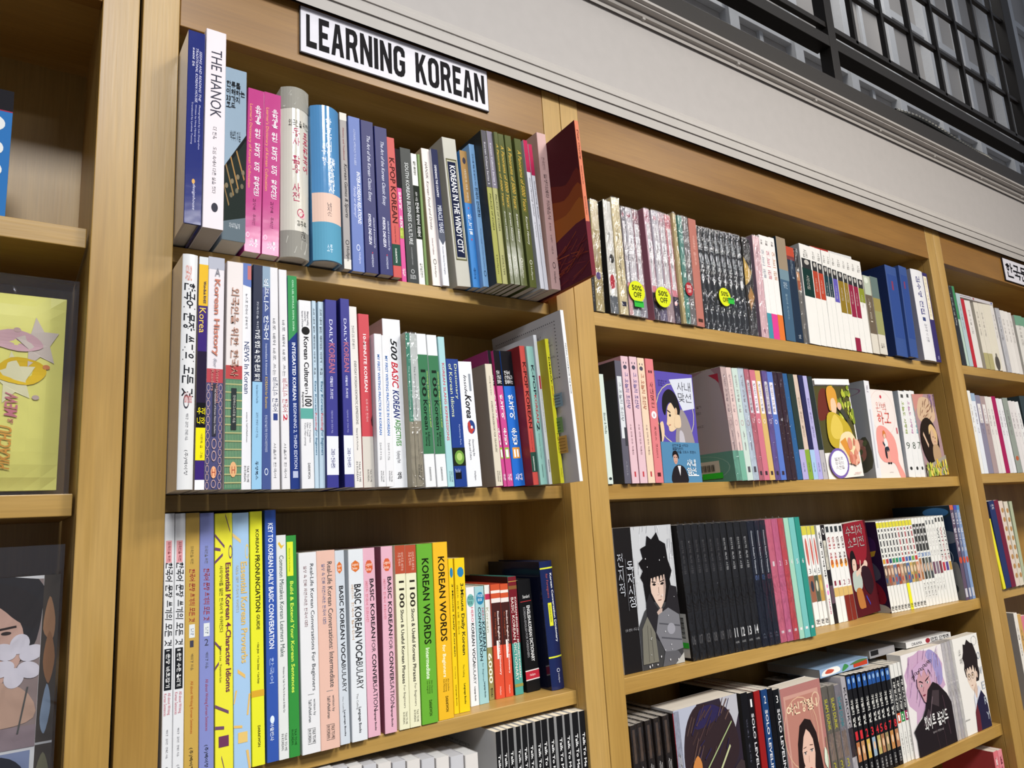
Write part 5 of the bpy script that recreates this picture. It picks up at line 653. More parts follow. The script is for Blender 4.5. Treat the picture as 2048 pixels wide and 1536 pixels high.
 (0.6079,0.061,-0.237,0.0136,0.1546,0.126,0,0,'cc4c34','vermilion student dictionary with brown upper spine, beside the teal and maroon one',[('Student English-Korean Dictionary',0.24,0.8,0.52,0.76,'f0e0dc','b'),('for Foreigners',0.25,0.46,0.24,0.42,'b05838',''),('Hollym',0.9,0.97,0.4,0.6,'f0d8d0','')],[(0,0.13,0,1,'c05030'),(0.055,0.08,0,1,'e0d8d0'),(0.125,0.165,0,1,'dcd4d0'),(0.165,0.54,0,1,'40201e'),(0.5,0.66,0.36,0.56,'e8e0dc')],{'hard':1},'vermilion student dictionaries'),
 (0.6239,0.06,-0.237,0.0144,0.1637,0.127,-0.85,0,'4c968c','dictionary with maroon upper and teal lower spine reading BASIC KOREAN DICTIONARY, third shelf, narrow bookcase',[('BASIC KOREAN DICTIONARY',0.18,0.88,0.2,0.52,'e8e0d8',''),('KOREAN-ENGLISH / ENGLISH-KOREAN',0.18,0.86,0.64,0.84,'e0d8d4','b')],[(0,0.57,0,1,'6c1c26'),(0.04,0.045,0,1,'c0a050'),(0.08,0.11,0,1,'7c5430'),(0.91,0.935,0,1,'8c8848')],{'hard':1,'L':'3c1616'},''),
 (0.6447,0.06,-0.237,0.0243,0.1572,0.1,-2.67,0,'121214','black dictionary reading ENGLISH-KOREAN DICTIONARY with a red label, third shelf, narrow bookcase',[('ENGLISH-KOREAN DICTIONARY',0.24,0.74,0.52,0.76,'e0e0e0','b'),('KOREAN-ENGLISH FOR FOREIGNERS',0.25,0.7,0.26,0.42,'9c9ca0',''),('Standard',0.14,0.17,0.3,0.8,'d8d8d8','h'),('Hollym',0.845,0.87,0.3,0.7,'f0d8d8','h')],[(0.195,0.202,0.1,0.9,'a03034'),(0.81,0.9,0,1,'d8d0d0'),(0.82,0.89,0,1,'b02838')],{'hard':1},''),
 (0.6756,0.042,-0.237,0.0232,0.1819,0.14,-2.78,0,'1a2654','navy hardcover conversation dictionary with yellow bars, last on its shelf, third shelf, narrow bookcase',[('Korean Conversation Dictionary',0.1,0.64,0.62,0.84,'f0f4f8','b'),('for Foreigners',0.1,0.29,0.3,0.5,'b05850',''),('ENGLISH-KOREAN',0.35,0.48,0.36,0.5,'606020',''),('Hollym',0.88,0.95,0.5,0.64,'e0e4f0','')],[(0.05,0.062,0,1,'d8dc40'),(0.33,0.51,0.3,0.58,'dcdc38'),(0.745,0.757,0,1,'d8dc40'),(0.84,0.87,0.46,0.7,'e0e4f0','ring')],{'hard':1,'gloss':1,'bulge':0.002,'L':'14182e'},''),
 (0.3192,0.012,-0.519,0.0153,0.2609,0.16,0,0,'d0ccc8','first of eleven pale workbooks whose ruled page tops show below the shelf',[],[],{'pages':'c8c8c8'},'pale workbooks'),
 (0.3362,0.012,-0.519,0.0157,0.2587,0.16,0,0,'bcbcc0','second of eleven pale workbooks whose ruled page tops show below the shelf',[],[],{'pages':'b4b4b8'},'pale workbooks'),
 (0.3537,0.012,-0.519,0.016,0.2564,0.16,0,0,'d0ccc8','third of eleven pale workbooks whose ruled page tops show below the shelf',[],[],{'pages':'c8c8c8'},'pale workbooks'),
 (0.3715,0.012,-0.519,0.0163,0.2541,0.16,0,0,'bcbcc0','fourth of eleven pale workbooks whose ruled page tops show below the shelf',[],[],{'pages':'b4b4b8'},'pale workbooks'),
 (0.3897,0.012,-0.519,0.0168,0.2517,0.16,0,0,'d0ccc8','fifth of eleven pale workbooks whose ruled page tops show below the shelf',[],[],{'pages':'c8c8c8'},'pale workbooks'),
 (0.4084,0.012,-0.519,0.0171,0.2493,0.16,0,0,'bcbcc0','sixth of eleven pale workbooks whose ruled page tops show below the shelf',[],[],{'pages':'b4b4b8'},'pale workbooks'),
 (0.4275,0.012,-0.519,0.0175,0.2468,0.16,0,0,'d0ccc8','seventh of eleven pale workbooks whose ruled page tops show below the shelf',[],[],{'pages':'c8c8c8'},'pale workbooks'),
 (0.4471,0.012,-0.519,0.0179,0.2442,0.16,0,0,'bcbcc0','eighth of eleven pale workbooks whose ruled page tops show below the shelf',[],[],{'pages':'b4b4b8'},'pale workbooks'),
 (0.4671,0.012,-0.519,0.0183,0.2416,0.16,0,0,'d0ccc8','ninth of eleven pale workbooks whose ruled page tops show below the shelf',[],[],{'pages':'c8c8c8'},'pale workbooks'),
 (0.4876,0.012,-0.519,0.0188,0.239,0.16,0,0,'bcbcc0','tenth of eleven pale workbooks whose ruled page tops show below the shelf',[],[],{'pages':'b4b4b8'},'pale workbooks'),
 (0.5086,0.012,-0.519,0.0192,0.2362,0.16,0,0,'d0ccc8','eleventh of eleven pale workbooks whose ruled page tops show below the shelf',[],[],{'pages':'c8c8c8'},'pale workbooks'),
 (0.5512,0.004,-0.519,0.0079,0.2572,0.17,0,0,'161618','first of thirteen black-spined Korean workbooks, counting from the grey upright cover, bottom of narrow bookcase',[('Talk To Me In Korean Workbook',0.11,0.62,0.3,0.72,'e8e8e8','b')],[],{'L':'d8d8d8','right':'d4d4d4','pages':'e0d6c0','art':'wbcover'},'black workbooks'),
 (0.5613,0.004,-0.519,0.0079,0.2574,0.17,0,0,'161618','second of thirteen black-spined Korean workbooks, counting from the grey upright cover, bottom of narrow bookcase',[('Talk To Me In Korean Workbook',0.11,0.62,0.3,0.72,'e8e8e8','b')],[],{'L':'d8d8d8','right':'d4d4d4','pages':'e0d6c0'},'black workbooks'),
 (0.5708,0.004,-0.519,0.0086,0.2577,0.17,0,0,'161618','third of thirteen black-spined Korean workbooks, counting from the grey upright cover, bottom of narrow bookcase',[('Talk To Me In Korean Workbook',0.11,0.62,0.3,0.72,'e8e8e8','b')],[],{'L':'d8d8d8','right':'d4d4d4','pages':'e0d6c0'},'black workbooks'),
 (0.5834,0.004,-0.519,0.0071,0.2574,0.17,0,0,'161618','fourth of thirteen black-spined Korean workbooks, counting from the grey upright cover, bottom of narrow bookcase',[('Talk To Me In Korean Workbook',0.11,0.62,0.3,0.72,'e8e8e8','b')],[],{'L':'d8d8d8','right':'d4d4d4','pages':'e0d6c0'},'black workbooks'),
 (0.593,0.004,-0.519,0.0083,0.2578,0.17,0,0,'161618','fifth of thirteen black-spined Korean workbooks, counting from the grey upright cover, bottom of narrow bookcase',[('Talk To Me In Korean Workbook',0.11,0.62,0.3,0.72,'e8e8e8','b')],[],{'L':'d8d8d8','right':'d4d4d4','pages':'e0d6c0'},'black workbooks'),
 (0.6031,0.004,-0.519,0.0081,0.2581,0.17,0,0,'161618','sixth of thirteen black-spined Korean workbooks, counting from the grey upright cover, bottom of narrow bookcase',[('Talk To Me In Korean Workbook',0.11,0.62,0.3,0.72,'e8e8e8','b')],[],{'L':'d8d8d8','right':'d4d4d4','pages':'e0d6c0'},'black workbooks'),
 (0.6153,0.004,-0.519,0.009,0.258,0.17,0,0,'161618','seventh of thirteen black-spined Korean workbooks, counting from the grey upright cover, bottom of narrow bookcase',[('Talk To Me In Korean Workbook',0.11,0.62,0.3,0.72,'e8e8e8','b')],[],{'L':'d8d8d8','right':'d4d4d4','pages':'e0d6c0'},'black workbooks'),
 (0.6255,0.004,-0.519,0.0097,0.2583,0.17,0,0,'161618','eighth of thirteen black-spined Korean workbooks, counting from the grey upright cover, bottom of narrow bookcase',[('Talk To Me In Korean Workbook',0.11,0.62,0.3,0.72,'e8e8e8','b')],[],{'L':'d8d8d8','right':'d4d4d4','pages':'e0d6c0'},'black workbooks'),
 (0.638,0.004,-0.519,0.009,0.2582,0.17,0,0,'161618','ninth of thirteen black-spined Korean workbooks, counting from the grey upright cover, bottom of narrow bookcase',[('Talk To Me In Korean Workbook',0.11,0.62,0.3,0.72,'e8e8e8','b')],[],{'L':'d8d8d8','right':'d4d4d4','pages':'e0d6c0'},'black workbooks'),
 (0.6515,0.004,-0.519,0.0102,0.2579,0.17,0,0,'161618','tenth of thirteen black-spined Korean workbooks, counting from the grey upright cover, bottom of narrow bookcase',[('Talk To Me In Korean Workbook',0.11,0.62,0.3,0.72,'e8e8e8','b')],[],{'L':'d8d8d8','right':'d4d4d4','pages':'e0d6c0'},'black workbooks'),
 (0.6652,0.004,-0.519,0.0095,0.2577,0.17,0,0,'161618','eleventh of thirteen black-spined Korean workbooks, counting from the grey upright cover, bottom of narrow bookcase',[('Talk To Me In Korean Workbook',0.11,0.62,0.3,0.72,'e8e8e8','b')],[],{'L':'d8d8d8','right':'d4d4d4','pages':'e0d6c0'},'black workbooks'),
 (0.6789,0.004,-0.519,0.0109,0.2575,0.17,0,0,'161618','twelfth of thirteen black-spined Korean workbooks, counting from the grey upright cover, bottom of narrow bookcase',[('Talk To Me In Korean Workbook',0.11,0.62,0.3,0.72,'e8e8e8','b')],[],{'L':'d8d8d8','right':'d4d4d4','pages':'e0d6c0'},'black workbooks'),
 (0.692,0.004,-0.519,0.01,0.2569,0.17,0,0,'161618','last of thirteen black-spined Korean workbooks, counting from the grey upright cover, bottom of narrow bookcase',[('Talk To Me In Korean Workbook',0.11,0.62,0.3,0.72,'e8e8e8','b')],[],{'L':'d8d8d8','right':'d4d4d4','pages':'e0d6c0'},'black workbooks'),
 (0.7929,0.018,0.3405,0.0078,0.1972,0.14,1.43,0,'1c1c1e','slim black book half hidden by the orange picture book, top shelf, wide bookcase',[('위즈덤하우스',0.72,0.92,0.3,0.6,'8c8c8c','')],[],{},''),
 (0.8013,0.018,0.3405,0.0182,0.2001,0.14,1.28,0,'a89868','gold foil comic with a violet dot low on its spine, top shelf, wide bookcase',[('그 해 우리는 시즌',0.25,0.62,0.3,0.6,'504020','i'),('50% OFF',0.76,0.8,0.1,0.9,'605028','h')],[(0.65,0.72,0.2,0.8,'584878','o')],{'gloss':1,'wrap':1},''),
 (0.8315,0.016,0.3405,0.0178,0.2042,0.14,0.78,0,'c8c6be','glossy white comic whose side cover shows black ink drawing, top shelf, wide bookcase',[('웬만해선',0.28,0.4,0.3,0.6,'606060','')],[(0.48,0.56,0.3,0.9,'202022','o'),(0.66,0.8,0.2,0.8,'b02c38','o'),(0.85,1,0,1,'606468')],{'L':'202022','wrap':1},''),
 (0.8519,0.014,0.3405,0.0188,0.2129,0.14,0.08,0,'cabc94','tall cream comic in crinkled plastic sleeve, top shelf, wide bookcase',[('치즈인더트랩',0.25,0.62,0.3,0.6,'504838','i'),('완결 특별판',0.62,0.75,0.35,0.55,'706850','')],[(0.89,0.93,0.25,0.8,'28263a'),(0,0.06,0,1,'ddd6bc')],{'wrap':1},''),
 (0.8709,0.012,0.3405,0.0092,0.1983,0.14,0.05,0,'767078','first of seven wrapped flowery comics with white name strips, top shelf, wide bookcase',[('여신강림 꽃',0.16,0.5,0.36,0.64,'4c4448','')],[(0.13,0.7,0.22,0.82,'d0ccce'),(0.7,0.76,0.1,0.9,'d08490','o'),(0.76,1,0,1,'c8a0a0'),(0.8,0.84,0.2,0.7,'d8a0a0','o'),(0.05,0.09,0.2,0.7,'a06470','o')],{'wrap':1},'wrapped flowery comics'),
 (0.8815,0.013,0.3405,0.0168,0.1993,0.14,0.37,0,'b8b4b8','second of seven wrapped flowery comics with white name strips, top shelf, wide bookcase',[('여신강림 꽃',0.16,0.5,0.36,0.64,'4c4448','')],[(0.13,0.7,0.22,0.82,'d0ccce'),(0.7,0.76,0.1,0.9,'d08490','o'),(0.76,1,0,1,'a0a4a8'),(0.8,0.84,0.2,0.7,'d8a0a0','o'),(0.05,0.09,0.2,0.7,'a06470','o')],{'wrap':1},'wrapped flowery comics'),
 (0.9,0.014,0.3405,0.0159,0.1995,0.14,0,0,'8c6870','third of seven wrapped flowery comics with white name strips, top shelf, wide bookcase',[('여신강림 꽃',0.16,0.5,0.36,0.64,'4c4448','')],[(0.13,0.7,0.22,0.82,'d0ccce'),(0.7,0.76,0.1,0.9,'d08490','o'),(0.76,1,0,1,'8c8890'),(0.8,0.84,0.2,0.7,'d8a0a0','o'),(0.05,0.09,0.2,0.7,'a06470','o')],{'wrap':1},'wrapped flowery comics'),
 (0.9345,0.015,0.3405,0.0139,0.2089,0.14,-0.87,0,'c8a4b0','fourth, its pink side cover showing, of seven wrapped flowery comics with white name strips',[('여신강림 꽃',0.16,0.5,0.36,0.64,'4c4448','')],[(0.13,0.7,0.22,0.82,'d0ccce'),(0.7,0.76,0.1,0.9,'d08490','o'),(0.76,1,0,1,'48404c'),(0.8,0.84,0.2,0.7,'d8a0a0','o'),(0.05,0.09,0.2,0.7,'a06470','o')],{'wrap':1,'L':'a06878'},'wrapped flowery comics'),
 (0.95,0.016,0.3405,0.0173,0.21,0.14,0.42,0,'b4b0b8','fifth of seven wrapped flowery comics with white name strips, top shelf, wide bookcase',[('여신강림 꽃',0.16,0.5,0.36,0.64,'4c4448','')],[(0.13,0.7,0.22,0.82,'d0ccce'),(0.7,0.76,0.1,0.9,'d08490','o'),(0.76,1,0,1,'686078'),(0.8,0.84,0.2,0.7,'d8a0a0','o'),(0.05,0.09,0.2,0.7,'a06470','o')],{'wrap':1},'wrapped flowery comics'),
 (0.9688,0.017,0.3405,0.0179,0.2103,0.14,0.04,0,'a89098','sixth of seven wrapped flowery comics with white name strips, top shelf, wide bookcase',[('여신강림 꽃',0.16,0.5,0.36,0.64,'4c4448','')],[(0.13,0.7,0.22,0.82,'d0ccce'),(0.7,0.76,0.1,0.9,'d08490','o'),(0.76,1,0,1,'a08c90'),(0.8,0.84,0.2,0.7,'d8a0a0','o'),(0.05,0.09,0.2,0.7,'a06470','o')],{'wrap':1},'wrapped flowery comics'),
 (0.9886,0.018,0.3405,0.0152,0.2096,0.14,0,0,'c47c84','seventh of seven wrapped flowery comics with white name strips, top shelf, wide bookcase',[('여신강림 꽃',0.16,0.5,0.36,0.64,'4c4448','')],[(0.13,0.7,0.22,0.82,'d0ccce'),(0.7,0.76,0.1,0.9,'d08490','o'),(0.76,1,0,1,'383040'),(0.8,0.84,0.2,0.7,'d8a0a0','o'),(0.05,0.09,0.2,0.7,'a06470','o')],{'wrap':1},'wrapped flowery comics'),
 (1.004,0.012,0.3405,0.0079,0.214,0.14,0,0,'b8a878','thin gold lace patterned comic in crinkled plastic, top shelf, wide bookcase',[],[],{'wrap':1,'gloss':1},''),
 (1.0121,0.012,0.3405,0.0113,0.2114,0.14,1.41,0,'5c8c80','shiny sea green comic numbered 3, top shelf, wide bookcase',[('3',0.53,0.58,0.3,0.7,'d8e8e0','b')],[(0.94,0.97,0.3,0.8,'305048','o')],{'wrap':1,'gloss':1},''),
 (1.0236,0.013,0.3405,0.017,0.2124,0.14,1.38,0,'75706e','grey comic numbered 2 with a red sticker partly over it, top shelf, wide bookcase',[('2',0.55,0.6,0.3,0.7,'d8e8e0','b')],[],{'wrap':1,'gloss':1},''),
 (1.045,0.016,0.3405,0.0209,0.214,0.14,1.87,0,'a8685c','brownish salmon comic spine, top shelf, wide bookcase',[('이태원 클라쓰',0.16,0.44,0.35,0.65,'d8b0a4','')],[(0.93,0.96,0.2,0.8,'402820')],{},''),
 (1.074,0.022,0.3405,0.0154,0.2053,0.14,0.81,0,'202224','black wrapped comic volume with white numeral eight, top shelf, wide bookcase',[('이태원 클라쓰',0.07,0.42,0.24,0.76,'b8bcbc','b'),('8',0.47,0.54,0.25,0.75,'e0e0e0','bh'),('조광진 만화',0.57,0.68,0.36,0.6,'909494','')],[(0.76,0.8,0.25,0.75,'747878','ring'),(0.8,0.92,0.46,0.54,'747878')],{'wrap':1},'numbered black comics'),
 (1.0896,0.022,0.3405,0.0155,0.2057,0.14,0.92,0,'202224','black wrapped comic volume with white numeral seven, top shelf, wide bookcase',[('이태원 클라쓰',0.07,0.42,0.24,0.76,'b8bcbc','b'),('7',0.47,0.54,0.25,0.75,'e0e0e0','bh'),('조광진 만화',0.57,0.68,0.36,0.6,'909494','')],[(0.76,0.8,0.25,0.75,'747878','ring'),(0.8,0.92,0.46,0.54,'747878')],{'wrap':1},'numbered black comics'),
 (1.1053,0.022,0.3405,0.0158,0.2062,0.14,1,0,'202224','black wrapped comic volume with white numeral six, top shelf, wide bookcase',[('이태원 클라쓰',0.07,0.42,0.24,0.76,'b8bcbc','b'),('6',0.47,0.54,0.25,0.75,'e0e0e0','bh'),('조광진 만화',0.57,0.68,0.36,0.6,'909494','')],[(0.76,0.8,0.25,0.75,'747878','ring'),(0.8,0.92,0.46,0.54,'747878')],{'wrap':1},'numbered black comics'),
 (1.1213,0.022,0.3405,0.0159,0.2066,0.14,1.11,0,'202224','black wrapped comic volume with white numeral five, top shelf, wide bookcase',[('이태원 클라쓰',0.07,0.42,0.24,0.76,'b8bcbc','b'),('5',0.47,0.54,0.25,0.75,'e0e0e0','bh'),('조광진 만화',0.57,0.68,0.36,0.6,'909494','')],[(0.76,0.8,0.25,0.75,'747878','ring'),(0.8,0.92,0.46,0.54,'747878')],{'wrap':1},'numbered black comics'),
 (1.1374,0.022,0.3405,0.0162,0.2071,0.14,1.22,0,'202224','black wrapped comic volume with white numeral four, top shelf, wide bookcase',[('이태원 클라쓰',0.07,0.42,0.24,0.76,'b8bcbc','b'),('4',0.47,0.54,0.25,0.75,'e0e0e0','bh'),('조광진 만화',0.57,0.68,0.36,0.6,'909494','')],[(0.76,0.8,0.25,0.75,'747878','ring'),(0.8,0.92,0.46,0.54,'747878')],{'wrap':1},'numbered black comics'),
 (1.1538,0.022,0.3405,0.0163,0.2076,0.14,1.32,0,'202224','black wrapped comic volume with white numeral three, top shelf, wide bookcase',[('이태원 클라쓰',0.07,0.42,0.24,0.76,'b8bcbc','b'),('3',0.47,0.54,0.25,0.75,'e0e0e0','bh'),('조광진 만화',0.57,0.68,0.36,0.6,'909494','')],[(0.76,0.8,0.25,0.75,'747878','ring'),(0.8,0.92,0.46,0.54,'747878')],{'wrap':1},'numbered black comics'),
 (1.1703,0.022,0.3405,0.0166,0.2082,0.14,1.4,0,'202224','black wrapped comic volume with white numeral two, top shelf, wide bookcase',[('이태원 클라쓰',0.07,0.42,0.24,0.76,'b8bcbc','b'),('2',0.47,0.54,0.25,0.75,'e0e0e0','bh'),('조광진 만화',0.57,0.68,0.36,0.6,'909494','')],[(0.76,0.8,0.25,0.75,'747878','ring'),(0.8,0.92,0.46,0.54,'747878')],{'wrap':1},'numbered black comics'),
 (1.1871,0.022,0.3405,0.0168,0.2086,0.14,1.51,0,'202224','black wrapped comic volume with white numeral one, top shelf, wide bookcase',[('이태원 클라쓰',0.07,0.42,0.24,0.76,'b8bcbc','b'),('1',0.47,0.54,0.25,0.75,'e0e0e0','bh'),('조광진 만화',0.57,0.68,0.36,0.6,'909494','')],[(0.76,0.8,0.25,0.75,'747878','ring'),(0.8,0.92,0.46,0.54,'747878')],{'wrap':1},'numbered black comics'),
 (1.2058,0.022,0.3405,0.0255,0.2063,0.14,2.64,0,'2c2824','black comic with golden flames in a torn wrapper, top shelf, wide bookcase',[('위즈덤',0.82,0.92,0.3,0.6,'a0a0a0','')],[('poly',[(0.2,0),(0.35,0.9),(0.3,1),(0.45,0.5),(0.5,0)],'c0a050'),('poly',[(0.5,0.6),(0.6,1),(0.75,0.4),(0.6,0.2)],'b08448')],{'wrap':1},''),
 (1.2428,0.022,0.3405,0.0221,0.2188,0.14,2.42,0,'d8b4b8','pale pink romance novel showing its marbled mauve side cover, top shelf, wide bookcase',[('그림자',0.08,0.3,0.3,0.6,'a07880','')],[(0.92,0.96,0.4,0.6,'906070')],{'L':'8c7484','wrap':1},''),
 (1.2668,0.022,0.3405,0.0141,0.2244,0.14,1.96,0,'dcd8d6','white novel with a teal foot, top shelf, wide bookcase',[('연\n트\n럴',0.14,0.42,0.2,0.8,'808898','v'),('소설',0.04,0.09,0.3,0.7,'504848','b')],[(0.76,1,0,1,'3c8494')],{},'white novels with coloured feet'),
 (1.2815,0.022,0.3405,0.0194,0.224,0.14,1.83,0,'dcd8d6','white novel with a magenta foot, top shelf, wide bookcase',[('연\n트\n럴',0.14,0.42,0.2,0.8,'c07080','v'),('소설',0.04,0.09,0.3,0.7,'504848','b')],[(0.76,1,0,1,'c83c84')],{},'white novels with coloured feet'),
 (1.3015,0.022,0.3405,0.018,0.2249,0.14,1.7,0,'dcd8d6','white novel with an orange foot, top shelf, wide bookcase',[('연\n트\n럴',0.14,0.42,0.2,0.8,'c09070','v'),('소설',0.04,0.09,0.3,0.7,'504848','b')],[(0.76,1,0,1,'cc6c30')],{},'white novels with coloured feet'),
 (1.321,0.02,0.3405,0.0317,0.2298,0.14,2.26,0,'3c5870','slate blue book with a sand and pebble photo on its upper spine',[('황정은',0.44,0.5,0.3,0.7,'c0d0dc','h'),('돌담에 속삭이는',0.55,0.8,0.4,0.6,'90a8b8','')],[(0,0.32,0,1,'8c7c68'),(0.32,0.42,0,1,'68808c')],{'L':'20303c'},''),
 (1.3537,0.02,0.3405,0.0268,0.2132,0.14,2.02,0,'18283c','navy novel with a sunset red top, top shelf, wide bookcase',[('시인선',0.12,0.34,0.35,0.7,'8898a8','v'),('창비',0.92,0.96,0.4,0.7,'d0d8e0','')],[(0,0.1,0,1,'ac4430'),(0.1,0.14,0,1,'6c3434')],{},''),
 (1.3849,0.022,0.3405,0.0146,0.2135,0.14,1.1,0,'6c6862','slim stone grey book with an orange patch, in plastic, top shelf, wide bookcase',[],[(0,0.2,0,1,'201c18'),(0.25,0.34,0.2,0.9,'c89468'),(0.34,0.44,0.2,0.9,'a85c3c')],{'wrap':1},''),
 (1.3999,0.018,0.3405,0.039,0.227,0.14,2.27,0,'d8d6d2','dark green labelled white poetry volume with a small black portrait photo, top shelf, wide bookcase',[('시집',0.05,0.13,0.3,0.7,'605c58',''),('시인선집',0.315,0.455,0.36,0.62,'c8c0b8','')],[(0.145,0.245,0.08,0.92,'28282a'),(0.155,0.205,0.3,0.75,'a8a49e','o'),(0.245,0.53,0.04,0.96,'0c2c28')],{'L':'a8a8a8'},'white poetry volumes'),
 (1.4396,0.018,0.3405,0.0205,0.2274,0.14,2.13,0,'d8d6d2','brick red labelled white poetry volume with a small black portrait photo, top shelf, wide bookcase',[('시집',0.05,0.13,0.3,0.7,'605c58',''),('시인선집',0.321,0.461,0.36,0.62,'c8c0b8','')],[(0.151,0.251,0.08,0.92,'28282a'),(0.161,0.211,0.3,0.75,'a8a49e','o'),(0.251,0.53,0.04,0.96,'a03c28')],{'L':'a8a8a8'},'white poetry volumes'),
 (1.4609,0.018,0.3405,0.0194,0.2265,0.14,1.97,0,'d8d6d2','rust red labelled white poetry volume with a small black portrait photo, top shelf, wide bookcase',[('시집',0.05,0.13,0.3,0.7,'605c58',''),('시인선집',0.327,0.467,0.36,0.62,'c8c0b8','')],[(0.157,0.257,0.08,0.92,'28282a'),(0.167,0.217,0.3,0.75,'a8a49e','o'),(0.257,0.53,0.04,0.96,'a83c28')],{'L':'a8a8a8'},'white poetry volumes'),
 (1.481,0.018,0.3405,0.0164,0.2259,0.14,2.47,0,'d8d6d2','petrol labelled white poetry volume with a small black portrait photo, top shelf, wide bookcase',[('시집',0.05,0.13,0.3,0.7,'605c58',''),('시인선집',0.333,0.473,0.36,0.62,'c8c0b8','')],[(0.163,0.263,0.08,0.92,'28282a'),(0.173,0.223,0.3,0.75,'a8a49e','o'),(0.263,0.48,0.04,0.96,'14343c')],{'L':'a8a8a8'},'white poetry volumes'),
 (1.4982,0.018,0.3405,0.0158,0.2256,0.14,2.29,0,'d8d6d2','deep teal labelled white poetry volume with a small black portrait photo, top shelf, wide bookcase',[('시집',0.05,0.13,0.3,0.7,'605c58',''),('시인선집',0.339,0.479,0.36,0.62,'c8c0b8','')],[(0.169,0.269,0.08,0.92,'28282a'),(0.179,0.229,0.3,0.75,'a8a49e','o'),(0.269,0.48,0.04,0.96,'102c38')],{'L':'a8a8a8'},'white poetry volumes'),
 (1.5148,0.018,0.3405,0.0194,0.225,0.14,2.35,0,'d8d6d2','violet labelled white poetry volume with a small black portrait photo, top shelf, wide bookcase',[('시집',0.05,0.13,0.3,0.7,'605c58',''),('시인선집',0.345,0.485,0.36,0.62,'c8c0b8','')],[(0.175,0.275,0.08,0.92,'28282a'),(0.185,0.235,0.3,0.75,'a8a49e','o'),(0.275,0.52,0.04,0.96,'5850a0')],{'L':'a8a8a8'},'white poetry volumes'),
 (1.535,0.018,0.3405,0.0238,0.2246,0.14,2.17,0,'d8d6d2','ochre labelled white poetry volume with a small black portrait photo, top shelf, wide bookcase',[('시집',0.05,0.13,0.3,0.7,'605c58',''),('시인선집',0.351,0.491,0.36,0.62,'c8c0b8','')],[(0.181,0.281,0.08,0.92,'28282a'),(0.191,0.241,0.3,0.75,'a8a49e','o'),(0.281,0.62,0.04,0.96,'806820')],{'L':'a8a8a8'},'white poetry volumes'),
 (1.5597,0.018,0.3405,0.0165,0.2245,0.14,1.99,0,'d8d6d2','second ochre labelled white poetry volume with a small black portrait photo, top shelf, wide bookcase',[('시집',0.05,0.13,0.3,0.7,'605c58',''),('시인선집',0.357,0.497,0.36,0.62,'c8c0b8','')],[(0.187,0.287,0.08,0.92,'28282a'),(0.197,0.247,0.3,0.75,'a8a49e','o'),(0.287,0.62,0.04,0.96,'806820')],{'L':'a8a8a8'},'white poetry volumes'),
 (1.5769,0.018,0.3405,0.0203,0.2238,0.14,1.82,0,'d8d6d2','crimson labelled white poetry volume with a small black portrait photo, top shelf, wide bookcase',[('시집',0.05,0.13,0.3,0.7,'605c58',''),('시인선집',0.363,0.503,0.36,0.62,'c8c0b8','')],[(0.193,0.293,0.08,0.92,'28282a'),(0.203,0.253,0.3,0.75,'a8a49e','o'),(0.293,0.64,0.04,0.96,'84203c'),(0.86,1,0,1,'84203c')],{'L':'a8a8a8'},'white poetry volumes'),
 (1.5981,0.018,0.3405,0.0201,0.2237,0.14,1.63,0,'d8d6d2','second crimson labelled white poetry volume with a small black portrait photo, top shelf, wide bookcase',[('시집',0.05,0.13,0.3,0.7,'605c58',''),('시인선집',0.369,0.509,0.36,0.62,'c8c0b8','')],[(0.199,0.299,0.08,0.92,'28282a'),(0.209,0.259,0.3,0.75,'a8a49e','o'),(0.299,0.64,0.04,0.96,'84203c')],{'L':'a8a8a8'},'white poetry volumes'),
 (1.619,0.018,0.3405,0.0242,0.2233,0.14,1.45,0,'d8d6d2','lime labelled white poetry volume with a small black portrait photo, top shelf, wide bookcase',[('시집',0.05,0.13,0.3,0.7,'605c58',''),('시인선집',0.375,0.515,0.36,0.62,'c8c0b8','')],[(0.205,0.305,0.08,0.92,'28282a'),(0.215,0.265,0.3,0.75,'a8a49e','o'),(0.305,0.46,0.04,0.96,'7c8428')],{'L':'a8a8a8'},'white poetry volumes'),
 (1.6434,0.016,0.3405,0.0273,0.1897,0.14,1.42,0,'c8c2b6','book with a pale treetop painting spine and brown trunk colours, first of the painted pair',[('우리',0.3,0.6,0.3,0.6,'c8c0b0','')],[(0,0.25,0,1,'a8b0a0'),(0.25,0.75,0,1,'605446'),(0.02,0.1,0.1,0.7,'c8ccc0','o')],{},''),
 (1.6709,0.014,0.3405,0.0313,0.1906,0.14,1.39,0,'c8c2b6','book with a landscape painting spine turning yellow green below, second of the painted pair',[('을유',0.86,0.92,0.2,0.7,'706860','h')],[(0,0.28,0,1,'5c6c68'),(0.28,0.45,0,1,'8c8048'),(0.45,0.75,0,1,'8c8c5c')],{},''),
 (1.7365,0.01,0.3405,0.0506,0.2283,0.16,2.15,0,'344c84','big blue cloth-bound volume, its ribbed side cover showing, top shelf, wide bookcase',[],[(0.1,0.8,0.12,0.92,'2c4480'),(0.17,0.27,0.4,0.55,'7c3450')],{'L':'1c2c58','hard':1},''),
 (1.7873,0.004,0.3405,0.0356,0.2331,0.16,3.09,0,'344c84','blue cloth-bound volume beside the white anthology, top shelf, wide bookcase',[],[(0.1,0.8,0.12,0.92,'2c4480'),(0.17,0.25,0.4,0.55,'7c3450')],{'hard':1},''),
 (1.8621,0.008,0.3405,0.0578,0.2371,0.14,0.46,0,'d4d4d8','thick white anthology reading 김수영 전집 with a torn blue slip beside it',[('김수영 전집',0.07,0.5,0.3,0.62,'4c4c7c','b'),('김수영 시 산문',0.6,0.8,0.4,0.6,'606070','')],[(0.53,0.57,0.34,0.58,'34406c')],{'L':'9494a4','bulge':0.002},''),
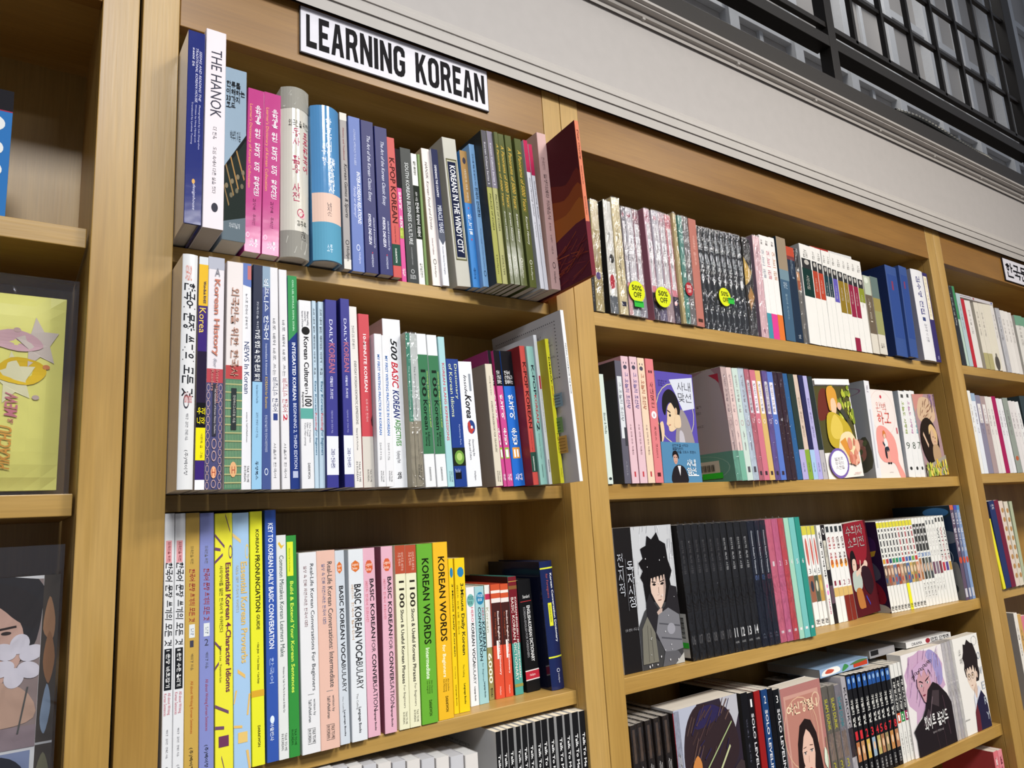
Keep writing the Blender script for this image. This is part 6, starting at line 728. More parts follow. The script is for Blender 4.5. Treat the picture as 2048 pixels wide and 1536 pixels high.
 (1.9209,0.008,0.3405,0.0247,0.236,0.14,0.23,0,'322a60','purple book with a cream lettered panel, top shelf, wide bookcase',[('한국인이 가장 사랑하는',0.06,0.5,0.3,0.6,'94804c',''),('창비',0.93,0.97,0.4,0.7,'c0c0e0','')],[(0.04,0.53,0.1,0.8,'dcd4c0')],{},''),
 (0.7943,0.017,0.0552,0.0112,0.1781,0.14,-0.89,0,'c4d0c8','pale mint booklet leaning by the wooden post, second shelf, wide bookcase',[('Bloter & Media',0.36,0.55,0.3,0.7,'404c48','')],[(0.94,0.965,0.2,0.8,'303838','o')],{'L':'c4d0c8'},''),
 (0.8255,0.012,0.0552,0.0142,0.2022,0.12,0,0,'5a5864','grey comic with a white name strip, its wide charcoal cover showing, second shelf, wide bookcase',[('그 오늘의 조선왕',0.18,0.5,0.3,0.7,'303440',''),('스튜디오',0.82,0.94,0.4,0.6,'a0a0a8','')],[(0.13,0.64,0.15,0.85,'c8ccd0'),(0.55,0.7,0.6,1,'38383e')],{'L':'2e2c2e','gloss':1},''),
 (0.8436,0.014,0.0552,0.0163,0.2117,0.14,-0.41,0,'d0b0b8','first pale pink romance comic with a rabbit-eared blob mark, second shelf, wide bookcase',[('그 오늘의 조선왕',0.13,0.42,0.26,0.74,'706494','b'),('소설 연재 만화 작품집',0.54,0.78,0.4,0.6,'806068','')],[(0.07,0.105,0.22,0.72,'484454','o'),(0.045,0.06,0.25,0.35,'484454'),(0.045,0.06,0.6,0.7,'484454'),(0.91,0.95,0.4,0.6,'b03c44')],{'L':'a88088'},'pastel romance comics'),
 (0.8617,0.014,0.0552,0.0168,0.2125,0.14,0,0,'d0b0b8','second pale pink romance comic with a rabbit-eared blob mark, second shelf, wide bookcase',[('그 오늘의 조선왕',0.13,0.42,0.26,0.74,'706494','b'),('소설 연재 만화 작품집',0.54,0.78,0.4,0.6,'806068','')],[(0.07,0.105,0.22,0.72,'484454','o'),(0.045,0.06,0.25,0.35,'484454'),(0.045,0.06,0.6,0.7,'484454'),(0.91,0.95,0.4,0.6,'b03c44')],{'L':'a88088'},'pastel romance comics'),
 (0.8798,0.014,0.0552,0.0162,0.2118,0.14,0,0,'d8c0a8','peach romance comic with a rabbit-eared blob mark, second shelf, wide bookcase',[('그 오늘의 조선왕',0.13,0.42,0.26,0.74,'b06c54','b'),('소설 연재 만화 작품집',0.54,0.78,0.4,0.6,'806068','')],[(0.07,0.105,0.22,0.72,'484454','o'),(0.045,0.06,0.25,0.35,'484454'),(0.045,0.06,0.6,0.7,'484454'),(0.91,0.95,0.4,0.6,'b03c44')],{'L':'a88088'},'pastel romance comics'),
 (0.898,0.015,0.0552,0.0187,0.2122,0.14,0.55,0,'cc7478','coral comic reading 사내맞선 with a little bow and white number disc, second shelf, wide bookcase',[('사\n내\n맞\n선',0.19,0.4,0.28,0.7,'4c2428','v'),('로맨스 코미디',0.55,0.8,0.4,0.6,'582c30',''),('8',0.45,0.475,0.4,0.6,'a05058','h')],[(0.095,0.12,0.25,0.45,'4c2c34','o'),(0.095,0.12,0.52,0.72,'4c2c34','o'),(0.43,0.49,0.18,0.82,'e0d8dc','o'),(0.92,0.95,0.3,0.7,'4c2428')],{},''),
 (1.0905,0.004,0.0552,0.0152,0.2088,0.15,-2.85,0,'c8b0ac','pale pink court novel with green foot, its big mauve back cover facing sideways',[('황제의 외동딸 소설',0.06,0.4,0.32,0.64,'8c7880',''),('윤슬',0.56,0.74,0.4,0.6,'807078','')],[(0.47,0.52,0.25,0.75,'a88c90','ring'),(0.74,1,0,1,'6ca08c')],{'L':'8a7276','wrap':1,'art':'obi'},'court novels'),
 (1.1088,0.006,0.0552,0.0151,0.2097,0.12,-2.87,0,'ccb4b0','pale pink court novel with green foot, second shelf, wide bookcase',[('황제의 외동딸 소설',0.06,0.4,0.32,0.64,'8c7880',''),('윤슬',0.56,0.74,0.4,0.6,'807078','')],[(0.47,0.52,0.25,0.75,'a88c90','ring'),(0.74,1,0,1,'6ca08c')],{},'court novels'),
 (1.1244,0.006,0.0552,0.0166,0.2098,0.12,-2.59,0,'b8c8c0','mint white court novel, second shelf, wide bookcase',[('황제의 외동딸 소설',0.06,0.4,0.32,0.64,'8c7880',''),('윤슬',0.56,0.74,0.4,0.6,'807078','')],[(0.47,0.52,0.25,0.75,'a88c90','ring'),(0.88,0.93,0.3,0.7,'504c54')],{},'court novels'),
 (1.1416,0.006,0.0552,0.0165,0.2101,0.12,-2.58,0,'c0ccd8','ice blue court novel, crinkly wrapped, second shelf, wide bookcase',[('황제의 외동딸 소설',0.06,0.4,0.32,0.64,'8c7880',''),('윤슬',0.56,0.74,0.4,0.6,'807078','')],[(0.47,0.52,0.25,0.75,'a88c90','ring'),(0.88,0.93,0.3,0.7,'504c54')],{'wrap':1},'court novels'),
 (1.1615,0.008,0.0552,0.0137,0.2106,0.13,-2.12,0,'c0707c','rose fairy novel with a white name plate, second shelf, wide bookcase',[('황제의 외동딸',0.12,0.38,0.32,0.66,'503c4c','')],[(0.1,0.4,0.22,0.8,'d8d4dc'),(0.45,0.49,0.3,0.7,'e0d8dc','ring'),(0.92,0.955,0.3,0.7,'382c34')],{'gloss':1,'wrap':1},'fairy novels'),
 (1.1779,0.0096,0.0552,0.0166,0.2111,0.13,-1.62,0,'c06c7c','deeper rose fairy novel with a white name plate, second shelf, wide bookcase',[('황제의 외동딸',0.12,0.38,0.32,0.66,'503c4c','')],[(0.1,0.4,0.22,0.8,'d8d4dc'),(0.45,0.49,0.3,0.7,'e0d8dc','ring'),(0.92,0.955,0.3,0.7,'382c34')],{'gloss':1},'fairy novels'),
 (1.1973,0.0112,0.0552,0.0161,0.2115,0.13,-1.89,0,'c8a868','sandy yellow fairy novel with a white name plate, second shelf, wide bookcase',[('황제의 외동딸',0.12,0.38,0.32,0.66,'503c4c','')],[(0.1,0.4,0.22,0.8,'d8d4dc'),(0.45,0.49,0.3,0.7,'e0d8dc','ring'),(0.92,0.955,0.3,0.7,'382c34')],{'gloss':1},'fairy novels'),
 (1.2163,0.0128,0.0552,0.016,0.2123,0.13,-0.62,0,'6c5898','purple fairy novel with a white name plate, second shelf, wide bookcase',[('황제의 외동딸',0.12,0.38,0.32,0.66,'503c4c','')],[(0.1,0.4,0.22,0.8,'d8d4dc'),(0.45,0.49,0.3,0.7,'e0d8dc','ring'),(0.92,0.955,0.3,0.7,'382c34')],{'gloss':1,'wrap':1},'fairy novels'),
 (1.2352,0.0144,0.0552,0.0179,0.2126,0.13,-1.02,0,'5470b8','cornflower blue fairy novel with a white name plate, second shelf, wide bookcase',[('황제의 외동딸',0.12,0.38,0.32,0.66,'503c4c','')],[(0.1,0.4,0.22,0.8,'d8d4dc'),(0.45,0.49,0.3,0.7,'e0d8dc','ring'),(0.92,0.955,0.3,0.7,'382c34')],{'gloss':1},'fairy novels'),
 (1.256,0.016,0.0552,0.0159,0.2131,0.13,-1.77,0,'38202c','maroon fairy novel without a foot band, second shelf, wide bookcase',[],[(0.1,0.105,0.3,0.36,'a89ca0'),(0.23,0.235,0.6,0.66,'a89ca0'),(0.36,0.365,0.45,0.51,'a89ca0'),(0.49,0.495,0.3,0.36,'a89ca0'),(0.62,0.625,0.6,0.66,'a89ca0'),(0.75,0.755,0.45,0.51,'a89ca0')],{'gloss':1,'wrap':1},'fairy novels'),
 (1.2749,0.0176,0.0552,0.0171,0.2137,0.13,-1.34,0,'38202c','second maroon fairy novel without a foot band, second shelf, wide bookcase',[],[(0.1,0.105,0.3,0.36,'a89ca0'),(0.23,0.235,0.6,0.66,'a89ca0'),(0.36,0.365,0.45,0.51,'a89ca0'),(0.49,0.495,0.3,0.36,'a89ca0'),(0.62,0.625,0.6,0.66,'a89ca0'),(0.75,0.755,0.45,0.51,'a89ca0')],{'gloss':1,'wrap':1},'fairy novels'),
 (1.295,0.0192,0.0552,0.0171,0.214,0.13,-2.11,0,'2c5888','starry steel blue fairy novel without a foot band, second shelf, wide bookcase',[],[(0.1,0.105,0.3,0.36,'a89ca0'),(0.23,0.235,0.6,0.66,'a89ca0'),(0.36,0.365,0.45,0.51,'a89ca0'),(0.49,0.495,0.3,0.36,'a89ca0'),(0.62,0.625,0.6,0.66,'a89ca0'),(0.75,0.755,0.45,0.51,'a89ca0')],{'gloss':1},'fairy novels'),
 (1.3152,0.0208,0.0552,0.0191,0.2145,0.13,-1.81,0,'26342e','dark pine fairy novel with a pastel foot, second shelf, wide bookcase',[('해피북',0.84,0.93,0.36,0.6,'303850','')],[(0.72,1,0,1,'a49cc8')],{'gloss':1},'fairy novels'),
 (1.3375,0.0224,0.0552,0.0156,0.215,0.13,-2.57,0,'c8b4a4','cream fairy novel with a pastel foot, second shelf, wide bookcase',[('판타지 로맨스 걸작선',0.22,0.6,0.32,0.66,'807058',''),('해피북',0.84,0.93,0.36,0.6,'303850','')],[(0.72,1,0,1,'7c9838')],{'gloss':1},'fairy novels'),
 (1.3562,0.024,0.0552,0.016,0.2155,0.13,-1.77,0,'24244c','starry navy fairy novel with a pastel foot, second shelf, wide bookcase',[('해피북',0.84,0.93,0.36,0.6,'303850','')],[(0.72,1,0,1,'98b4d4')],{'gloss':1},'fairy novels'),
 (1.3754,0.0256,0.0552,0.016,0.2157,0.13,-2.56,0,'a8a4d0','lavender fairy novel with a pastel foot, second shelf, wide bookcase',[('판타지 로맨스 걸작선',0.22,0.6,0.32,0.66,'505080',''),('해피북',0.84,0.93,0.36,0.6,'303850','')],[(0.72,1,0,1,'a09cd0')],{'gloss':1},'fairy novels'),
 (1.3947,0.0272,0.0552,0.0164,0.2161,0.13,-2.37,0,'242c28','blackish green fairy novel with a pastel foot, second shelf, wide bookcase',[('해피북',0.84,0.93,0.36,0.6,'303850','')],[(0.72,1,0,1,'a8a4a8')],{'gloss':1},'fairy novels'),
 (1.5923,0.025,0.0552,0.0212,0.2201,0.13,1.6,0,'d4d4d8','thin white comic whose silvery cover has roses low down, second shelf, wide bookcase',[('악녀',0.05,0.12,0.3,0.7,'705070','')],[(0.3,0.9,0.35,0.6,'b8b8c0')],{'L':'8c9098','art':'roses'},''),
 (1.7415,0.03,0.0552,0.0285,0.2056,0.14,2.91,0,'d8d8d8','white comic spine with pastel letters and numeral nine, second shelf, wide bookcase',[('오늘도 사랑해',0.12,0.5,0.3,0.7,'8ca040','b'),('9',0.6,0.68,0.2,0.75,'586058','h')],[(0.88,0.92,0.3,0.7,'303030','o'),(0.04,0.08,0.3,0.7,'484848')],{'L':'98a0a8'},'pastel lettered comics'),
 (1.771,0.03,0.0552,0.0244,0.2078,0.14,2.66,0,'d8d8d8','white comic spine with pastel letters and numeral eight, second shelf, wide bookcase',[('오늘도 사랑해',0.12,0.5,0.3,0.7,'b878a8','b'),('8',0.6,0.68,0.2,0.75,'586058','h')],[(0.88,0.92,0.3,0.7,'303030','o'),(0.04,0.08,0.3,0.7,'484848')],{'L':'98a0a8'},'pastel lettered comics'),
 (1.7963,0.03,0.0552,0.0211,0.2089,0.14,2.45,0,'d8d8d8','white comic spine with pastel letters and numeral seven, second shelf, wide bookcase',[('오늘도 사랑해',0.12,0.5,0.3,0.7,'58a8b8','b'),('7',0.6,0.68,0.2,0.75,'586058','h')],[(0.88,0.92,0.3,0.7,'303030','o'),(0.04,0.08,0.3,0.7,'484848')],{'L':'98a0a8'},'pastel lettered comics'),
 (0.9561,0.026,-0.236,0.0158,0.2203,0.14,-2.21,0,'1c1a1a','plain black novel with dim lettering, beside the barcode strip, third shelf, wide bookcase',[('전지적 독자 시점',0.12,0.37,0.34,0.66,'646060',''),('06',0.82,0.89,0.24,0.76,'5c5a5a','bh')],[],{'wrap':1,'art':'barcode'},'black web novels'),
 (0.9723,0.0253,-0.236,0.0173,0.2201,0.14,-2.18,0,'1c1a1a','scuffed black novel with dim lettering, numbered seven, third shelf, wide bookcase',[('전지적 독자 시점',0.12,0.37,0.34,0.66,'646060',''),('07',0.82,0.89,0.24,0.76,'5c5a5a','bh')],[],{'wrap':1},'black web novels'),
 (0.99,0.0246,-0.236,0.0163,0.22,0.14,-2.27,0,'1c1a1a','crinkled black novel with dim lettering, numbered three, third shelf, wide bookcase',[('전지적 독자 시점',0.12,0.37,0.34,0.66,'646060',''),('03',0.82,0.89,0.24,0.76,'5c5a5a','bh')],[],{'wrap':1},'black web novels'),
 (1.0067,0.0239,-0.236,0.0166,0.2198,0.14,-2.35,0,'1c1a1a','dull black novel with dim lettering, numbered eight, third shelf, wide bookcase',[('전지적 독자 시점',0.12,0.37,0.34,0.66,'646060',''),('08',0.82,0.89,0.24,0.76,'5c5a5a','bh')],[],{'wrap':1},'black web novels'),
 (1.0236,0.0232,-0.236,0.0168,0.2195,0.14,-2.07,0,'1c1a1a','shaded black novel with dim lettering, numbered nine, third shelf, wide bookcase',[('전지적 독자 시점',0.12,0.37,0.34,0.66,'646060',''),('09',0.82,0.89,0.24,0.76,'5c5a5a','bh')],[],{'wrap':1},'black web novels'),
 (1.0408,0.0225,-0.236,0.0171,0.2194,0.14,-2.05,0,'1c1a1a','faint black novel with dim lettering, numbered ten, third shelf, wide bookcase',[('전지적 독자 시점',0.12,0.37,0.34,0.66,'646060',''),('10',0.82,0.89,0.24,0.76,'5c5a5a','bh')],[],{'wrap':1},'black web novels'),
 (1.0583,0.0218,-0.236,0.0159,0.2192,0.14,-2.02,0,'1c1a1a','black novel with bright white numeral eleven, third shelf, wide bookcase',[('전지적 독자 시점',0.12,0.37,0.34,0.66,'d8d8d8',''),('11',0.82,0.89,0.24,0.76,'e8e8e8','bh'),('A NOVEL',0.92,0.935,0.2,0.8,'c0c0c0','h')],[],{'wrap':1},'black web novels'),
 (1.0746,0.0211,-0.236,0.017,0.219,0.14,-1.63,0,'1c1a1a','black novel with bright white numeral twelve, third shelf, wide bookcase',[('전지적 독자 시점',0.12,0.37,0.34,0.66,'d8d8d8',''),('12',0.82,0.89,0.24,0.76,'e8e8e8','bh'),('A NOVEL',0.92,0.935,0.2,0.8,'c0c0c0','h')],[],{'wrap':1},'black web novels'),
 (1.092,0.0204,-0.236,0.017,0.2189,0.14,-1.42,0,'1c1a1a','black novel with bright white numeral thirteen, third shelf, wide bookcase',[('전지적 독자 시점',0.12,0.37,0.34,0.66,'d8d8d8',''),('13',0.82,0.89,0.24,0.76,'e8e8e8','bh'),('A NOVEL',0.92,0.935,0.2,0.8,'c0c0c0','h')],[],{'wrap':1},'black web novels'),
 (1.1094,0.0197,-0.236,0.0181,0.2187,0.14,-1.32,0,'1c1a1a','black novel with bright white numeral fourteen, third shelf, wide bookcase',[('전지적 독자 시점',0.12,0.37,0.34,0.66,'d8d8d8',''),('14',0.82,0.89,0.24,0.76,'e8e8e8','bh'),('A NOVEL',0.92,0.935,0.2,0.8,'c0c0c0','h')],[],{'wrap':1},'black web novels'),
 (1.1281,0.019,-0.236,0.0184,0.2186,0.14,-1.38,0,'181c2a','blue-black English edition numbered one, third shelf, wide bookcase',[("Omniscient Reader's Viewpoint",0.08,0.43,0.34,0.66,'c8ccd4','b'),('01',0.44,0.48,0.26,0.76,'6880b8','h'),('A\nN',0.9,0.94,0.3,0.7,'606878','h')],[],{'wrap':1},'black web novels'),
 (1.1468,0.0183,-0.236,0.0142,0.2182,0.14,-1.09,0,'181c2a','blue-black English edition numbered two, third shelf, wide bookcase',[("Omniscient Reader's Viewpoint",0.08,0.43,0.34,0.66,'c8ccd4','b'),('02',0.44,0.48,0.26,0.76,'4468a0','h'),('A\nN',0.9,0.94,0.3,0.7,'606878','h')],[],{'wrap':1},'black web novels'),
 (1.1614,0.0176,-0.236,0.0168,0.2185,0.14,-1.15,0,'181c2a','blue-black English edition numbered three, third shelf, wide bookcase',[("Omniscient Reader's Viewpoint",0.08,0.43,0.34,0.66,'c8ccd4','b'),('03',0.44,0.48,0.26,0.76,'a04868','h'),('A\nN',0.9,0.94,0.3,0.7,'606878','h')],[],{'wrap':1},'black web novels'),
 (1.1794,0.018,-0.236,0.0186,0.2197,0.14,-1.45,0,'cc6c84','rose pink webtoon volume numbered one, third shelf, wide bookcase',[('1',0.35,0.39,0.35,0.65,'e0d4d8','h')],[(0.91,0.93,0.3,0.7,'dcd0d4')],{'wrap':1},'solid colour webtoon volumes'),
 (1.1982,0.017,-0.236,0.0177,0.2196,0.14,-1.47,0,'c8688c','rose pink webtoon volume numbered two, third shelf, wide bookcase',[('2',0.35,0.39,0.35,0.65,'e0d4d8','h')],[(0.91,0.93,0.3,0.7,'dcd0d4')],{'wrap':1},'solid colour webtoon volumes'),
 (1.2161,0.016,-0.236,0.0161,0.2197,0.14,-1.5,0,'c44c54','coral red webtoon volume, third shelf, wide bookcase',[('3',0.35,0.39,0.35,0.65,'e0d4d8','h')],[(0.91,0.93,0.3,0.7,'dcd0d4')],{'wrap':1},'solid colour webtoon volumes'),
 (1.2324,0.015,-0.236,0.0146,0.2197,0.14,-1.52,0,'94c0ac','pale mint webtoon volume numbered four, third shelf, wide bookcase',[('4',0.35,0.39,0.35,0.65,'e0d4d8','h')],[(0.91,0.93,0.3,0.7,'dcd0d4')],{},'solid colour webtoon volumes'),
 (1.2471,0.014,-0.236,0.017,0.2196,0.14,-1.55,0,'6cb0ac','aqua webtoon volume numbered five, third shelf, wide bookcase',[('5',0.35,0.39,0.35,0.65,'e0d4d8','h')],[(0.91,0.93,0.3,0.7,'dcd0d4')],{},'solid colour webtoon volumes'),
 (1.2644,0.013,-0.236,0.0153,0.2198,0.14,-1.58,0,'2c8478','dark teal webtoon volume numbered six, third shelf, wide bookcase',[('6',0.35,0.39,0.35,0.65,'e0d4d8','h')],[(0.91,0.93,0.3,0.7,'dcd0d4')],{},'solid colour webtoon volumes'),
 (1.3693,0.072,-0.236,0.0166,0.1993,0.11,-2.26,0,'dcdcda','white manga with red curly title, numbered three, third shelf, wide bookcase',[('3',0.43,0.48,0.3,0.7,'606068','h'),('대원',0.93,0.98,0.2,0.9,'28282c','bh')],[(0,0.09,0,1,'c4bc48'),(0.12,0.4,0.25,0.75,'b86058','o'),(0.5,0.76,0,1,'8c5c48'),(0.55,0.66,0.2,0.8,'303844','o')],{},'mixed manga'),
 (1.3861,0.071,-0.236,0.0123,0.1991,0.11,-2.29,0,'dcdcda','white manga with red curly title, numbered four, third shelf, wide bookcase',[('4',0.43,0.48,0.3,0.7,'606068','h'),('대원',0.93,0.98,0.2,0.9,'28282c','bh')],[(0,0.09,0,1,'c4bc48'),(0.12,0.4,0.25,0.75,'b86058','o'),(0.5,0.76,0,1,'4c5444'),(0.55,0.66,0.2,0.8,'c8c0a8','o')],{},'mixed manga'),
 (1.3986,0.07,-0.236,0.0123,0.1989,0.11,-2.12,0,'dcdcda','white manga with red curly title, numbered five, third shelf, wide bookcase',[('5',0.43,0.48,0.3,0.7,'606068','h'),('대원',0.93,0.98,0.2,0.9,'28282c','bh')],[(0,0.09,0,1,'c4bc48'),(0.12,0.4,0.25,0.75,'b86058','o'),(0.5,0.76,0,1,'b08c48'),(0.55,0.66,0.2,0.8,'c8b060','o')],{},'mixed manga'),
 (1.4111,0.066,-0.236,0.0139,0.199,0.11,-1.61,0,'dcdcda','white manga with black block letters and a pink dot, third shelf, wide bookcase',[('하\n백\n의\n우\n주',0.06,0.55,0.25,0.75,'1c1c20','bv'),('TALENS',0.74,0.9,0.35,0.65,'b04878','b')],[(0.6,0.64,0.3,0.7,'d888b8','o'),(0.66,0.71,0.25,0.75,'d888c0','o')],{},'mixed manga'),
 (1.4253,0.066,-0.236,0.0141,0.1988,0.11,-1.64,0,'201c20','black manga with a white upper label, third shelf, wide bookcase',[('전생',0.2,0.45,0.3,0.7,'909088','v')],[(0.16,0.46,0.12,0.8,'c0bcb0'),(0.03,0.1,0.2,0.8,'dcdcdc','ring'),(0.62,0.8,0.1,0.9,'5c4854')],{},'mixed manga'),
 (1.4404,0.066,-0.236,0.0165,0.1988,0.11,-1.91,0,'dcdcda','white manga with red letters and orange flame, copy of volume one beside the black one',[('만화 제목',0.13,0.42,0.25,0.75,'b03840','b'),('1',0.58,0.63,0.3,0.7,'803040','h')],[(0,0.09,0,1,'d0d0d0'),(0.02,0.08,0.2,0.8,'303438'),(0.36,0.45,0.2,0.85,'d89038','o'),(0.65,0.74,0,1,'c8a868')],{},'mixed manga'),
 (1.458,0.066,-0.236,0.0147,0.1985,0.11,-2.2,0,'dcdcda','white manga with red letters and orange flame, other copy of volume one',[('만화 제목',0.13,0.42,0.25,0.75,'b03840','b'),('1',0.58,0.63,0.3,0.7,'803040','h')],[(0,0.09,0,1,'d0d0d0'),(0.02,0.08,0.2,0.8,'303438'),(0.36,0.45,0.2,0.85,'d89038','o'),(0.65,0.74,0,1,'c8a868')],{},'mixed manga'),
 (1.4738,0.066,-0.236,0.0173,0.1984,0.11,-2.49,0,'dcdcda','white-topped manga with rust foot, numbered two, third shelf, wide bookcase',[('만화 제목',0.13,0.42,0.25,0.75,'5c3838','b'),('2',0.58,0.63,0.3,0.7,'803040','h')],[(0,0.09,0,1,'d0d0d0'),(0.02,0.08,0.2,0.8,'303438'),(0.36,0.45,0.2,0.85,'d89038','o'),(0.65,0.74,0,1,'c8a868'),(0.74,1,0,1,'742820')],{},'mixed manga'),
 (1.4923,0.066,-0.236,0.0152,0.1983,0.11,-2.79,0,'dcdcda','white-topped manga with rust foot, numbered three, third shelf, wide bookcase',[('만화 제목',0.13,0.42,0.25,0.75,'5c3838','b'),('3',0.58,0.63,0.3,0.7,'803040','h')],[(0,0.09,0,1,'d0d0d0'),(0.02,0.08,0.2,0.8,'303438'),(0.36,0.45,0.2,0.85,'d89038','o'),(0.65,0.74,0,1,'c8a868'),(0.74,1,0,1,'742820')],{},'mixed manga'),
 (1.6195,0.052,-0.236,0.0118,0.1971,0.11,-3.55,0,'dadad6','white manga volume with yellow top and golden tag, third shelf, wide bookcase',[('대원',0.93,0.98,0.2,0.9,'303030','bh')],[(0.015,0.075,0,1,'c8c03c'),(0.09,0.4,0.3,0.7,'343438'),(0.12,0.14,0.2,0.8,'dcdcd8'),(0.2,0.22,0.2,0.8,'dcdcd8'),(0.28,0.3,0.2,0.8,'dcdcd8'),(0.35,0.37,0.2,0.8,'dcdcd8'),(0.42,0.47,0.1,0.9,'c8983c'),(0.49,0.71,0,1,'6c5c50'),(0.52,0.6,0.2,0.8,'d0b8a0','o'),(0.62,0.68,0.1,0.6,'304870','o')],{'L':'2a1a34','art':'mech'},'long manga run'),
 (1.6315,0.0512,-0.236,0.0117,0.1972,0.11,-3.52,0,'dadad6','white manga volume with yellow top and crimson tag, third shelf, wide bookcase',[('대원',0.93,0.98,0.2,0.9,'303030','bh')],[(0.015,0.075,0,1,'c8c03c'),(0.09,0.4,0.3,0.7,'343438'),(0.12,0.14,0.2,0.8,'dcdcd8'),(0.2,0.22,0.2,0.8,'dcdcd8'),(0.28,0.3,0.2,0.8,'dcdcd8'),(0.35,0.37,0.2,0.8,'dcdcd8'),(0.42,0.47,0.1,0.9,'a83c44'),(0.49,0.71,0,1,'8c5c48'),(0.52,0.6,0.2,0.8,'d0b8a0','o'),(0.62,0.68,0.1,0.6,'b04438','o')],{},'long manga run'),
 (1.6434,0.0504,-0.236,0.0117,0.1973,0.11,-3.44,0,'dadad6','white manga volume with yellow top and navy tag, third shelf, wide bookcase',[('대원',0.93,0.98,0.2,0.9,'303030','bh')],[(0.015,0.075,0,1,'c8c03c'),(0.09,0.4,0.3,0.7,'343438'),(0.12,0.14,0.2,0.8,'dcdcd8'),(0.2,0.22,0.2,0.8,'dcdcd8'),(0.28,0.3,0.2,0.8,'dcdcd8'),(0.35,0.37,0.2,0.8,'dcdcd8'),(0.42,0.47,0.1,0.9,'30406c'),(0.49,0.71,0,1,'a07860'),(0.52,0.6,0.2,0.8,'d0b8a0','o'),(0.62,0.68,0.1,0.6,'304870','o')],{},'long manga run'),
 (1.6553,0.0496,-0.236,0.0118,0.1973,0.11,-3.39,0,'dadad6','white manga volume with yellow top and green tag, third shelf, wide bookcase',[('대원',0.93,0.98,0.2,0.9,'303030','bh')],[(0.015,0.075,0,1,'c8c03c'),(0.09,0.4,0.3,0.7,'343438'),(0.12,0.14,0.2,0.8,'dcdcd8'),(0.2,0.22,0.2,0.8,'dcdcd8'),(0.28,0.3,0.2,0.8,'dcdcd8'),(0.35,0.37,0.2,0.8,'dcdcd8'),(0.42,0.47,0.1,0.9,'3c8450'),(0.49,0.71,0,1,'5c6c8c'),(0.52,0.6,0.2,0.8,'d0b8a0','o'),(0.62,0.68,0.1,0.6,'b04438','o')],{},'long manga run'),
 (1.6673,0.0488,-0.236,0.0119,0.1975,0.11,-3.36,0,'dadad6','white manga volume with yellow top and emerald tag, third shelf, wide bookcase',[('대원',0.93,0.98,0.2,0.9,'303030','bh')],[(0.015,0.075,0,1,'c8c03c'),(0.09,0.4,0.3,0.7,'343438'),(0.12,0.14,0.2,0.8,'dcdcd8'),(0.2,0.22,0.2,0.8,'dcdcd8'),(0.28,0.3,0.2,0.8,'dcdcd8'),(0.35,0.37,0.2,0.8,'dcdcd8'),(0.42,0.47,0.1,0.9,'28845c'),(0.49,0.71,0,1,'98503c'),(0.52,0.6,0.2,0.8,'d0b8a0','o'),(0.62,0.68,0.1,0.6,'304870','o')],{},'long manga run'),
 (1.6795,0.048,-0.236,0.012,0.1976,0.11,-3.3,0,'dadad6','white manga volume with yellow top and turquoise tag, third shelf, wide bookcase',[('대원',0.93,0.98,0.2,0.9,'303030','bh')],[(0.015,0.075,0,1,'c8c03c'),(0.09,0.4,0.3,0.7,'343438'),(0.12,0.14,0.2,0.8,'dcdcd8'),(0.2,0.22,0.2,0.8,'dcdcd8'),(0.28,0.3,0.2,0.8,'dcdcd8'),(0.35,0.37,0.2,0.8,'dcdcd8'),(0.42,0.47,0.1,0.9,'348494'),(0.49,0.71,0,1,'b08c70'),(0.52,0.6,0.2,0.8,'d0b8a0','o'),(0.62,0.68,0.1,0.6,'b04438','o')],{},'long manga run'),
 (1.6917,0.0472,-0.236,0.0121,0.1977,0.11,-3.28,0,'dadad6','white manga volume with yellow top and scarlet-tagged full yellow-footed tag, third shelf, wide bookcase',[('대원',0.93,0.98,0.2,0.9,'303030','bh')],[(0.015,0.075,0,1,'c8c03c'),(0.09,0.4,0.3,0.7,'98444c'),(0.12,0.14,0.2,0.8,'dcdcd8'),(0.2,0.22,0.2,0.8,'dcdcd8'),(0.28,0.3,0.2,0.8,'dcdcd8'),(0.35,0.37,0.2,0.8,'dcdcd8'),(0.42,0.47,0.1,0.9,'b04048'),(0.49,0.71,0,1,'7c6c58'),(0.52,0.6,0.2,0.8,'d0b8a0','o'),(0.62,0.68,0.1,0.6,'304870','o'),(0.71,1,0,1,'d8d428')],{},'long manga run'),
 (1.704,0.0464,-0.236,0.0122,0.1978,0.11,-3.23,0,'dadad6','white manga volume with yellow top and indigo tag, third shelf, wide bookcase',[('대원',0.93,0.98,0.2,0.9,'303030','bh')],[(0.015,0.075,0,1,'c8c03c'),(0.09,0.4,0.3,0.7,'343438'),(0.12,0.14,0.2,0.8,'dcdcd8'),(0.2,0.22,0.2,0.8,'dcdcd8'),(0.28,0.3,0.2,0.8,'dcdcd8'),(0.35,0.37,0.2,0.8,'dcdcd8'),(0.42,0.47,0.1,0.9,'4c5c9c'),(0.49,0.71,0,1,'4c6490'),(0.52,0.6,0.2,0.8,'d0b8a0','o'),(0.62,0.68,0.1,0.6,'b04438','o')],{},'long manga run'),
 (1.7164,0.0456,-0.236,0.0124,0.1979,0.11,-3.17,0,'dadad6','white manga volume with yellow top and slate blue tag, third shelf, wide bookcase',[('대원',0.93,0.98,0.2,0.9,'303030','bh')],[(0.015,0.075,0,1,'c8c03c'),(0.09,0.4,0.3,0.7,'98444c'),(0.12,0.14,0.2,0.8,'dcdcd8'),(0.2,0.22,0.2,0.8,'dcdcd8'),(0.28,0.3,0.2,0.8,'dcdcd8'),(0.35,0.37,0.2,0.8,'dcdcd8'),(0.42,0.47,0.1,0.9,'38588c'),(0.49,0.71,0,1,'b89858'),(0.52,0.6,0.2,0.8,'d0b8a0','o'),(0.62,0.68,0.1,0.6,'304870','o')],{},'long manga run'),
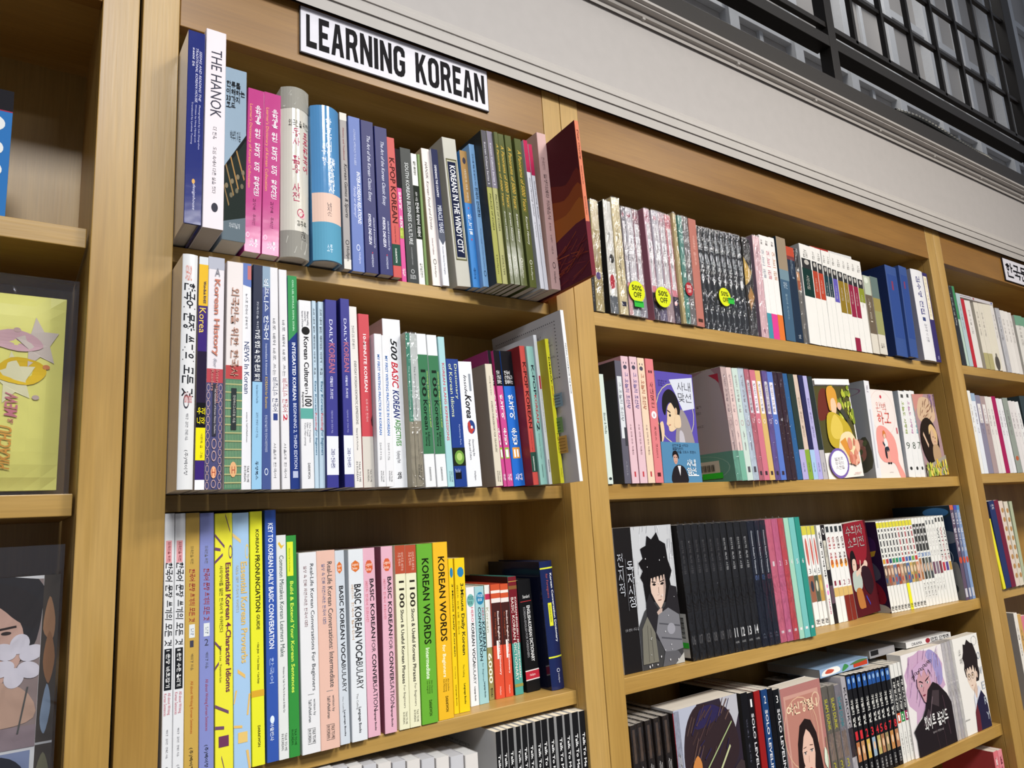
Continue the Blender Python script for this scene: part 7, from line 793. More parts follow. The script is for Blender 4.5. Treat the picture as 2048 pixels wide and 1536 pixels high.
 (1.729,0.0448,-0.236,0.0124,0.198,0.11,-3.12,0,'dadad6','white manga volume with yellow top and grass green tag, third shelf, wide bookcase',[('대원',0.93,0.98,0.2,0.9,'303030','bh')],[(0.015,0.075,0,1,'c8c03c'),(0.09,0.4,0.3,0.7,'343438'),(0.12,0.14,0.2,0.8,'dcdcd8'),(0.2,0.22,0.2,0.8,'dcdcd8'),(0.28,0.3,0.2,0.8,'dcdcd8'),(0.35,0.37,0.2,0.8,'dcdcd8'),(0.42,0.47,0.1,0.9,'6c9848'),(0.49,0.71,0,1,'8c7c4c'),(0.52,0.6,0.2,0.8,'d0b8a0','o'),(0.62,0.68,0.1,0.6,'b04438','o')],{},'long manga run'),
 (1.7417,0.044,-0.236,0.0126,0.1981,0.11,-3.09,0,'dadad6','white manga volume with yellow top and vermilion tag, third shelf, wide bookcase',[('대원',0.93,0.98,0.2,0.9,'303030','bh')],[(0.015,0.075,0,1,'c8c03c'),(0.09,0.4,0.3,0.7,'98444c'),(0.12,0.14,0.2,0.8,'dcdcd8'),(0.2,0.22,0.2,0.8,'dcdcd8'),(0.28,0.3,0.2,0.8,'dcdcd8'),(0.35,0.37,0.2,0.8,'dcdcd8'),(0.42,0.47,0.1,0.9,'b83c3c'),(0.49,0.71,0,1,'c08868'),(0.52,0.6,0.2,0.8,'d0b8a0','o'),(0.62,0.68,0.1,0.6,'304870','o')],{},'long manga run'),
 (1.7545,0.0432,-0.236,0.0126,0.1982,0.11,-3.04,0,'dadad6','white manga volume with checkered black title and blue numeral twenty-seven, third shelf, wide bookcase',[('27',0.4,0.445,0.15,0.95,'3c6cac','bh'),('FEEL',0.74,0.92,0.4,0.62,'303030','')],[(0.07,0.38,0.05,0.95,'3c3c3c'),(0.1,0.13,0.2,0.8,'c8c8c8','o'),(0.18,0.21,0.2,0.8,'c8c8c8','o'),(0.27,0.3,0.2,0.8,'c8c8c8','o'),(0.46,0.7,0.1,0.9,'9c6c48'),(0.52,0.62,0.3,0.8,'c8a890','o')],{},'long manga run'),
 (1.7673,0.0424,-0.236,0.0128,0.1983,0.11,-3.01,0,'dadad6','white manga volume with checkered black title and blue numeral twenty-eight, third shelf, wide bookcase',[('28',0.4,0.445,0.15,0.95,'3c6cac','bh'),('FEEL',0.74,0.92,0.4,0.62,'303030','')],[(0.07,0.38,0.05,0.95,'3c3c3c'),(0.1,0.13,0.2,0.8,'c8c8c8','o'),(0.18,0.21,0.2,0.8,'c8c8c8','o'),(0.27,0.3,0.2,0.8,'c8c8c8','o'),(0.46,0.7,0.1,0.9,'3c3c38'),(0.52,0.62,0.3,0.8,'c8a890','o')],{},'long manga run'),
 (1.7803,0.0416,-0.236,0.0129,0.1985,0.11,-2.95,0,'dadad6','white manga volume with checkered black title and blue numeral thirty, third shelf, wide bookcase',[('30',0.4,0.445,0.15,0.95,'3c6cac','bh'),('FEEL',0.74,0.92,0.4,0.62,'303030','')],[(0.07,0.38,0.05,0.95,'3c3c3c'),(0.1,0.13,0.2,0.8,'c8c8c8','o'),(0.18,0.21,0.2,0.8,'c8c8c8','o'),(0.27,0.3,0.2,0.8,'c8c8c8','o'),(0.46,0.7,0.1,0.9,'585c54'),(0.52,0.62,0.3,0.8,'c8a890','o')],{},'long manga run'),
 (1.7934,0.0408,-0.236,0.0131,0.1986,0.11,-2.9,0,'dadad6','white manga volume with checkered black title and blue numeral thirty-one, third shelf, wide bookcase',[('31',0.4,0.445,0.15,0.95,'3c6cac','bh'),('FEEL',0.74,0.92,0.4,0.62,'303030','')],[(0.07,0.38,0.05,0.95,'3c3c3c'),(0.1,0.13,0.2,0.8,'c8c8c8','o'),(0.18,0.21,0.2,0.8,'c8c8c8','o'),(0.27,0.3,0.2,0.8,'c8c8c8','o'),(0.46,0.7,0.1,0.9,'44484c'),(0.52,0.62,0.3,0.8,'c8a890','o')],{},'long manga run'),
 (1.8067,0.04,-0.236,0.0131,0.1986,0.11,-2.84,0,'dadad6','slim whitish manga with plum portrait patch, third shelf, wide bookcase',[('요괴의 집',0.12,0.45,0.35,0.6,'807c84',''),('서울',0.7,0.85,0.4,0.6,'303030','')],[(0.04,0.09,0.3,0.7,'505458'),(0.52,0.66,0.1,0.9,'684858')],{},'long manga run'),
 (1.82,0.0392,-0.236,0.0133,0.1987,0.11,-2.82,0,'dadad6','slim whitish manga with mauve portrait patch, third shelf, wide bookcase',[('요괴의 집',0.12,0.45,0.35,0.6,'807c84',''),('서울',0.7,0.85,0.4,0.6,'303030','')],[(0.04,0.09,0.3,0.7,'505458'),(0.52,0.66,0.1,0.9,'786878')],{},'long manga run'),
 (1.8335,0.0384,-0.236,0.0134,0.1988,0.11,-2.76,0,'dadad6','slim whitish manga with wine portrait patch, third shelf, wide bookcase',[('요괴의 집',0.12,0.45,0.35,0.6,'807c84',''),('서울',0.7,0.85,0.4,0.6,'303030','')],[(0.04,0.09,0.3,0.7,'505458'),(0.52,0.66,0.1,0.9,'6c3440')],{},'long manga run'),
 (1.8472,0.0376,-0.236,0.0135,0.1989,0.11,-2.71,0,'dadad6','white witch comic with dark letters, thinnest, third shelf, wide bookcase',[('WITCH',0.13,0.46,0.25,0.75,'303438','b'),('7',0.47,0.52,0.2,0.8,'903848','h')],[(0.54,0.64,0.1,0.9,'b03848'),(0.02,0.07,0.2,0.8,'404040')],{},'long manga run'),
 (1.8609,0.0368,-0.236,0.0136,0.1991,0.11,-2.68,0,'dadad6','white witch comic with red letters, third shelf, wide bookcase',[('WITCH',0.13,0.46,0.25,0.75,'903c48','b'),('8',0.47,0.52,0.2,0.8,'903848','h')],[(0.54,0.64,0.1,0.9,'4c3c80'),(0.02,0.07,0.2,0.8,'404040')],{},'long manga run'),
 (1.8747,0.036,-0.236,0.0138,0.1992,0.11,-2.62,0,'dadad6','white witch comic with gilt picture, beside the blue artbook, third shelf, wide bookcase',[('WITCH',0.13,0.46,0.25,0.75,'484048','b'),('9',0.47,0.52,0.2,0.8,'903848','h')],[(0.54,0.64,0.1,0.9,'b08c48'),(0.02,0.07,0.2,0.8,'404040')],{},'long manga run'),
 (1.895,0.022,-0.236,0.0169,0.222,0.14,-1.6,0,'5c4c60','tall artbook spine with orange top, its dark blue sea cover facing sideways',[('만화 일러스트',0.08,0.5,0.2,0.8,'d0d0d8','b')],[(0,0.05,0,1,'b86048'),(0.55,0.62,0.1,0.9,'b84c38','o'),(0.88,0.97,0.2,0.8,'b8b8c0')],{'L':'2c405c','art':'sea'},'tall artbooks'),
 (1.9138,0.022,-0.236,0.0139,0.2213,0.14,-1.35,0,'5c6484','tall artbook spine with violet top, third shelf, wide bookcase',[('만화 일러스트',0.08,0.5,0.2,0.8,'d0d0d8','b')],[(0,0.05,0,1,'4848a0'),(0.55,0.62,0.1,0.9,'b84c38','o'),(0.88,0.97,0.2,0.8,'b8b8c0')],{'L':'2c405c'},'tall artbooks'),
 (1.9297,0.022,-0.236,0.0141,0.2208,0.14,-1.61,0,'7c94bc','tall artbook spine with sky blue top, nearest the upright, third shelf, wide bookcase',[('만화 일러스트',0.08,0.5,0.2,0.8,'d0d0d8','b')],[(0,0.05,0,1,'4880b0'),(0.55,0.62,0.1,0.9,'b84c38','o'),(0.88,0.97,0.2,0.8,'b8b8c0')],{'L':'2c405c'},'tall artbooks'),
 (0.8031,0.02,-0.519,0.0125,0.2144,0.14,-1,0,'26201e','first of six charcoal-brown leveling novels in plastic sleeves, fourth shelf, wide bookcase',[('레벨업',0.28,0.75,0.25,0.85,'d8d4d0','bi')],[(0.03,0.25,0.3,0.7,'5c4c42')],{'wrap':1},'leveling novels'),
 (0.8162,0.02,-0.519,0.0126,0.2155,0.14,-1,0,'26201e','second of six charcoal-brown leveling novels in plastic sleeves, fourth shelf, wide bookcase',[('레벨업',0.28,0.75,0.25,0.85,'d8d4d0','bi')],[(0.03,0.25,0.3,0.7,'5c4c42')],{'wrap':1},'leveling novels'),
 (0.834,0.02,-0.519,0.0128,0.2156,0.14,-1,0,'26201e','third of six charcoal-brown leveling novels in plastic sleeves, fourth shelf, wide bookcase',[('레벨업',0.28,0.75,0.25,0.85,'d8d4d0','bi')],[(0.03,0.25,0.3,0.7,'5c4c42')],{'wrap':1},'leveling novels'),
 (0.8521,0.02,-0.519,0.0131,0.2158,0.14,-1,0,'26201e','fourth of six charcoal-brown leveling novels in plastic sleeves, fourth shelf, wide bookcase',[('레벨업',0.28,0.75,0.25,0.85,'d8d4d0','bi')],[(0.03,0.25,0.3,0.7,'5c4c42')],{'wrap':1},'leveling novels'),
 (0.8716,0.02,-0.519,0.0133,0.2158,0.14,-1,0,'26201e','fifth of six charcoal-brown leveling novels in plastic sleeves, fourth shelf, wide bookcase',[('레벨업',0.28,0.75,0.25,0.85,'d8d4d0','bi')],[(0.03,0.25,0.3,0.7,'5c4c42')],{'wrap':1},'leveling novels'),
 (0.8943,0.02,-0.519,0.0135,0.2154,0.14,-1,0,'26201e','sixth of six charcoal-brown leveling novels in plastic sleeves, fourth shelf, wide bookcase',[('레벨업',0.28,0.75,0.25,0.85,'d8d4d0','bi')],[(0.03,0.25,0.3,0.7,'5c4c42'),(0,0.6,0,0.15,'98202c')],{'wrap':1},'leveling novels'),
 (1.0676,0.03,-0.519,0.0179,0.2137,0.14,0,0,'141418','navy-black novel spine with tiny print, beside the shaggy hair cover, fourth shelf, wide bookcase',[('만화 원작 소설',0.2,0.7,0.4,0.6,'585868','')],[],{'gloss':1},'tall white title novels'),
 (1.0857,0.03,-0.519,0.0148,0.2111,0.14,0,0,'141216','black novel numbered one with tall white title, fourth shelf, wide bookcase',[('SOLO LEVELING',0.16,0.7,0.3,0.72,'d0d0d4','b'),('1',0.05,0.11,0.35,0.65,'e0e0e0','h')],[],{'gloss':1},'tall white title novels'),
 (1.1029,0.03,-0.519,0.0158,0.2111,0.14,0,0,'8c1c1c','plain red volume between numerals 1 and 2, fourth shelf, wide bookcase',[],[],{'gloss':1},'tall white title novels'),
 (1.1225,0.03,-0.519,0.0167,0.2102,0.14,0,0,'1c3c6c','blue-black novel numbered two with tall white title, fourth shelf, wide bookcase',[('SOLO LEVELING',0.16,0.7,0.3,0.72,'d0d0d4','b'),('2',0.05,0.11,0.35,0.65,'e0e0e0','h')],[],{'gloss':1},'tall white title novels'),
 (1.1405,0.03,-0.519,0.0136,0.2089,0.14,0,0,'101014','featureless black volume between numerals 2 and 3, fourth shelf, wide bookcase',[],[],{'gloss':1},'tall white title novels'),
 (1.1553,0.03,-0.519,0.018,0.2048,0.14,0,0,'121418','black novel numbered three, touching the pink portrait cover, fourth shelf, wide bookcase',[('SOLO LEVELING',0.16,0.7,0.3,0.72,'d0d0d4','b'),('3',0.05,0.11,0.35,0.65,'e0e0e0','h')],[],{'gloss':1},'tall white title novels'),
 (1.3019,0.03,-0.519,0.0186,0.1857,0.13,-1.5,0,'706c64','grey tattooed-arm comic numbered three with yellow title, first, fourth shelf, wide bookcase',[('SLAM DUNK',0.12,0.42,0.25,0.75,'d8d040','b'),('3',0.72,0.8,0.3,0.7,'d8d040','h')],[(0.45,0.7,0.1,0.9,'8c7c74')],{'wrap':1},'arm comics'),
 (1.3233,0.03,-0.519,0.0189,0.1848,0.13,-1.5,0,'706c64','grey tattooed-arm comic numbered three with yellow title, second, fourth shelf, wide bookcase',[('SLAM DUNK',0.12,0.42,0.25,0.75,'d8d040','b'),('3',0.72,0.8,0.3,0.7,'d8d040','h')],[(0.45,0.7,0.1,0.9,'8c7c74')],{'wrap':1},'arm comics'),
 (1.3442,0.03,-0.519,0.0193,0.1823,0.13,-1.5,0,'8c8890','greyish comic with turquoise title, beside the tall spine, fourth shelf, wide bookcase',[('SLAM DUNK',0.12,0.42,0.25,0.75,'3c98a0','b'),('3',0.72,0.8,0.3,0.7,'d8d040','h')],[(0.45,0.7,0.1,0.9,'8c7c74')],{'wrap':1},'arm comics'),
 (1.3689,0.03,-0.519,0.0147,0.1929,0.12,-1.5,0,'c8c4c8','tall white-lettered sports comic spine, white over dark, fourth shelf, wide bookcase',[('KUROKO',0.1,0.5,0.25,0.75,'303038','b')],[(0.48,0.75,0,1,'342c38')],{'wrap':1},''),
 (1.3882,0.031,-0.519,0.0137,0.1944,0.11,-1.5,0,'16161a','black adventure manga with red numeral one, first copy, fourth shelf, wide bookcase',[('귀멸의 칼날',0.24,0.5,0.2,0.8,'d8d8d4','b'),('1',0.54,0.62,0.2,0.8,'c02c34','bh'),('대원',0.86,0.96,0.3,0.7,'c8c8c8','')],[(0.02,0.14,0.05,0.95,'244c8c'),(0.04,0.09,0.3,0.8,'84a4c8','o'),(0.64,0.82,0.1,0.9,'a86c44'),(0.68,0.76,0.3,0.8,'d0b090','o')],{},'black adventure manga'),
 (1.4045,0.031,-0.519,0.0138,0.1938,0.11,-1.5,0,'16161a','black adventure manga with red numeral one, second copy, fourth shelf, wide bookcase',[('귀멸의 칼날',0.24,0.5,0.2,0.8,'d8d8d4','b'),('1',0.54,0.62,0.2,0.8,'c02c34','bh'),('대원',0.86,0.96,0.3,0.7,'c8c8c8','')],[(0.02,0.14,0.05,0.95,'244c8c'),(0.04,0.09,0.3,0.8,'84a4c8','o'),(0.64,0.82,0.1,0.9,'b08058'),(0.68,0.76,0.3,0.8,'d0b090','o')],{},'black adventure manga'),
 (1.4235,0.031,-0.519,0.0139,0.1928,0.11,-1.5,0,'16161a','black adventure manga with red numeral two, fourth shelf, wide bookcase',[('귀멸의 칼날',0.24,0.5,0.2,0.8,'d8d8d4','b'),('2',0.54,0.62,0.2,0.8,'c02c34','bh'),('대원',0.86,0.96,0.3,0.7,'c8c8c8','')],[(0.02,0.14,0.05,0.95,'244c8c'),(0.04,0.09,0.3,0.8,'84a4c8','o'),(0.64,0.82,0.1,0.9,'c0a050'),(0.68,0.76,0.3,0.8,'d0b090','o')],{},'black adventure manga'),
 (1.4429,0.031,-0.519,0.0141,0.1918,0.11,-1.5,0,'16161a','black adventure manga with red numeral three, fourth shelf, wide bookcase',[('귀멸의 칼날',0.24,0.5,0.2,0.8,'d8d8d4','b'),('3',0.54,0.62,0.2,0.8,'c02c34','bh'),('대원',0.86,0.96,0.3,0.7,'c8c8c8','')],[(0.02,0.14,0.05,0.95,'244c8c'),(0.04,0.09,0.3,0.8,'84a4c8','o'),(0.64,0.82,0.1,0.9,'8ca0b0'),(0.68,0.76,0.3,0.8,'d0b090','o')],{},'black adventure manga'),
 (1.4609,0.031,-0.519,0.0143,0.1911,0.11,-1.5,0,'16161a','black adventure manga with red numeral four, fourth shelf, wide bookcase',[('귀멸의 칼날',0.24,0.5,0.2,0.8,'d8d8d4','b'),('4',0.54,0.62,0.2,0.8,'c02c34','bh'),('대원',0.86,0.96,0.3,0.7,'c8c8c8','')],[(0.02,0.14,0.05,0.95,'244c8c'),(0.04,0.09,0.3,0.8,'84a4c8','o'),(0.64,0.82,0.1,0.9,'b0a060'),(0.68,0.76,0.3,0.8,'d0b090','o')],{},'black adventure manga'),
 (1.4754,0.031,-0.519,0.0138,0.191,0.11,-1.5,0,'16161a','black adventure manga with red numeral five, fourth shelf, wide bookcase',[('귀멸의 칼날',0.24,0.5,0.2,0.8,'d8d8d4','b'),('5',0.54,0.62,0.2,0.8,'c02c34','bh'),('대원',0.86,0.96,0.3,0.7,'c8c8c8','')],[(0.02,0.14,0.05,0.95,'244c8c'),(0.04,0.09,0.3,0.8,'84a4c8','o'),(0.64,0.82,0.1,0.9,'986c4c'),(0.68,0.76,0.3,0.8,'d0b090','o')],{},'black adventure manga'),
 (1.4908,0.031,-0.519,0.0146,0.1906,0.11,-1.5,0,'16161a','black adventure manga with red numeral six, fourth shelf, wide bookcase',[('귀멸의 칼날',0.24,0.5,0.2,0.8,'d8d8d4','b'),('6',0.54,0.62,0.2,0.8,'c02c34','bh'),('대원',0.86,0.96,0.3,0.7,'c8c8c8','')],[(0.02,0.14,0.05,0.95,'244c8c'),(0.04,0.09,0.3,0.8,'84a4c8','o'),(0.64,0.82,0.1,0.9,'8c7c58'),(0.68,0.76,0.3,0.8,'d0b090','o')],{},'black adventure manga'),
 (1.5091,0.031,-0.519,0.0147,0.1899,0.11,-1.5,0,'16161a','black adventure manga with red numeral seven, fourth shelf, wide bookcase',[('귀멸의 칼날',0.24,0.5,0.2,0.8,'d8d8d4','b'),('7',0.54,0.62,0.2,0.8,'c02c34','bh'),('대원',0.86,0.96,0.3,0.7,'c8c8c8','')],[(0.02,0.14,0.05,0.95,'244c8c'),(0.04,0.09,0.3,0.8,'84a4c8','o'),(0.64,0.82,0.1,0.9,'b07c48'),(0.68,0.76,0.3,0.8,'d0b090','o')],{},'black adventure manga'),
 (1.5276,0.031,-0.519,0.015,0.1891,0.11,-1.5,0,'16161a','black adventure manga with red numeral eight, fourth shelf, wide bookcase',[('귀멸의 칼날',0.24,0.5,0.2,0.8,'d8d8d4','b'),('8',0.54,0.62,0.2,0.8,'c02c34','bh'),('대원',0.86,0.96,0.3,0.7,'c8c8c8','')],[(0.02,0.14,0.05,0.95,'244c8c'),(0.04,0.09,0.3,0.8,'84a4c8','o'),(0.64,0.82,0.1,0.9,'a07050'),(0.68,0.76,0.3,0.8,'d0b090','o')],{},'black adventure manga'),
 (1.5428,0.031,-0.519,0.0136,0.1894,0.11,0,0,'d4d4d0','white and black detective manga with orange numeral one, fourth shelf, wide bookcase',[('흑\n인\n선\n비',0.18,0.48,0.2,0.8,'e0e0dc','bv'),('1',0.52,0.58,0.3,0.7,'f0f0f0','bh'),('서울문화사',0.7,0.92,0.4,0.6,'404040','')],[(0.14,0.5,0,1,'18181a'),(0.5,0.6,0.05,0.95,'b84c28')],{},'detective manga'),
 (1.558,0.031,-0.519,0.0139,0.1899,0.11,0,0,'d4d4d0','white and black detective manga with green numeral two, fourth shelf, wide bookcase',[('흑\n인\n선\n비',0.18,0.48,0.2,0.8,'e0e0dc','bv'),('2',0.52,0.58,0.3,0.7,'f0f0f0','bh'),('서울문화사',0.7,0.92,0.4,0.6,'404040','')],[(0.14,0.5,0,1,'18181a'),(0.5,0.6,0.05,0.95,'2c7c3c')],{},'detective manga'),
 (1.574,0.031,-0.519,0.0148,0.1902,0.11,0,0,'d4d4d0','white and black detective manga with wine numeral three, fourth shelf, wide bookcase',[('흑\n인\n선\n비',0.18,0.48,0.2,0.8,'e0e0dc','bv'),('3',0.52,0.58,0.3,0.7,'f0f0f0','bh'),('서울문화사',0.7,0.92,0.4,0.6,'404040','')],[(0.14,0.5,0,1,'18181a'),(0.5,0.6,0.05,0.95,'84204c')],{},'detective manga'),
 (1.7538,0.026,-0.519,0.0117,0.2042,0.12,0.94,0,'d0ccce','thin shrink-wrapped white spine, first by the leather jacket cover, fourth shelf, wide bookcase',[('너의 이야기',0.3,0.6,0.4,0.6,'807c84','')],[],{'wrap':1},'thin white spines'),
 (1.7676,0.026,-0.519,0.0118,0.2046,0.12,0.39,0,'dad6d4','thin shrink-wrapped white spine, second, fourth shelf, wide bookcase',[('너의 이야기',0.3,0.6,0.4,0.6,'807c84','')],[],{'wrap':1},'thin white spines'),
 (1.7816,0.026,-0.519,0.0119,0.2049,0.12,-0.19,0,'c8c4c8','thin shrink-wrapped white spine, third, fourth shelf, wide bookcase',[('너의 이야기',0.3,0.6,0.4,0.6,'807c84','')],[],{'wrap':1},'thin white spines'),
 (1.7955,0.026,-0.519,0.011,0.2054,0.12,-0.74,0,'dcdad6','thin shrink-wrapped white spine, fourth by the schoolboy cover, fourth shelf, wide bookcase',[('너의 이야기',0.3,0.6,0.4,0.6,'807c84','')],[],{'wrap':1},'thin white spines'),
 (2.0857,0.02,0.347,0.0255,0.2189,0.13,-2.2,0,'24282c','black paperback with white lettering, first by the upright, top shelf, farthest bookcase',[('한국 소설 선집',0.14,0.5,0.36,0.62,'d8d8d8','')],[],{'wrap':1},'literature volumes'),
 (2.1114,0.02,0.347,0.0132,0.2225,0.13,-2.2,0,'3c8454','green-topped slim volume, top shelf, farthest bookcase',[],[(0.42,1,0,1,'a8bcb0')],{},'literature volumes'),
 (2.128,0.02,0.347,0.0222,0.205,0.13,-2.2,0,'a4b8bc','white volume with blue edge, top shelf, farthest bookcase',[('한국 소설 선집',0.14,0.5,0.36,0.62,'807c78','')],[],{},'literature volumes'),
 (2.1515,0.02,0.347,0.0192,0.1923,0.13,-2.2,0,'ac2430','bright red volume, top shelf, farthest bookcase',[],[],{},'literature volumes'),
 (2.1711,0.02,0.347,0.0335,0.1906,0.13,-2.2,0,'d4d0cc','wide white volume beside the red one, top shelf, farthest bookcase',[('한국 소설 선집',0.14,0.5,0.36,0.62,'807c78','')],[],{},'literature volumes'),
 (2.2248,0.02,0.347,0.0261,0.1917,0.13,-2.2,0,'d0cabc','white volume with tan foot, first, top shelf, farthest bookcase',[('한국 소설 선집',0.14,0.5,0.36,0.62,'807c78','')],[(0.76,1,0,1,'a49c70')],{},'literature volumes'),
 (2.2522,0.02,0.347,0.0277,0.1923,0.13,-2.2,0,'d0cabc','white volume with tan foot, second, top shelf, farthest bookcase',[('한국 소설 선집',0.14,0.5,0.36,0.62,'807c78','')],[(0.76,1,0,1,'a49c70')],{},'literature volumes'),
 (2.2801,0.02,0.347,0.0484,0.1936,0.13,-2.2,0,'d2ccbc','cream volume with a sketched figure at its foot, top shelf, farthest bookcase',[],[(0.78,1,0.2,0.8,'4c4844','o'),(0.74,0.8,0.4,0.62,'6c6860','o')],{},'literature volumes'),
 (2.3287,0.02,0.347,0.0216,0.1955,0.13,-2.2,0,'d4d0cc','white volume right after the sketched figure, top shelf, farthest bookcase',[('한국 소설 선집',0.14,0.5,0.36,0.62,'807c78','')],[],{},'literature volumes'),
 (2.3613,0.02,0.347,0.0251,0.191,0.13,-2.2,0,'ccccd0','silvery wrapped volume, top shelf, farthest bookcase',[('한국 소설 선집',0.14,0.5,0.36,0.62,'807c78','')],[],{'wrap':1},'literature volumes'),
 (2.3866,0.02,0.347,0.0283,0.188,0.13,-2.2,0,'d8d4d0','white volume with a small mark halfway, top shelf, farthest bookcase',[('한국 소설 선집',0.14,0.5,0.36,0.62,'807c78','')],[],{},'literature volumes'),
 (2.4151,0.02,0.347,0.0243,0.1877,0.13,-2.2,0,'dcd8d4','white volume with a thin dark title, top shelf, farthest bookcase',[('한국 소설 선집',0.14,0.5,0.36,0.62,'807c78','')],[],{},'literature volumes'),
 (2.4397,0.02,0.347,0.0237,0.1874,0.13,-2.2,0,'d4d0cc','white volume before the green-topped novels, top shelf, farthest bookcase',[('한국 소설 선집',0.14,0.5,0.36,0.62,'807c78','')],[],{},'literature volumes'),
 (2.4815,0.02,0.347,0.0544,0.184,0.13,-2.2,0,'d4d2cc','first novel with a sage green top, top shelf, farthest bookcase',[('한국 소설 선집',0.14,0.5,0.36,0.62,'807c78','')],[(0,0.17,0,1,'6c9880')],{},'literature volumes'),
 (2.5361,0.02,0.347,0.0423,0.1829,0.13,-2.2,0,'d4d2cc','second novel with a sage green top, at the picture edge, top shelf, farthest bookcase',[('한국 소설 선집',0.14,0.5,0.36,0.62,'807c78','')],[(0,0.17,0,1,'6c9880')],{},'literature volumes'),
 (2.0846,0.02,0.06,0.016,0.2187,0.13,0,0,'dcdcd8','white spine leaning by the upright, second shelf, farthest bookcase',[('산문집 선',0.16,0.5,0.36,0.62,'80707c','')],[],{},'essay volumes'),
 (2.1021,0.02,0.06,0.0227,0.2127,0.13,-0.37,0,'d4d8e0','white volume with a blue cap, second shelf, farthest bookcase',[('산문집 선',0.16,0.5,0.36,0.62,'80707c','')],[(0,0.1,0,1,'8ca0b8')],{},'essay volumes'),
 (2.1263,0.02,0.06,0.0288,0.2085,0.13,-0.77,0,'807c90','lavender grey volume with a white name strip, second shelf, farthest bookcase',[('산문집 선',0.16,0.5,0.36,0.62,'80707c','')],[(0.11,0.36,0.2,0.8,'d4d0d0')],{},'essay volumes'),
 (2.1566,0.02,0.06,0.0278,0.2073,0.13,-1.15,0,'a08c8c','pinkish volume with a white name strip, second shelf, farthest bookcase',[('산문집 선',0.16,0.5,0.36,0.62,'80707c','')],[(0.11,0.36,0.2,0.8,'d4d0d0')],{},'essay volumes'),
 (2.1859,0.02,0.06,0.0193,0.2077,0.13,-1.56,0,'d4d0cc','greyish white volume, second shelf, farthest bookcase',[('산문집 선',0.16,0.5,0.36,0.62,'80707c','')],[],{},'essay volumes'),
 (2.2068,0.02,0.06,0.021,0.2074,0.13,-1.96,0,'d8d4d0','clean white volume beside the magenta one, second shelf, farthest bookcase',[('산문집 선',0.16,0.5,0.36,0.62,'80707c','')],[],{},'essay volumes'),
 (2.2294,0.02,0.06,0.0243,0.2098,0.13,-2.37,0,'9c1850','magenta volume, second shelf, farthest bookcase',[],[],{},'essay volumes'),
 (2.2554,0.02,0.06,0.02,0.2057,0.13,-2.8,0,'d4d4d8','white volume after the magenta one, second shelf, farthest bookcase',[('산문집 선',0.16,0.5,0.36,0.62,'80707c','')],[],{},'essay volumes'),
 (2.277,0.02,0.06,0.0183,0.2052,0.13,-3.24,0,'dcdce0','second white volume after the magenta one, second shelf, farthest bookcase',[('산문집 선',0.16,0.5,0.36,0.62,'80707c','')],[],{},'essay volumes'),
 (2.3005,0.02,0.06,0.0318,0.2091,0.13,-3.38,0,'8c948c','silver grey volume with an orange dot, second shelf, farthest bookcase',[('산문집 선',0.16,0.5,0.36,0.62,'80707c','')],[(0.78,0.84,0.2,0.8,'ac5c3c','o')],{},'essay volumes'),
 (2.3356,0.02,0.06,0.0226,0.2025,0.13,-4.24,0,'d4d0d0','white volume with small red letters, second shelf, farthest bookcase',[('산문집 선',0.16,0.5,0.36,0.62,'80707c','')],[],{},'essay volumes'),
 (2.3599,0.02,0.06,0.0213,0.2023,0.13,-4.68,0,'d8d4d4','white volume near the picture edge, second shelf, farthest bookcase',[('산문집 선',0.16,0.5,0.36,0.62,'80707c','')],[],{},'essay volumes'),
 (2.3846,0.02,0.06,0.0232,0.202,0.13,-5.58,0,'dcdcdc','outer white volume, second shelf, farthest bookcase',[('산문집 선',0.16,0.5,0.36,0.62,'80707c','')],[],{},'essay volumes'),
 (2.4146,0.02,0.06,0.0373,0.2206,0.13,-3,0,'303c40','dark slate volume at the picture edge, second shelf, farthest bookcase',[],[],{},'essay volumes'),
 (2.0732,0.012,-0.2274,0.014,0.1732,0.13,-6,0,'d8d02c','yellow volume leaning against the upright, third shelf, farthest bookcase',[],[],{},'shelf three volumes'),
 (2.0892,0.012,-0.2274,0.0302,0.2171,0.13,-4,0,'24305c','dark blue volume, third shelf, farthest bookcase',[('문학',0.04,0.1,0.3,0.8,'d0d0d8','')],[],{},'shelf three volumes'),
 (2.1205,0.012,-0.2274,0.0251,0.218,0.13,-4.26,0,'6c1c34','maroon volume, third shelf, farthest bookcase',[],[],{},'shelf three volumes'),
 (2.1469,0.012,-0.2274,0.0226,0.2149,0.13,-4.54,0,'d0c0b4','cream volume with orange flowers, first, third shelf, farthest bookcase',[],[(0.08,0.14,0.3,0.9,'a88050','o'),(0.19,0.25,0.3,0.9,'a88050','o'),(0.3,0.36,0.3,0.9,'a88050','o'),(0.41,0.47,0.3,0.9,'a88050','o'),(0.52,0.58,0.3,0.9,'a88050','o'),(0.63,0.69,0.3,0.9,'a88050','o'),(0.74,0.8,0.3,0.9,'a88050','o'),(0.85,0.91,0.3,0.9,'a88050','o')],{},'shelf three volumes'),
 (2.171,0.012,-0.2274,0.0216,0.213,0.13,-3.02,0,'ccc4b4','cream volume with orange flowers, second, third shelf, farthest bookcase',[],[(0.08,0.14,0.3,0.9,'a88050','o'),(0.19,0.25,0.3,0.9,'a88050','o'),(0.3,0.36,0.3,0.9,'a88050','o'),(0.41,0.47,0.3,0.9,'a88050','o'),(0.52,0.58,0.3,0.9,'a88050','o'),(0.63,0.69,0.3,0.9,'a88050','o'),(0.74,0.8,0.3,0.9,'a88050','o'),(0.85,0.91,0.3,0.9,'a88050','o')],{},'shelf three volumes'),
 (2.1943,0.012,-0.2274,0.016,0.213,0.13,-0.49,0,'a4ac90','pale green volume at the picture edge, third shelf, farthest bookcase',[],[],{},'shelf three volumes'),
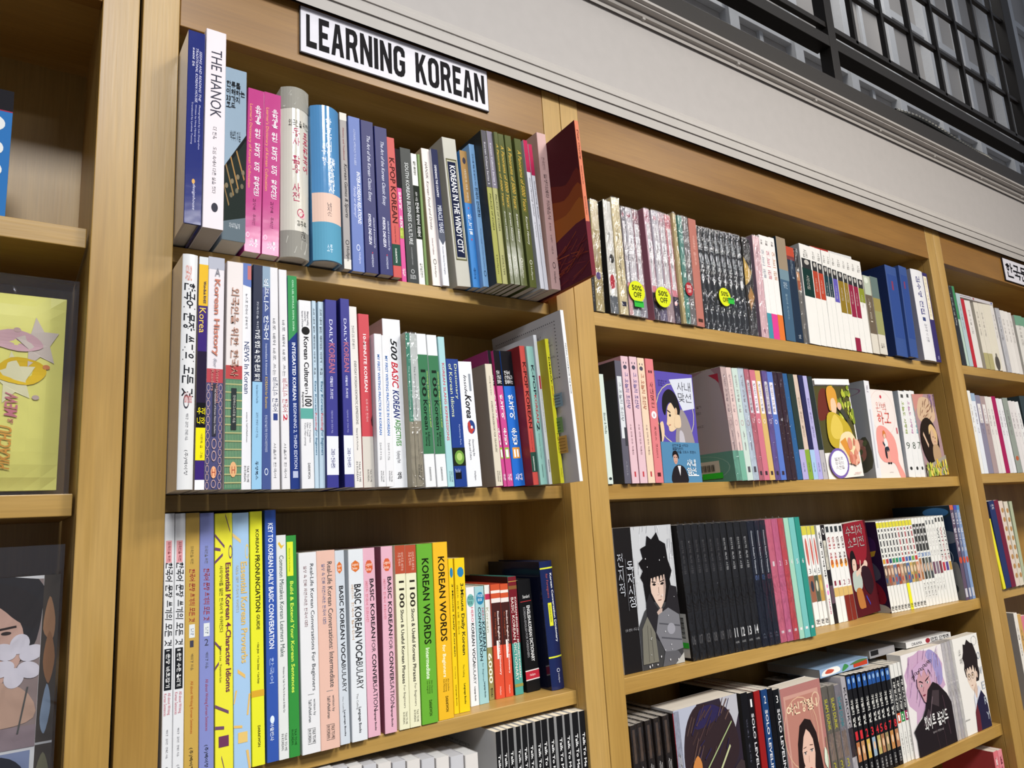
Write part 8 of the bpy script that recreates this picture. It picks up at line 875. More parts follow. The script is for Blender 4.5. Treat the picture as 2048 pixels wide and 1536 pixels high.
 (2.0968,0.01,-0.515,0.0184,0.2278,0.13,0,0,'d8d4cc','white novel with its grey cover side showing, fourth shelf, farthest bookcase',[('소설 연작',0.15,0.45,0.3,0.6,'605858','')],[],{'L':'94908c'},'fourth shelf novels'),
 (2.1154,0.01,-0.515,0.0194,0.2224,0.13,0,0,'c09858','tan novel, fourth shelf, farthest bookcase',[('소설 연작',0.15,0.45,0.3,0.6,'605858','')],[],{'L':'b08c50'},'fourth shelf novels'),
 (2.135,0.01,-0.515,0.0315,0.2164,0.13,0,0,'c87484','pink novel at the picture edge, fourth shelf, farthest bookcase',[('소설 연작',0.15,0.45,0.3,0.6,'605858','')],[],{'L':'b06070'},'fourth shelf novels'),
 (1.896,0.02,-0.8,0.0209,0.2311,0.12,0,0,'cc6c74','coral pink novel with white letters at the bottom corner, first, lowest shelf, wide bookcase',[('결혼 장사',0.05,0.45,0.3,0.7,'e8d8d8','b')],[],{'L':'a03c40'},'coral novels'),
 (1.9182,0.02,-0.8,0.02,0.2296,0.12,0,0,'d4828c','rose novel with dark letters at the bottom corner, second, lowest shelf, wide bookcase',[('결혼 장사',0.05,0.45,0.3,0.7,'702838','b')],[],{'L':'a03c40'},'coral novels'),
]
FACES = [
 (0.9428,0.04,0.0552,0.0971,0.1982,0.03,0.83,'comic shown cover-out: purple with a dark-haired man in grey and a blue band below','romance'),
 (1.4422,0.045,0.0552,0.135,0.2172,0.03,-2.98,'comic shown cover-out: golden-dressed couple under leaves with an oval title frame, second shelf, wide bookcase','golden'),
 (1.6359,0.038,0.0552,0.1059,0.2052,0.02,-0.42,'white and pink comic shown cover-out with a small standing girl, second shelf, wide bookcase','pinkgirl'),
 (1.8186,0.028,0.0552,0.105,0.2007,0.02,-2.84,'comic shown cover-out: pink top, dark oval with a pale blond figure, yellow flowers below','cat'),
 (0.8125,0.036,-0.236,0.1322,0.222,0.05,-0.13,'large comic shown cover-out: black title strip and a dark-haired figure in grey coat','webtoon'),
 (1.5198,0.072,-0.236,0.0919,0.1972,0.02,-3.6,'dark red comic shown cover-out with a black-haired boy reaching forward, third shelf, wide bookcase','redcomic'),
 (0.8934,0.02,-0.519,0.1529,0.2188,0.05,-0.3,'glossy comic shown cover-out: shaggy purple-black hair, small orange face and green blade streak','darkhair'),
 (1.1725,0.028,-0.519,0.1209,0.2034,0.03,-0.3,'rose pink comic shown cover-out with a long-haired woman touching her cheek, fourth shelf, wide bookcase','pinklady'),
 (1.5841,0.028,-0.519,0.1731,0.2023,0.03,-0.3,'white comic shown cover-out: lilac-haired figure in a black leather jacket, fourth shelf, wide bookcase','lilac'),
 (1.7965,0.026,-0.519,0.1292,0.2058,0.02,-0.3,'white comic shown cover-out: dark-haired schoolboy in glasses and navy blazer, fourth shelf, wide bookcase','boy'),
]
FLAT = [
 (1.4517,1.6352,0.03,0.5697,0.008,-0.37,0.12,'cacaca','white poetry volume lying flat on the labelled white volumes, red and black band',[],[('r',0,0.1,0,1,'1c1a1a'),('r',0.1,0.48,0,1,'98302c')],'9a9894'),
 (1.6526,1.8524,0.05,-0.3137,0.0125,0.69,0.12,'d0d0d0','white spined comic lying flat above the leather jacket cover, red disc on it',[('DRAMA',0.12,0.34,0.2,0.7,'505058','h'),('만화 단행본',0.54,0.96,0.15,0.85,'202024','bh')],[('e',0.47,0.5,0.05,0.42,'84202c'),('r',0.53,1,0,1,'c0c0c0')],'9a9894'),
 (1.3217,1.4903,0.045,-0.3227,0.0155,-0.34,0.12,'88a4c4','blue cartoon spined book lying flat above the black adventure manga',[],[('s',[(0.03,0.2),(0.1,0.8),(0.35,0.9),(0.4,0.3),(0.2,0.1)],'dcdcd8'),('s',[(0.1,0.4),(0.16,0.8),(0.28,0.6),(0.22,0.3)],'b84c38'),('s',[(0.44,0.1),(0.5,0.9),(0.58,0.5)],'3c8048'),('r',0.68,0.98,0.15,0.7,'b03c24'),('s',[(0.6,0.6),(0.8,0.95),(1,0.8),(0.8,0.6)],'4c6c3c')],'9a9894'),
 (1.5233,1.6226,0.06,-0.3174,0.015,-0.06,0.1,'8c8c90','grey wrapped comic lying flat beside the blue cartoon one, black patch on it',[],[('r',0.05,0.35,0.3,0.95,'1c1c1e')],'9a9894'),
 (2.1442,2.3703,0.03,0.5501,0.009,-0.08,0.12,'c8c4c8','white paperback lying flat across the white volumes after the red one',[],[('r',0.1,0.4,0.4,0.6,'706c70'),('r',0.44,0.48,0.2,0.8,'985c5c'),('r',0.94,0.97,0.2,0.8,'3c4c90')],'9a9894'),
]
STICKERS = [
 (0.8894,0.0085,0.3842,0.019,0.019,'c8d020','20240c','yellow 50% OFF disc on the flowery comics, above a green tag',(-0.009,-0.028,0.022,0.011,'small green price tag under the first yellow disc')),
 (0.9535,0.0085,0.3827,0.019,0.019,'c8d020','20240c','yellow 50% OFF disc on the flowery comics without a green tag',None),
 (1.0259,0.0095,0.4079,0.01,0.013,'9c2830','e0c8c8','dark red 50% OFF disc on the grey comic numbered 2',None),
 (1.1352,0.017,0.4093,0.017,0.0185,'c8d020','20240c','yellow 50% OFF disc on the numbered black comics',(0.008,-0.012,0.018,0.012,'small green price tag at the edge of the disc on black comics')),
]

BOXX, BOXH, POUX, POUH, PHX, PHH = -0.0100, 0.1597, 0.0617, 0.2311, 0.0607, 0.2397


# ------------------------------------------------------------------ builders
def book(row):
    (x, y, z, wd, h, d, tilt, yaw, col, label, T, P, o, group) = row
    a, q = math.radians(tilt), math.radians(yaw)
    lift = wd * math.sin(a) if a > 0 else 0.0
    nm = 'hardcover_book' if o.get('hard') else ('comic_book' if o.get('wrap') else 'paperback_book')
    root = empty(nm, (x, y, Z0 + z + lift + 0.0003), (0, a, q))
    tag(root, label, 'book', group or None)
    gl = 1 if o.get('gloss') else 0
    cm = card(col, gl); lm = card(o['L'], gl) if o.get('L') else cm; rm = card(o['right'], gl) if o.get('right') else cm
    tb, ts, ins = (0.0022, 0.0025, 0.003) if o.get('hard') else (0.0004, 0.0006, 0.0004)
    tb = min(tb, wd * 0.2)
    bul = o.get('bulge', 0.0)
    nseg = 12 if bul else 3
    def yb(u): return -bul * (1 - (2 * u - 1) ** 2)
    c = min(0.0006, wd * 0.12)
    outer = [(0, d), (0, c)]; inner = [(tb, d), (tb, ts + c * 0.5)]
    for k in range(nseg + 1):
        u = k / nseg
        outer.append((c + (wd - 2 * c) * u, yb(u))); inner.append((tb + (wd - 2 * tb) * u, ts + yb(u) * 0.9))
    outer += [(wd, c), (wd, d)]; inner += [(wd - tb, ts + c * 0.5), (wd - tb, d)]
    mb = MB(); n = len(outer)
    V = [(p[0], p[1], zz) for zz in (0, h) for p in outer + inner]
    N2 = 2 * n
    for k in range(n - 1):
        m = lm if k == 0 else (rm if k == n - 2 else cm)
        mb.mat(m)
        mb.add([V[k], V[k + 1], V[N2 + k + 1], V[N2 + k]], [(0, 1, 2, 3)], m)
        mb.add([V[n + k], V[n + k + 1], V[N2 + n + k + 1], V[N2 + n + k]], [(3, 2, 1, 0)], m)
        mb.add([V[k], V[k + 1], V[n + k + 1], V[n + k]], [(3, 2, 1, 0)], m)
        mb.add([V[N2 + k], V[N2 + k + 1], V[N2 + n + k + 1], V[N2 + n + k]], [(0, 1, 2, 3)], m)
    for k in (0, n - 1):
        mb.add([V[k], V[n + k], V[N2 + n + k], V[N2 + k]], [(0, 1, 2, 3)], cm)
    mb.build('cover', root)
    pg = MB(); pg.box((tb + 0.0001, ts + 0.0003, ins), (wd - tb - 0.0001, d - (0.003 if o.get('hard') else 0.0005), h - ins), paper(o.get('pages', 'c8c0b4')))
    pg.build('page_block', root)
    if P:
        pm = MB()
        for k, s in enumerate(P):
            e = 0.00010 + 0.00003 * k
            def fn(u, t, e=e): return (wd * u, yb(u) - e, h * t)
            if s[0] == 'poly': put_poly(pm, [(u, 1 - t) for t, u in s[1]], fn, s[2]); continue
            t0, t1, u0, u1, cc = s[:5]; kind = s[5] if len(s) > 5 else ''
            cx, cy, rx, ry = (u0 + u1) / 2, 1 - (t0 + t1) / 2, (u1 - u0) / 2, (t1 - t0) / 2
            if kind == 'o': put_poly(pm, ring_pts(cx, cy, rx, ry), fn, cc)
            elif kind == 'hex': put_poly(pm, ring_pts(cx, cy, rx, ry, 6, math.pi / 2), fn, cc)
            elif kind == 'oct': put_poly(pm, ring_pts(cx, cy, rx, ry, 8, math.pi / 8), fn, cc)
            elif kind == 'ring': put_ring(pm, cx, cy, rx, ry, fn, cc)
            else: put_rect(pm, u0, u1, 1 - t1, 1 - t0, fn, cc, 12 if bul else 1)
        pm.build('spine_print', root)
    if T:
        e = 0.00014 + 0.00003 * len(P)
        tm = MB()
        def fn(u, t): return (wd * u, yb(u) - e, h * t)
        for s, t0, t1, u0, u1, cc, st in T:
            put_text(tm, s, st, (u0, u1, 1 - t1, 1 - t0), fn, cc)
        if tm.v: tm.build('lettering', root)
    if o.get('art'):
        def face(e): return lambda a, b: (-e, d * (1 - a), h * b)
        paint(root, ART[o['art']], face, 'cover_art')
    if o.get('wrap'):
        wm = MB(); e = 0.0009
        wm.box((e * 0.2, -bul - e, 0.0002), (wd - e * 0.2, d * 0.9, h + e * 1.5), plastic())
        # pinched seam of the film standing up at the top
        x0 = wd * 0.2
        wm.add([(x0, 0.002, h + e), (wd * 0.8, 0.004, h + e), (wd * 0.6, 0.003, h + 0.004), (wd * 0.35, 0.002, h + 0.006)], [(0, 1, 2, 3)], plastic())
        wm.build('plastic_wrap', root)
    return root


def faceout(row):
    (x, y, z, wd, h, th, tilt, label, art) = row
    a = math.radians(tilt); lift = wd * math.sin(a) if a > 0 else 0.0
    root = empty('comic_book', (x, y, Z0 + z + lift + 0.0003), (0, a, 0))
    tag(root, label, 'book', 'comics displayed cover-out')
    cm = card('c8c6c4', 1); tb = 0.0005
    mb = MB()
    mb.box((0, 0, 0), (wd, tb, h), cm); mb.box((0, th - tb, 0), (wd, th, h), cm); mb.box((0, tb, 0), (tb * 2, th - tb, h), cm)
    mb.build('cover', root)
    pg = MB(); pg.box((tb * 2, tb, 0.0005), (wd - 0.0006, th - tb, h - 0.0005), paper('c8c0b4')); pg.build('page_block', root)
    def face(e): return lambda a_, b_: (wd * a_, -e, h * b_)
    paint(root, ART[art], face)
    return root


def queue_texts():
    for r in BOOKS:
        for t in r[10]: want(t[0], t[6])
    for art in ART.values():
        for s in art:
            if s[0] == 't': want(s[1], s[7])
    for s, st in EXTRA: want(s, st)


EXTRA = [('50%', 'bh'), ('OFF', 'bh'), ('한국문학', 'bh'), ('POKEMON', 'bH'), ('PIKACHU', 'biH'), ('&', 'iH'), ('MEW', 'biH'), ('3+', 'bh'), ('DRAMA', 'h'), ('만화 단행본', 'bh'), ('CJ ENM', 'bh'), ('Talk To Me In Korean is a free\nonline learning community', 'h')]
queue_texts()
make_glyphs()

# ------------------------------------------------------------------ the room
floor = block('floor', (-3, -4.5, -0.05), (6, 0.35, 0), plain('floor_grey', '8a8078', 0.5), bevel=0); tag(floor, kind='structure')
WALLM = plain('wall_paint', 'aaa5a2', 0.62, bump=0.05, scale=40)
wall = block('wall_back', (-2.0, 0.21, 0), (5.5, 0.33, Z0 + 0.99), WALLM, bevel=0); tag(wall, kind='structure')
fascia = block('wall_fascia', (-1.5, 0.0, Z0 + 0.716), (5.0, 0.209, Z0 + 0.957), WALLM, bevel=0); tag(fascia, kind='structure')


def profile_run(name, prof, x0, x1, m, parent=None):
    prof = [(p[0], p[1] * (0.86 + p[0]) / 0.86) for p in prof]
    mb = MB(); n = len(prof)
    mb.add([(x, p[0], Z0 + p[1]) for x in (x0, x1) for p in prof], [(k, k + 1, n + k + 1, n + k) for k in range(n - 1)], m)
    mb.add([(x0, p[0], Z0 + p[1]) for p in prof], [tuple(range(n))], m)
    mb.add([(x1, p[0], Z0 + p[1]) for p in prof], [tuple(reversed(range(n)))], m)
    return mb.build(name, parent)


TR = plain('trim_paint', 'aca7a2', 0.5, bump=0.1, scale=25)
t1 = profile_run('trim_1', [(0.0, .708), (-.012, .7085), (-.013, .724), (-.011, .7255), (-.011, .728), (-.0135, .7295), (-.0135, .742), (-.010, .744), (-.010, .747), (-.012, .749), (-.009, .756), (-.004, .759), (-.0035, .763), (0, .764)], -1.5, 4.9, TR)
tag(t1, kind='structure')
t2 = profile_run('trim_2', [(0, .925), (-.005, .926), (-.006, .931), (-.0035, .934), (-.006, .938), (-.011, .944), (-.013, .950), (-.011, .953), (-.015, .957), (-.021, .964), (-.024, .969), (-.021, .972), (-.024, .976), (-.028, .982), (-.028, .987), (0, .988)], -1.5, 4.9, TR)
tag(t2, kind='structure')
kn = MB()
R1 = [(math.cos(2 * math.pi * i / 14), math.sin(2 * math.pi * i / 14)) for i in range(14)]
kn.add([(0.0065 * a, 0.002, 0.0065 * b) for a, b in R1] + [(0.0052 * a, -0.004, 0.0052 * b) for a, b in R1] + [(0, -0.0055, 0)],
       [(i, (i + 1) % 14, 14 + (i + 1) % 14, 14 + i) for i in range(14)] + [(14 + i, 14 + (i + 1) % 14, 28) for i in range(14)], TR)
k0 = kn.build('knob', t2)
for i in range(-3, 10):
    o = k0 if i == -3 else k0.copy()
    if i > -3: COL.objects.link(o); o.parent = t2
    o.location = ((0.9655 + 0.2805 * i) * .993, -0.006, Z0 + 0.9335)

# ------------------------------------------------------------------ mezzanine railing above
BLK = plain('black_paint', '26221f', 0.45, bump=0.05, scale=120)
edge = block('trim_3', (-1.5, -0.012, Z0 + 0.9585), (5.0, 0.33, Z0 + 1.0165), BLK, bevel=0.001); tag(edge, kind='structure')
RY = 0.045; S1 = (0.86 + RY) / 0.86
def zx(v): return v * S1
rail = empty('railing', (zx(1.651), RY, Z0 + 1.026))
tag(rail, 'black painted steel railing with a square grid infill along the mezzanine edge', 'railing')
def rblock(name, a, b):
    o = block(name, a, b, BLK, rail, 0.0008)
    o.location = (-rail.location.x, -rail.location.y, -rail.location.z)
    return o
PX0, PX1 = zx(1.635), zx(1.668)
rblock('post', (PX0, RY, Z0 + 1.017), (PX1, RY + .032, Z0 + 2.3))
rblock('post', (zx(2.83), RY, Z0 + 1.017), (zx(2.90), RY + .032, Z0 + 2.3))
rblock('post', (zx(0.42), RY, Z0 + 1.017), (zx(0.453), RY + .032, Z0 + 2.3))
for a, b in ((zx(0.453), PX0), (PX1, zx(2.83))):
    rblock('lower_rail', (a, RY + .0005, Z0 + 1.178), (b, RY + .038, Z0 + 1.2105))
    rblock('thin_rail', (a, RY + .004, Z0 + 1.237), (b, RY + .018, Z0 + 1.2525))
    rblock('top_rail', (a, RY + .004, Z0 + 2.24), (b, RY + .038, Z0 + 2.3))
    for j in range(1, 7):
        rblock('grid_bar', (a, RY + .008, Z0 + zx(1.179 + .158 * j - .006)), (b, RY + .020, Z0 + zx(1.179 + .158 * j + .006)))
x = zx(1.779)
while x < zx(2.82):
    rblock('grid_bar', (x - .0065, RY + .004, Z0 + zx(1.18)), (x + .0065, RY + .018, Z0 + 2.24)); x += 0.1597 * S1
# bright glazed partition with white frames on the mezzanine
GW = plain('frosted_panel', 'b4b0ac', 0.35, scale=3)
WF = plain('white_frame', 'd6d8da', 0.4)
part = empty('partition', (1.2, 0.75, Z0 + 1.026))
tag(part, 'white framed glazed partition standing behind the black mezzanine railing', 'partition')
def pblock(name, a, b, m):
    o = block(name, a, b, m, part, 0.001); o.location = (-part.location.x, -part.location.y, -part.location.z); return o
mezz = block('floor_upper', (-1.5, 0.331, Z0 + 0.94), (7.0, 1.6, Z0 + 1.02), plain('mezzanine_floor', '8c8074', 0.6), bevel=0); tag(mezz, kind='structure')
pblock('base_rail', (-0.5, 0.70, Z0 + 1.021), (6.5, 0.80, Z0 + 1.15), WF)
x = -0.3; i = 0
while x < 6.2:
    pblock('panel', (x + .03, 0.745, Z0 + 1.15), (x + .40, 0.76, Z0 + 3.6), GW)
    pblock('mullion', (x - .03, 0.70, Z0 + 1.15), (x + .03, 0.80, Z0 + 3.6), WF)
    if i % 2 == 0: pblock('thin_mullion', (x + .20, 0.73, Z0 + 1.15), (x + .225, 0.745, Z0 + 3.6), WF)
    x += 0.43; i += 1
for zz in (1.50, 1.95, 2.45, 3.05):
    pblock('cross_rail', (-0.5, 0.715, Z0 + zz), (6.5, 0.744, Z0 + zz + .045), WF)
# flexible conduit drooping over the channel
pts = [(2.02, .05, 1.085), (2.10, .03, 1.075), (2.19, .015, 1.055), (2.30, .01, 1.040), (2.40, .01, 1.036), (2.47, .01, 1.036), (2.52, .012, 1.026), (2.545, .015, 1.006)]
cu = MB(); pp = []
for i in range(len(pts) - 1):
    p0, p1, p2, p3 = pts[max(0, i - 1)], pts[i], pts[i + 1], pts[min(len(pts) - 1, i + 2)]
    for j in range(14):
        t = j / 14
        pp.append(Vector([0.5 * (2 * p1[c] + (p2[c] - p0[c]) * t + (2 * p0[c] - 5 * p1[c] + 4 * p2[c] - p3[c]) * t * t + (3 * p1[c] - p0[c] - 3 * p2[c] + p3[c]) * t ** 3) for c in (0, 1, 2)]))
n = 10; vs = []; fs = []
for i, p in enumerate(pp):
    t = (pp[min(i + 1, len(pp) - 1)] - pp[max(0, i - 1)]).normalized(); s_ = t.cross(Vector((0, 1, 0))).normalized(); u_ = s_.cross(t)
    r = 0.0088 if i % 2 else 0.0068
    vs += [tuple(p + s_ * r * math.cos(2 * math.pi * k / n) + u_ * r * math.sin(2 * math.pi * k / n) + Vector((0, 0, Z0))) for k in range(n)]
    if i: fs += [((i - 1) * n + k, (i - 1) * n + (k + 1) % n, i * n + (k + 1) % n, i * n + k) for k in range(n)]
cu.add(vs, fs, plain('grey_conduit', '4c4c4a', 0.35, 0.6))
tag(cu.build('conduit'), 'ribbed grey flexible metal conduit drooping over the dark mezzanine edge', 'cable')

# ------------------------------------------------------------------ bookcases
def bookcase(xa, xo0, xo1, xb, shelves, thick, label, gap=0.0006, header=0.617):
    root = empty('bookcase', (xa, 0, 0)); tag(root, label, 'bookcase', 'row of maple bookcases')
    def B(name, a, b, m, bev=0.001):
        o = block(name, a, b, m, root, bev); o.location = (-xa, 0, 0); return o
    B('stile', (xa, 0, 0), (xo0, 0.019, Z0 + 0.7065), wood('z'))
    B('stile', (xo1, 0, 0), (xb, 0.019, Z0 + 0.7065), wood('z'))
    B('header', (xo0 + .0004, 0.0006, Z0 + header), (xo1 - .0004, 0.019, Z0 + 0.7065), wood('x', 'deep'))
    B('side_panel', (xo0 - .019, 0.0192, 0), (xo0, 0.195, Z0 + 0.7), wood('z'))
    B('side_panel', (xo1, 0.0192, 0), (xo1 + .019, 0.195, Z0 + 0.7), wood('z'))
    B('back_panel', (xo0, 0.190, 0), (xo1, 0.196, Z0 + 0.7), wood('z'), 0)
    B('top_panel', (xo0, 0.0192, Z0 + header + .012), (xo1, 0.19, Z0 + header + .03), wood('x'), 0)
    B('plinth', (xo0, 0.001, 0), (xo1, 0.019, 0.10), wood('x'))
    for z in shelves:
        B('shelf', (xo0 + gap, 0.020, Z0 + z - thick), (xo1 - gap, 0.1895, Z0 + z), wood('x', 'mid'), 0.0009)
    return root


bookcase(-0.52, -0.48, 0.0670, 0.1050, (.3466, .0586, -.2315, -.52, -.80), .0226, 'maple bookcase at the picture edge holding the sticker box and the clear packages', gap=0.0025)
bookcase(0.1085, 0.1485, 0.7029, 0.7392, (.3420, .0548, -.2370, -.519, -.80), .0187, 'narrow maple bookcase of language books below the LEARNING KOREAN sign')
bookcase(0.7403, 0.7786, 1.9571, 1.9986, (.3405, .0552, -.2360, -.519, -.80), .0240, 'wide maple bookcase of comics and novels between the two signs')
bookcase(1.9996, 2.0360, 3.20, 3.24, (.3470, .0600, -.2274, -.515, -.80), .0240, 'farthest maple bookcase with the Korean lettered sign on its header')

# ------------------------------------------------------------------ signs
LET = {
 'L': [[(0, 0), (1, 0), (1, .19), (.34, .19), (.34, 1), (0, 1)]],
 'E': [[(0, 0), (1, 0), (1, .19), (.34, .19), (.34, .41), (.86, .41), (.86, .59), (.34, .59), (.34, .81), (1, .81), (1, 1), (0, 1)]],
 'A': [[(0, 0), (.30, 0), (.37, .24), (.63, .24), (.70, 0), (1, 0), (.68, 1), (.32, 1)], [(.41, .40), (.50, .74), (.59, .40)]],
 'R': [[(0, 0), (.30, 0), (.30, .40), (.50, .40), (.68, 0), (1, 0), (.78, .46), (.92, .58), (.95, .72), (.92, .87), (.80, .97), (.62, 1), (0, 1)], [(.30, .58), (.30, .83), (.54, .83), (.64, .77), (.64, .64), (.54, .58)]],
 'N': [[(0, 0), (.28, 0), (.28, .58), (.70, 0), (1, 0), (1, 1), (.72, 1), (.72, .44), (.30, 1), (0, 1)]],
 'I': [[(0, 0), (1, 0), (1, 1), (0, 1)]],
 'G': [[(1, .87), (.86, .97), (.62, 1), (.36, 1), (.12, .94), (0, .80), (0, .20), (.12, .06), (.36, 0), (.64, 0), (.88, .06), (1, .20), (1, .55), (.52, .55), (.52, .38), (.68, .38), (.68, .24), (.58, .17), (.42, .17), (.32, .26), (.32, .74), (.42, .83), (.58, .83), (.68, .76), (.68, .68), (1, .68)]],
 'K': [[(0, 0), (.30, 0), (.30, .30), (.40, .42), (.68, 0), (1, 0), (.62, .62), (.98, 1), (.64, 1), (.30, .62), (.30, 1), (0, 1)]],
 'O': [[(.36, 0), (.64, 0), (.88, .06), (1, .20), (1, .80), (.88, .94), (.64, 1), (.36, 1), (.12, .94), (0, .80), (0, .20), (.12, .06)], [(.42, .17), (.32, .26), (.32, .74), (.42, .83), (.58, .83), (.68, .74), (.68, .26), (.58, .17)]],
}


def sign(x0, x1, z0, z1, label):
    root = empty('sign', (x0, -0.0032, Z0 + z0)); tag(root, label, 'sign')
    block('sign_board', (0, 0, 0), (x1 - x0, 0.003, z1 - z0), plain('sign_edge', '28242c', 0.5), root, 0)
    mb = MB(); mb.box((0.0012, -0.0006, 0.0012), (x1 - x0 - .0012, 0.0001, z1 - z0 - .0012), plain('sign_white', 'd4d2da', 0.45)); mb.build('sign_face', root)
    return root


s1 = sign(.2950, .5930, .6310, .7010, 'white rectangular sign with heavy black capitals LEARNING KOREAN on the header')
mb = MB(); word = 'LEARNING KOREAN'; wl = {'I': .34, ' ': .62, 'L': .80, 'E': .80}
tot = sum(wl.get(c, 1.0) for c in word) + .16 * (len(word) - 1); a = .0085; W = .298 - .0155; H = .0485
for c in word:
    lw = wl.get(c, 1.0) / tot * W
    if c != ' ':
        loops = [[Vector((p[0], p[1], 0)) for p in lp] for lp in LET[c]]
        tri = tessellate_polygon(loops); flat = [p for lp in LET[c] for p in lp]
        mb.add([(a + p[0] * lw, -0.0009, .0105 + p[1] * H) for p in flat], [tuple(t) for t in tri], ink('121014'))
    a += lw + .16 / tot * W
mb.build('lettering', s1)
s2 = sign(2.405, 2.74, .6235, .6935, 'white rectangular sign with black Korean letters on the farthest header')
mb = MB(); put_text(mb, '한국문학', 'bh', (.04, .62, .16, .84), lambda u, v: (.335 * u, -0.0009, .07 * v), '141216'); mb.build('lettering', s2)

# ------------------------------------------------------------------ books
for r in BOOKS: book(r)
for r in FACES: faceout(r)


# ------------------------------------------------------------------ books lying flat on top of the rows
def lying(x0, x1, y, z, th, tilt, d, spine, label, T, P, pages='9a9894'):
    L = x1 - x0
    root = empty('comic_book', (x0, y, Z0 + z), (0, math.radians(tilt), 0)); tag(root, label, 'book')
    mb = MB(); m = card(spine, 1)
    mb.box((0, 0, 0), (L, .0006, th), m); mb.box((0, .0006, 0), (L, d, .0005), m); mb.box((0, .0006, th - .0005), (L, d, th), m); mb.build('cover', root)
    pg = MB(); pg.box((.0005, .0007, .0006), (L - .0005, d - .0005, th - .0006), paper(pages)); pg.build('page_block', root)
    face = lambda e: (lambda a, b: (L * a, -e, th * b))
    paint(root, P, face, 'spine_print')
    if T:
        tm = MB()
        for s, a0, a1, b0, b1, cc, st in T: put_text(tm, s, st, (a0, a1, b0, b1), face(.0004), cc)
        tm.build('lettering', root)
    return root


for a in FLAT: lying(*a)


# ------------------------------------------------------------------ discount stickers on the wrappers
def sticker(cx, y, cz, rx, rz, hx, ihx, label, tab=None):
    root = empty('discount_sticker', (cx, y, Z0 + cz)); tag(root, label, 'sticker')
    mb = MB(); R = ring_pts(0, 0, rx, rz, 28)
    mb.add([(a, 0, b) for a, b in R] + [(a, .0003, b) for a, b in R], [tuple(range(28)), tuple(range(55, 27, -1))] + [(i, 28 + i, 28 + (i + 1) % 28, (i + 1) % 28) for i in range(28)], ink(hx))
    mb.build('sticker_disc', root)
    tm = MB(); fn = lambda a, b: (a * rx, -.0002, b * rz)
    put_text(tm, '50%', 'bh', (-.62, .62, .08, .58), fn, ihx); put_text(tm, 'OFF', 'bh', (-.45, .52, -.58, -.06), fn, ihx); tm.build('lettering', root)
    if tab:
        tt = empty('price_sticker', (cx + tab[0], y - .0006, Z0 + cz + tab[1])); tag(tt, tab[4], 'sticker')
        mb = MB(); mb.box((0, 0, 0), (tab[2], .0003, tab[3]), ink('30a83c')); mb.build('sticker_sheet', tt)
        bm_ = MB()
        for k in range(7): put_rect(bm_, .08 + .12 * k, .16 + .12 * k, .72, .9, lambda a, b: (a * tab[2], -.0002, b * tab[3]), '0c4018')
        bm_.build('bar_print', tt)


for a in STICKERS: sticker(*a)

# ------------------------------------------------------------------ goods in the bookcase at the picture edge
def face_box(name, x0, x1, y, z, h, d, label, cat, front, side):
    root = empty(name, (x0, y, Z0 + z + .0003)); tag(root, label, cat)
    block('carton', (0, 0, 0), (x1 - x0, d, h), card(side, 1), root, 0.0006)
    W = x1 - x0
    paint(root, front, lambda e: (lambda a, b: (W * a, -e, h * b)), 'carton_print')
    return root


bx = [('r', 0, 1, 0, 1, '2c6cac'), ('r', 0, 1, .84, 1, '141218'), ('r', 0, 1, .838, .846, '9c2c48'), ('s', [(.72, .87), (.72, .93), (.80, .95), (.90, .93), (.90, .87), (.80, .855)], 'd8cc30'), ('t', '3+', .76, .89, .875, .925, '284c80', 'bh')]
for cz_, c1, c2 in ((.74, '5c8c80', 'b0606c'), (.56, 'b84c34', 'c8a040'), (.40, '6c94b8', 'b0b090'), (.22, 'c8b048', 'a89030'), (.07, 'b8b878', '8ca060')):
    bx += [('s', [(.62, cz_ - .06), (.60, cz_ + .05), (.75, cz_ + .085), (.93, cz_ + .05), (.95, cz_ - .03), (.82, cz_ - .085)], 'dcdedc'), ('s', [(.66, cz_ - .05), (.65, cz_ + .04), (.76, cz_ + .07), (.90, cz_ + .035), (.91, cz_ - .025), (.81, cz_ - .07)], c1), ('e', .80, cz_ - .02, .05, .025, c2)]
face_box('sticker_box', -.16, BOXX, .052, .3466, BOXH, .03, 'blue carton with round sticker pictures and black top band, standing on the upper shelf', 'box', bx, '28609c')

PWID = POUX + .19
root = empty('zip_pouch', (-.19, .034, Z0 + .0592)); tag(root, 'yellow pouch in a clear package reading PIKACHU & MEW sideways', 'pouch')
hh = POUH * .905; mb = MB(); N = 16; vs = []; fs = []
for j in range(N + 1):
    for i in range(N + 1):
        u, v = i / N, j / N
        puff = .012 * (max(0, 1 - abs(2 * u - 1) ** 5) * max(0, 1 - abs(2 * v - 1) ** 6))
        vs.append((.004 + (PWID - .014) * u, .022 - puff, .006 + hh * v))
for j in range(N):
    for i in range(N): fs.append((j * (N + 1) + i, j * (N + 1) + i + 1, (j + 1) * (N + 1) + i + 1, (j + 1) * (N + 1) + i))
b0 = len(vs); vs += [(a, .034, c) for a, _, c in vs]
fs += [tuple(b0 + q for q in reversed(f)) for f in list(fs)]
rim = [i for i in range(N + 1)] + [j * (N + 1) + N for j in range(1, N + 1)] + [N * (N + 1) + i for i in range(N - 1, -1, -1)] + [j * (N + 1) for j in range(N - 1, 0, -1)]
fs += [(rim[i], b0 + rim[i], b0 + rim[(i + 1) % len(rim)], rim[(i + 1) % len(rim)]) for i in range(len(rim))]
mb.add(vs, fs, card('dcd878', 0)); mb.build('pouch_body', root, smooth=False)
def pf(e):
    def f(a, b):
        puff = .012 * (max(0, 1 - abs(2 * a - 1) ** 5) * max(0, 1 - abs(2 * b - 1) ** 6))
        return (.004 + (PWID - .014) * a, .022 - puff - e * 4, .006 + hh * b)
    return f
def px_(p): return (p + .19 - .004) / (PWID - .014)
mb = MB(); f = pf(.0003)
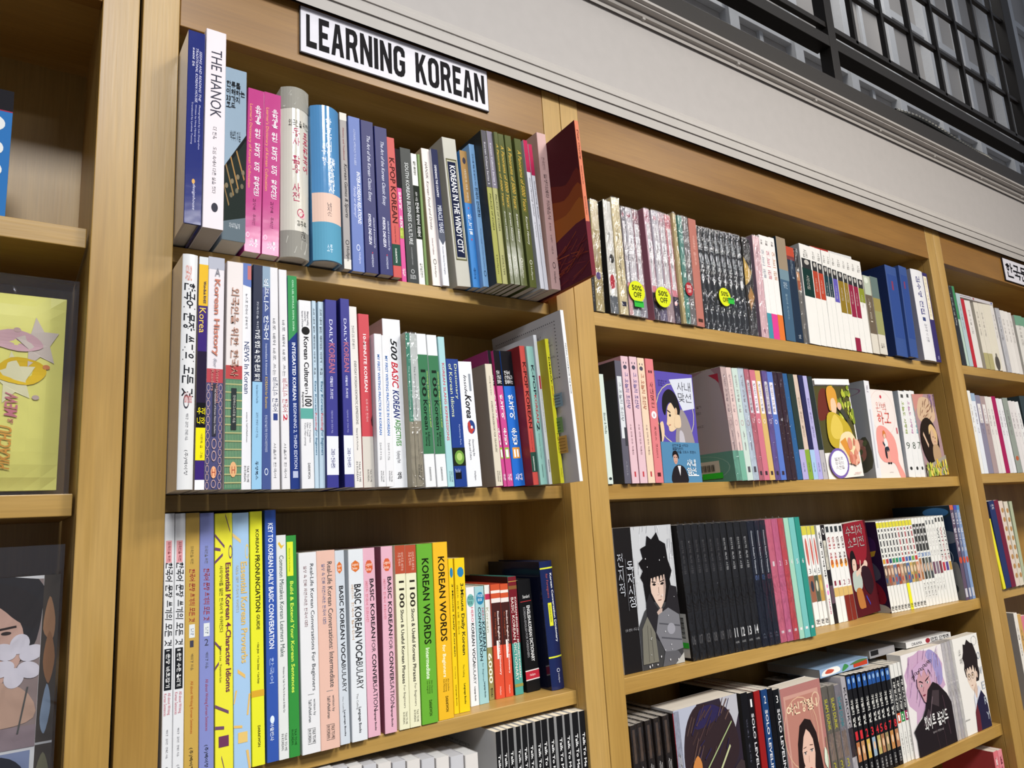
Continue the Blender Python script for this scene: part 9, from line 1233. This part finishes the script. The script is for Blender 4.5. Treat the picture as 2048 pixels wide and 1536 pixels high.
def star(cx, cy, r, hx, fn):
    put_poly(mb, [(cx + (r if i % 2 == 0 else r * .5) * .62 * math.cos(.5 + i * math.pi / 5), cy + (r if i % 2 == 0 else r * .5) * math.sin(.5 + i * math.pi / 5)) for i in range(10)], fn, hx)
star(px_(.028), .74, .14, 'c4b8b0', pf(.0002)); star(px_(.008), .55, .14, 'd8d4b0', pf(.0002))
for cx, cy, c in ((.008, .80, 'b89c98'), (.036, .62, 'c87c50'), (.028, .46, 'b8a4a0')): put_poly(mb, ring_pts(px_(cx), cy, .014, .012), f, c)
put_poly(mb, smooth_poly([(px_(-.02), .74), (px_(.0), .80), (px_(.022), .78), (px_(.032), .72), (px_(.01), .69)]), pf(.0003), 'c4a0a8')
put_poly(mb, smooth_poly([(px_(-.01), .56), (px_(.004), .655), (px_(.03), .64), (px_(.036), .58), (px_(.02), .52)]), pf(.0003), 'd8b420')
def vt(s, x0, x1, b0_, b1_, hx):                 # reads upwards
    vsx, fsx = TEXTS[want(s, 'biH' if s in ('PIKACHU', 'MEW') else ('iH' if s == '&' else 'bH'))]
    mb.add([pf(.0004)(px_(x0 + (1 - y) * (x1 - x0)), b0_ + x * (b1_ - b0_)) for x, y in vsx], fsx, ink(hx))
vt('PIKACHU', -.0015, .0095, .10, .315, 'd09440'); vt('&', .005, .010, .325, .35, 'b06868'); vt('MEW', .0015, .013, .355, .48, 'c07484'); vt('POKEMON', -.017, -.0065, .20, .38, 'b8543c')
mb.build('pouch_print', root)
fm = MB(); fm.box((0, .002, 0), (PWID, .042, POUH), plastic(True)); fm.build('plastic_wrap', root)

root = empty('photo_package', (-.19, .024, Z0 - .2312)); tag(root, 'clear boxed photo set of a dark-haired man among white petals, on the lower shelf', 'photo set')
PW = PHX + .19
block('card_stack', (.004, .006, .003), (PW - .016, .030, PHH * .868), plain('card_edge', '8c8c90', .5), root, .0006)
W2 = PW - .020
def ph(e): return lambda a, b: (.004 + W2 * a, .006 - e, .003 + (PHH * .865) * b)
def qx(p): return (p + .19 - .004) / W2
SK = 'c4a090'
shp = [('r', 0, 1, 0, 1, 'd4d4d4'), ('r', 0, qx(.0445), .235, .985, '8c7c78'), ('s', [(qx(-.08), .80), (qx(-.06), .99), (qx(.04), .985), (qx(.044), .80), (qx(.03), .62), (qx(-.03), .5)], '2c2828'),
 ('s', [(qx(-.06), .62), (qx(-.045), .86), (qx(.0), .90), (qx(.026), .80), (qx(.03), .64), (qx(.012), .52), (qx(-.02), .50)], SK), ('s', [(qx(-.06), .78), (qx(-.05), .96), (qx(.01), .975), (qx(.042), .88), (qx(.040), .76), (qx(.024), .80), (qx(.005), .875), (qx(-.02), .84)], '2c2624'),
 ('l', (qx(-.022), .775), (qx(-.004), .765), .010, '30241f'), ('l', (qx(.008), .765), (qx(.024), .775), .010, '30241f'), ('e', qx(-.013), .745, .02, .008, '342824'), ('e', qx(.016), .748, .018, .008, '342824'),
 ('s', [(qx(-.001), .74), (qx(-.005), .665), (qx(.004), .655), (qx(.008), .67)], 'b48c7c'), ('s', [(qx(-.012), .605), (qx(.0), .618), (qx(.013), .61), (qx(.002), .590)], 'a85c58'),
 ('s', [(qx(-.08), .52), (qx(-.02), .56), (qx(.03), .50), (qx(.042), .36), (qx(.0), .33), (qx(-.08), .36)], 'b89884'), ('r', 0, qx(.0445), .235, .33, '8c7c80')]
for k in range(6):
    t = k * math.pi / 3 + .4
    shp.append(('e', qx(.026) + .055 * math.cos(t), .62 + .075 * math.sin(t), .045, .035, 'd0ccd4', math.degrees(t)))
for k in range(4): shp.append(('e', qx(-.006) + .04 * math.cos(k * 1.3 + .3), .46 + .05 * math.sin(k * 1.3 + .3), .04, .028, 'd4d0d4', k * 70))
shp += [('l', (qx(.036), .5), (qx(.03), .30), .006, '50504c'), ('r', 0, qx(.041), 0, .222, '7c88a8'), ('s', [(qx(-.05), .22), (qx(.01), .22), (qx(.034), .16), (qx(.04), .04), (qx(.02), .0), (qx(-.05), .0)], '24242c'), ('s', [(qx(-.06), .0), (qx(-.06), .16), (qx(-.01), .17), (qx(.006), .10), (qx(.02), .0)], 'b88c78'), ('e', qx(.022), .11, .035, .05, 'b87868'), ('e', qx(.024), .11, .018, .03, '9c5c50')]
paint(root, shp, ph, 'photo_print')
sm = MB(); sm.box((PW - .016, .008, .003), (PW - .002, .030, PHH * .868), plain('side_photo', '3c342c', .4)); sm.build('side_card', root)
paint(root, [('r', 0, 1, 0, 1, '443c34'), ('s', [(.1, .75), (.4, .9), (.8, .8), (.7, .7)], '9c7454'), ('s', [(.2, .6), (.5, .74), (.9, .62), (.6, .5)], '8c6444'), ('s', [(.2, .35), (.5, .5), (.8, .4), (.5, .28)], '8090a4'), ('r', 0, 1, .235, .245, 'b0b0b0'), ('s', [(.1, .1), (.5, .2), (.9, .1), (.5, 0)], '706c54')],
      lambda e: (lambda a, b: (PW - .016 + .014 * a, .008 - e, .003 + PHH * .865 * b)), 'side_print')
fm = MB(); fm.box((0, .001, 0), (PW, .034, PHH), plastic(True)); fm.build('plastic_wrap', root)
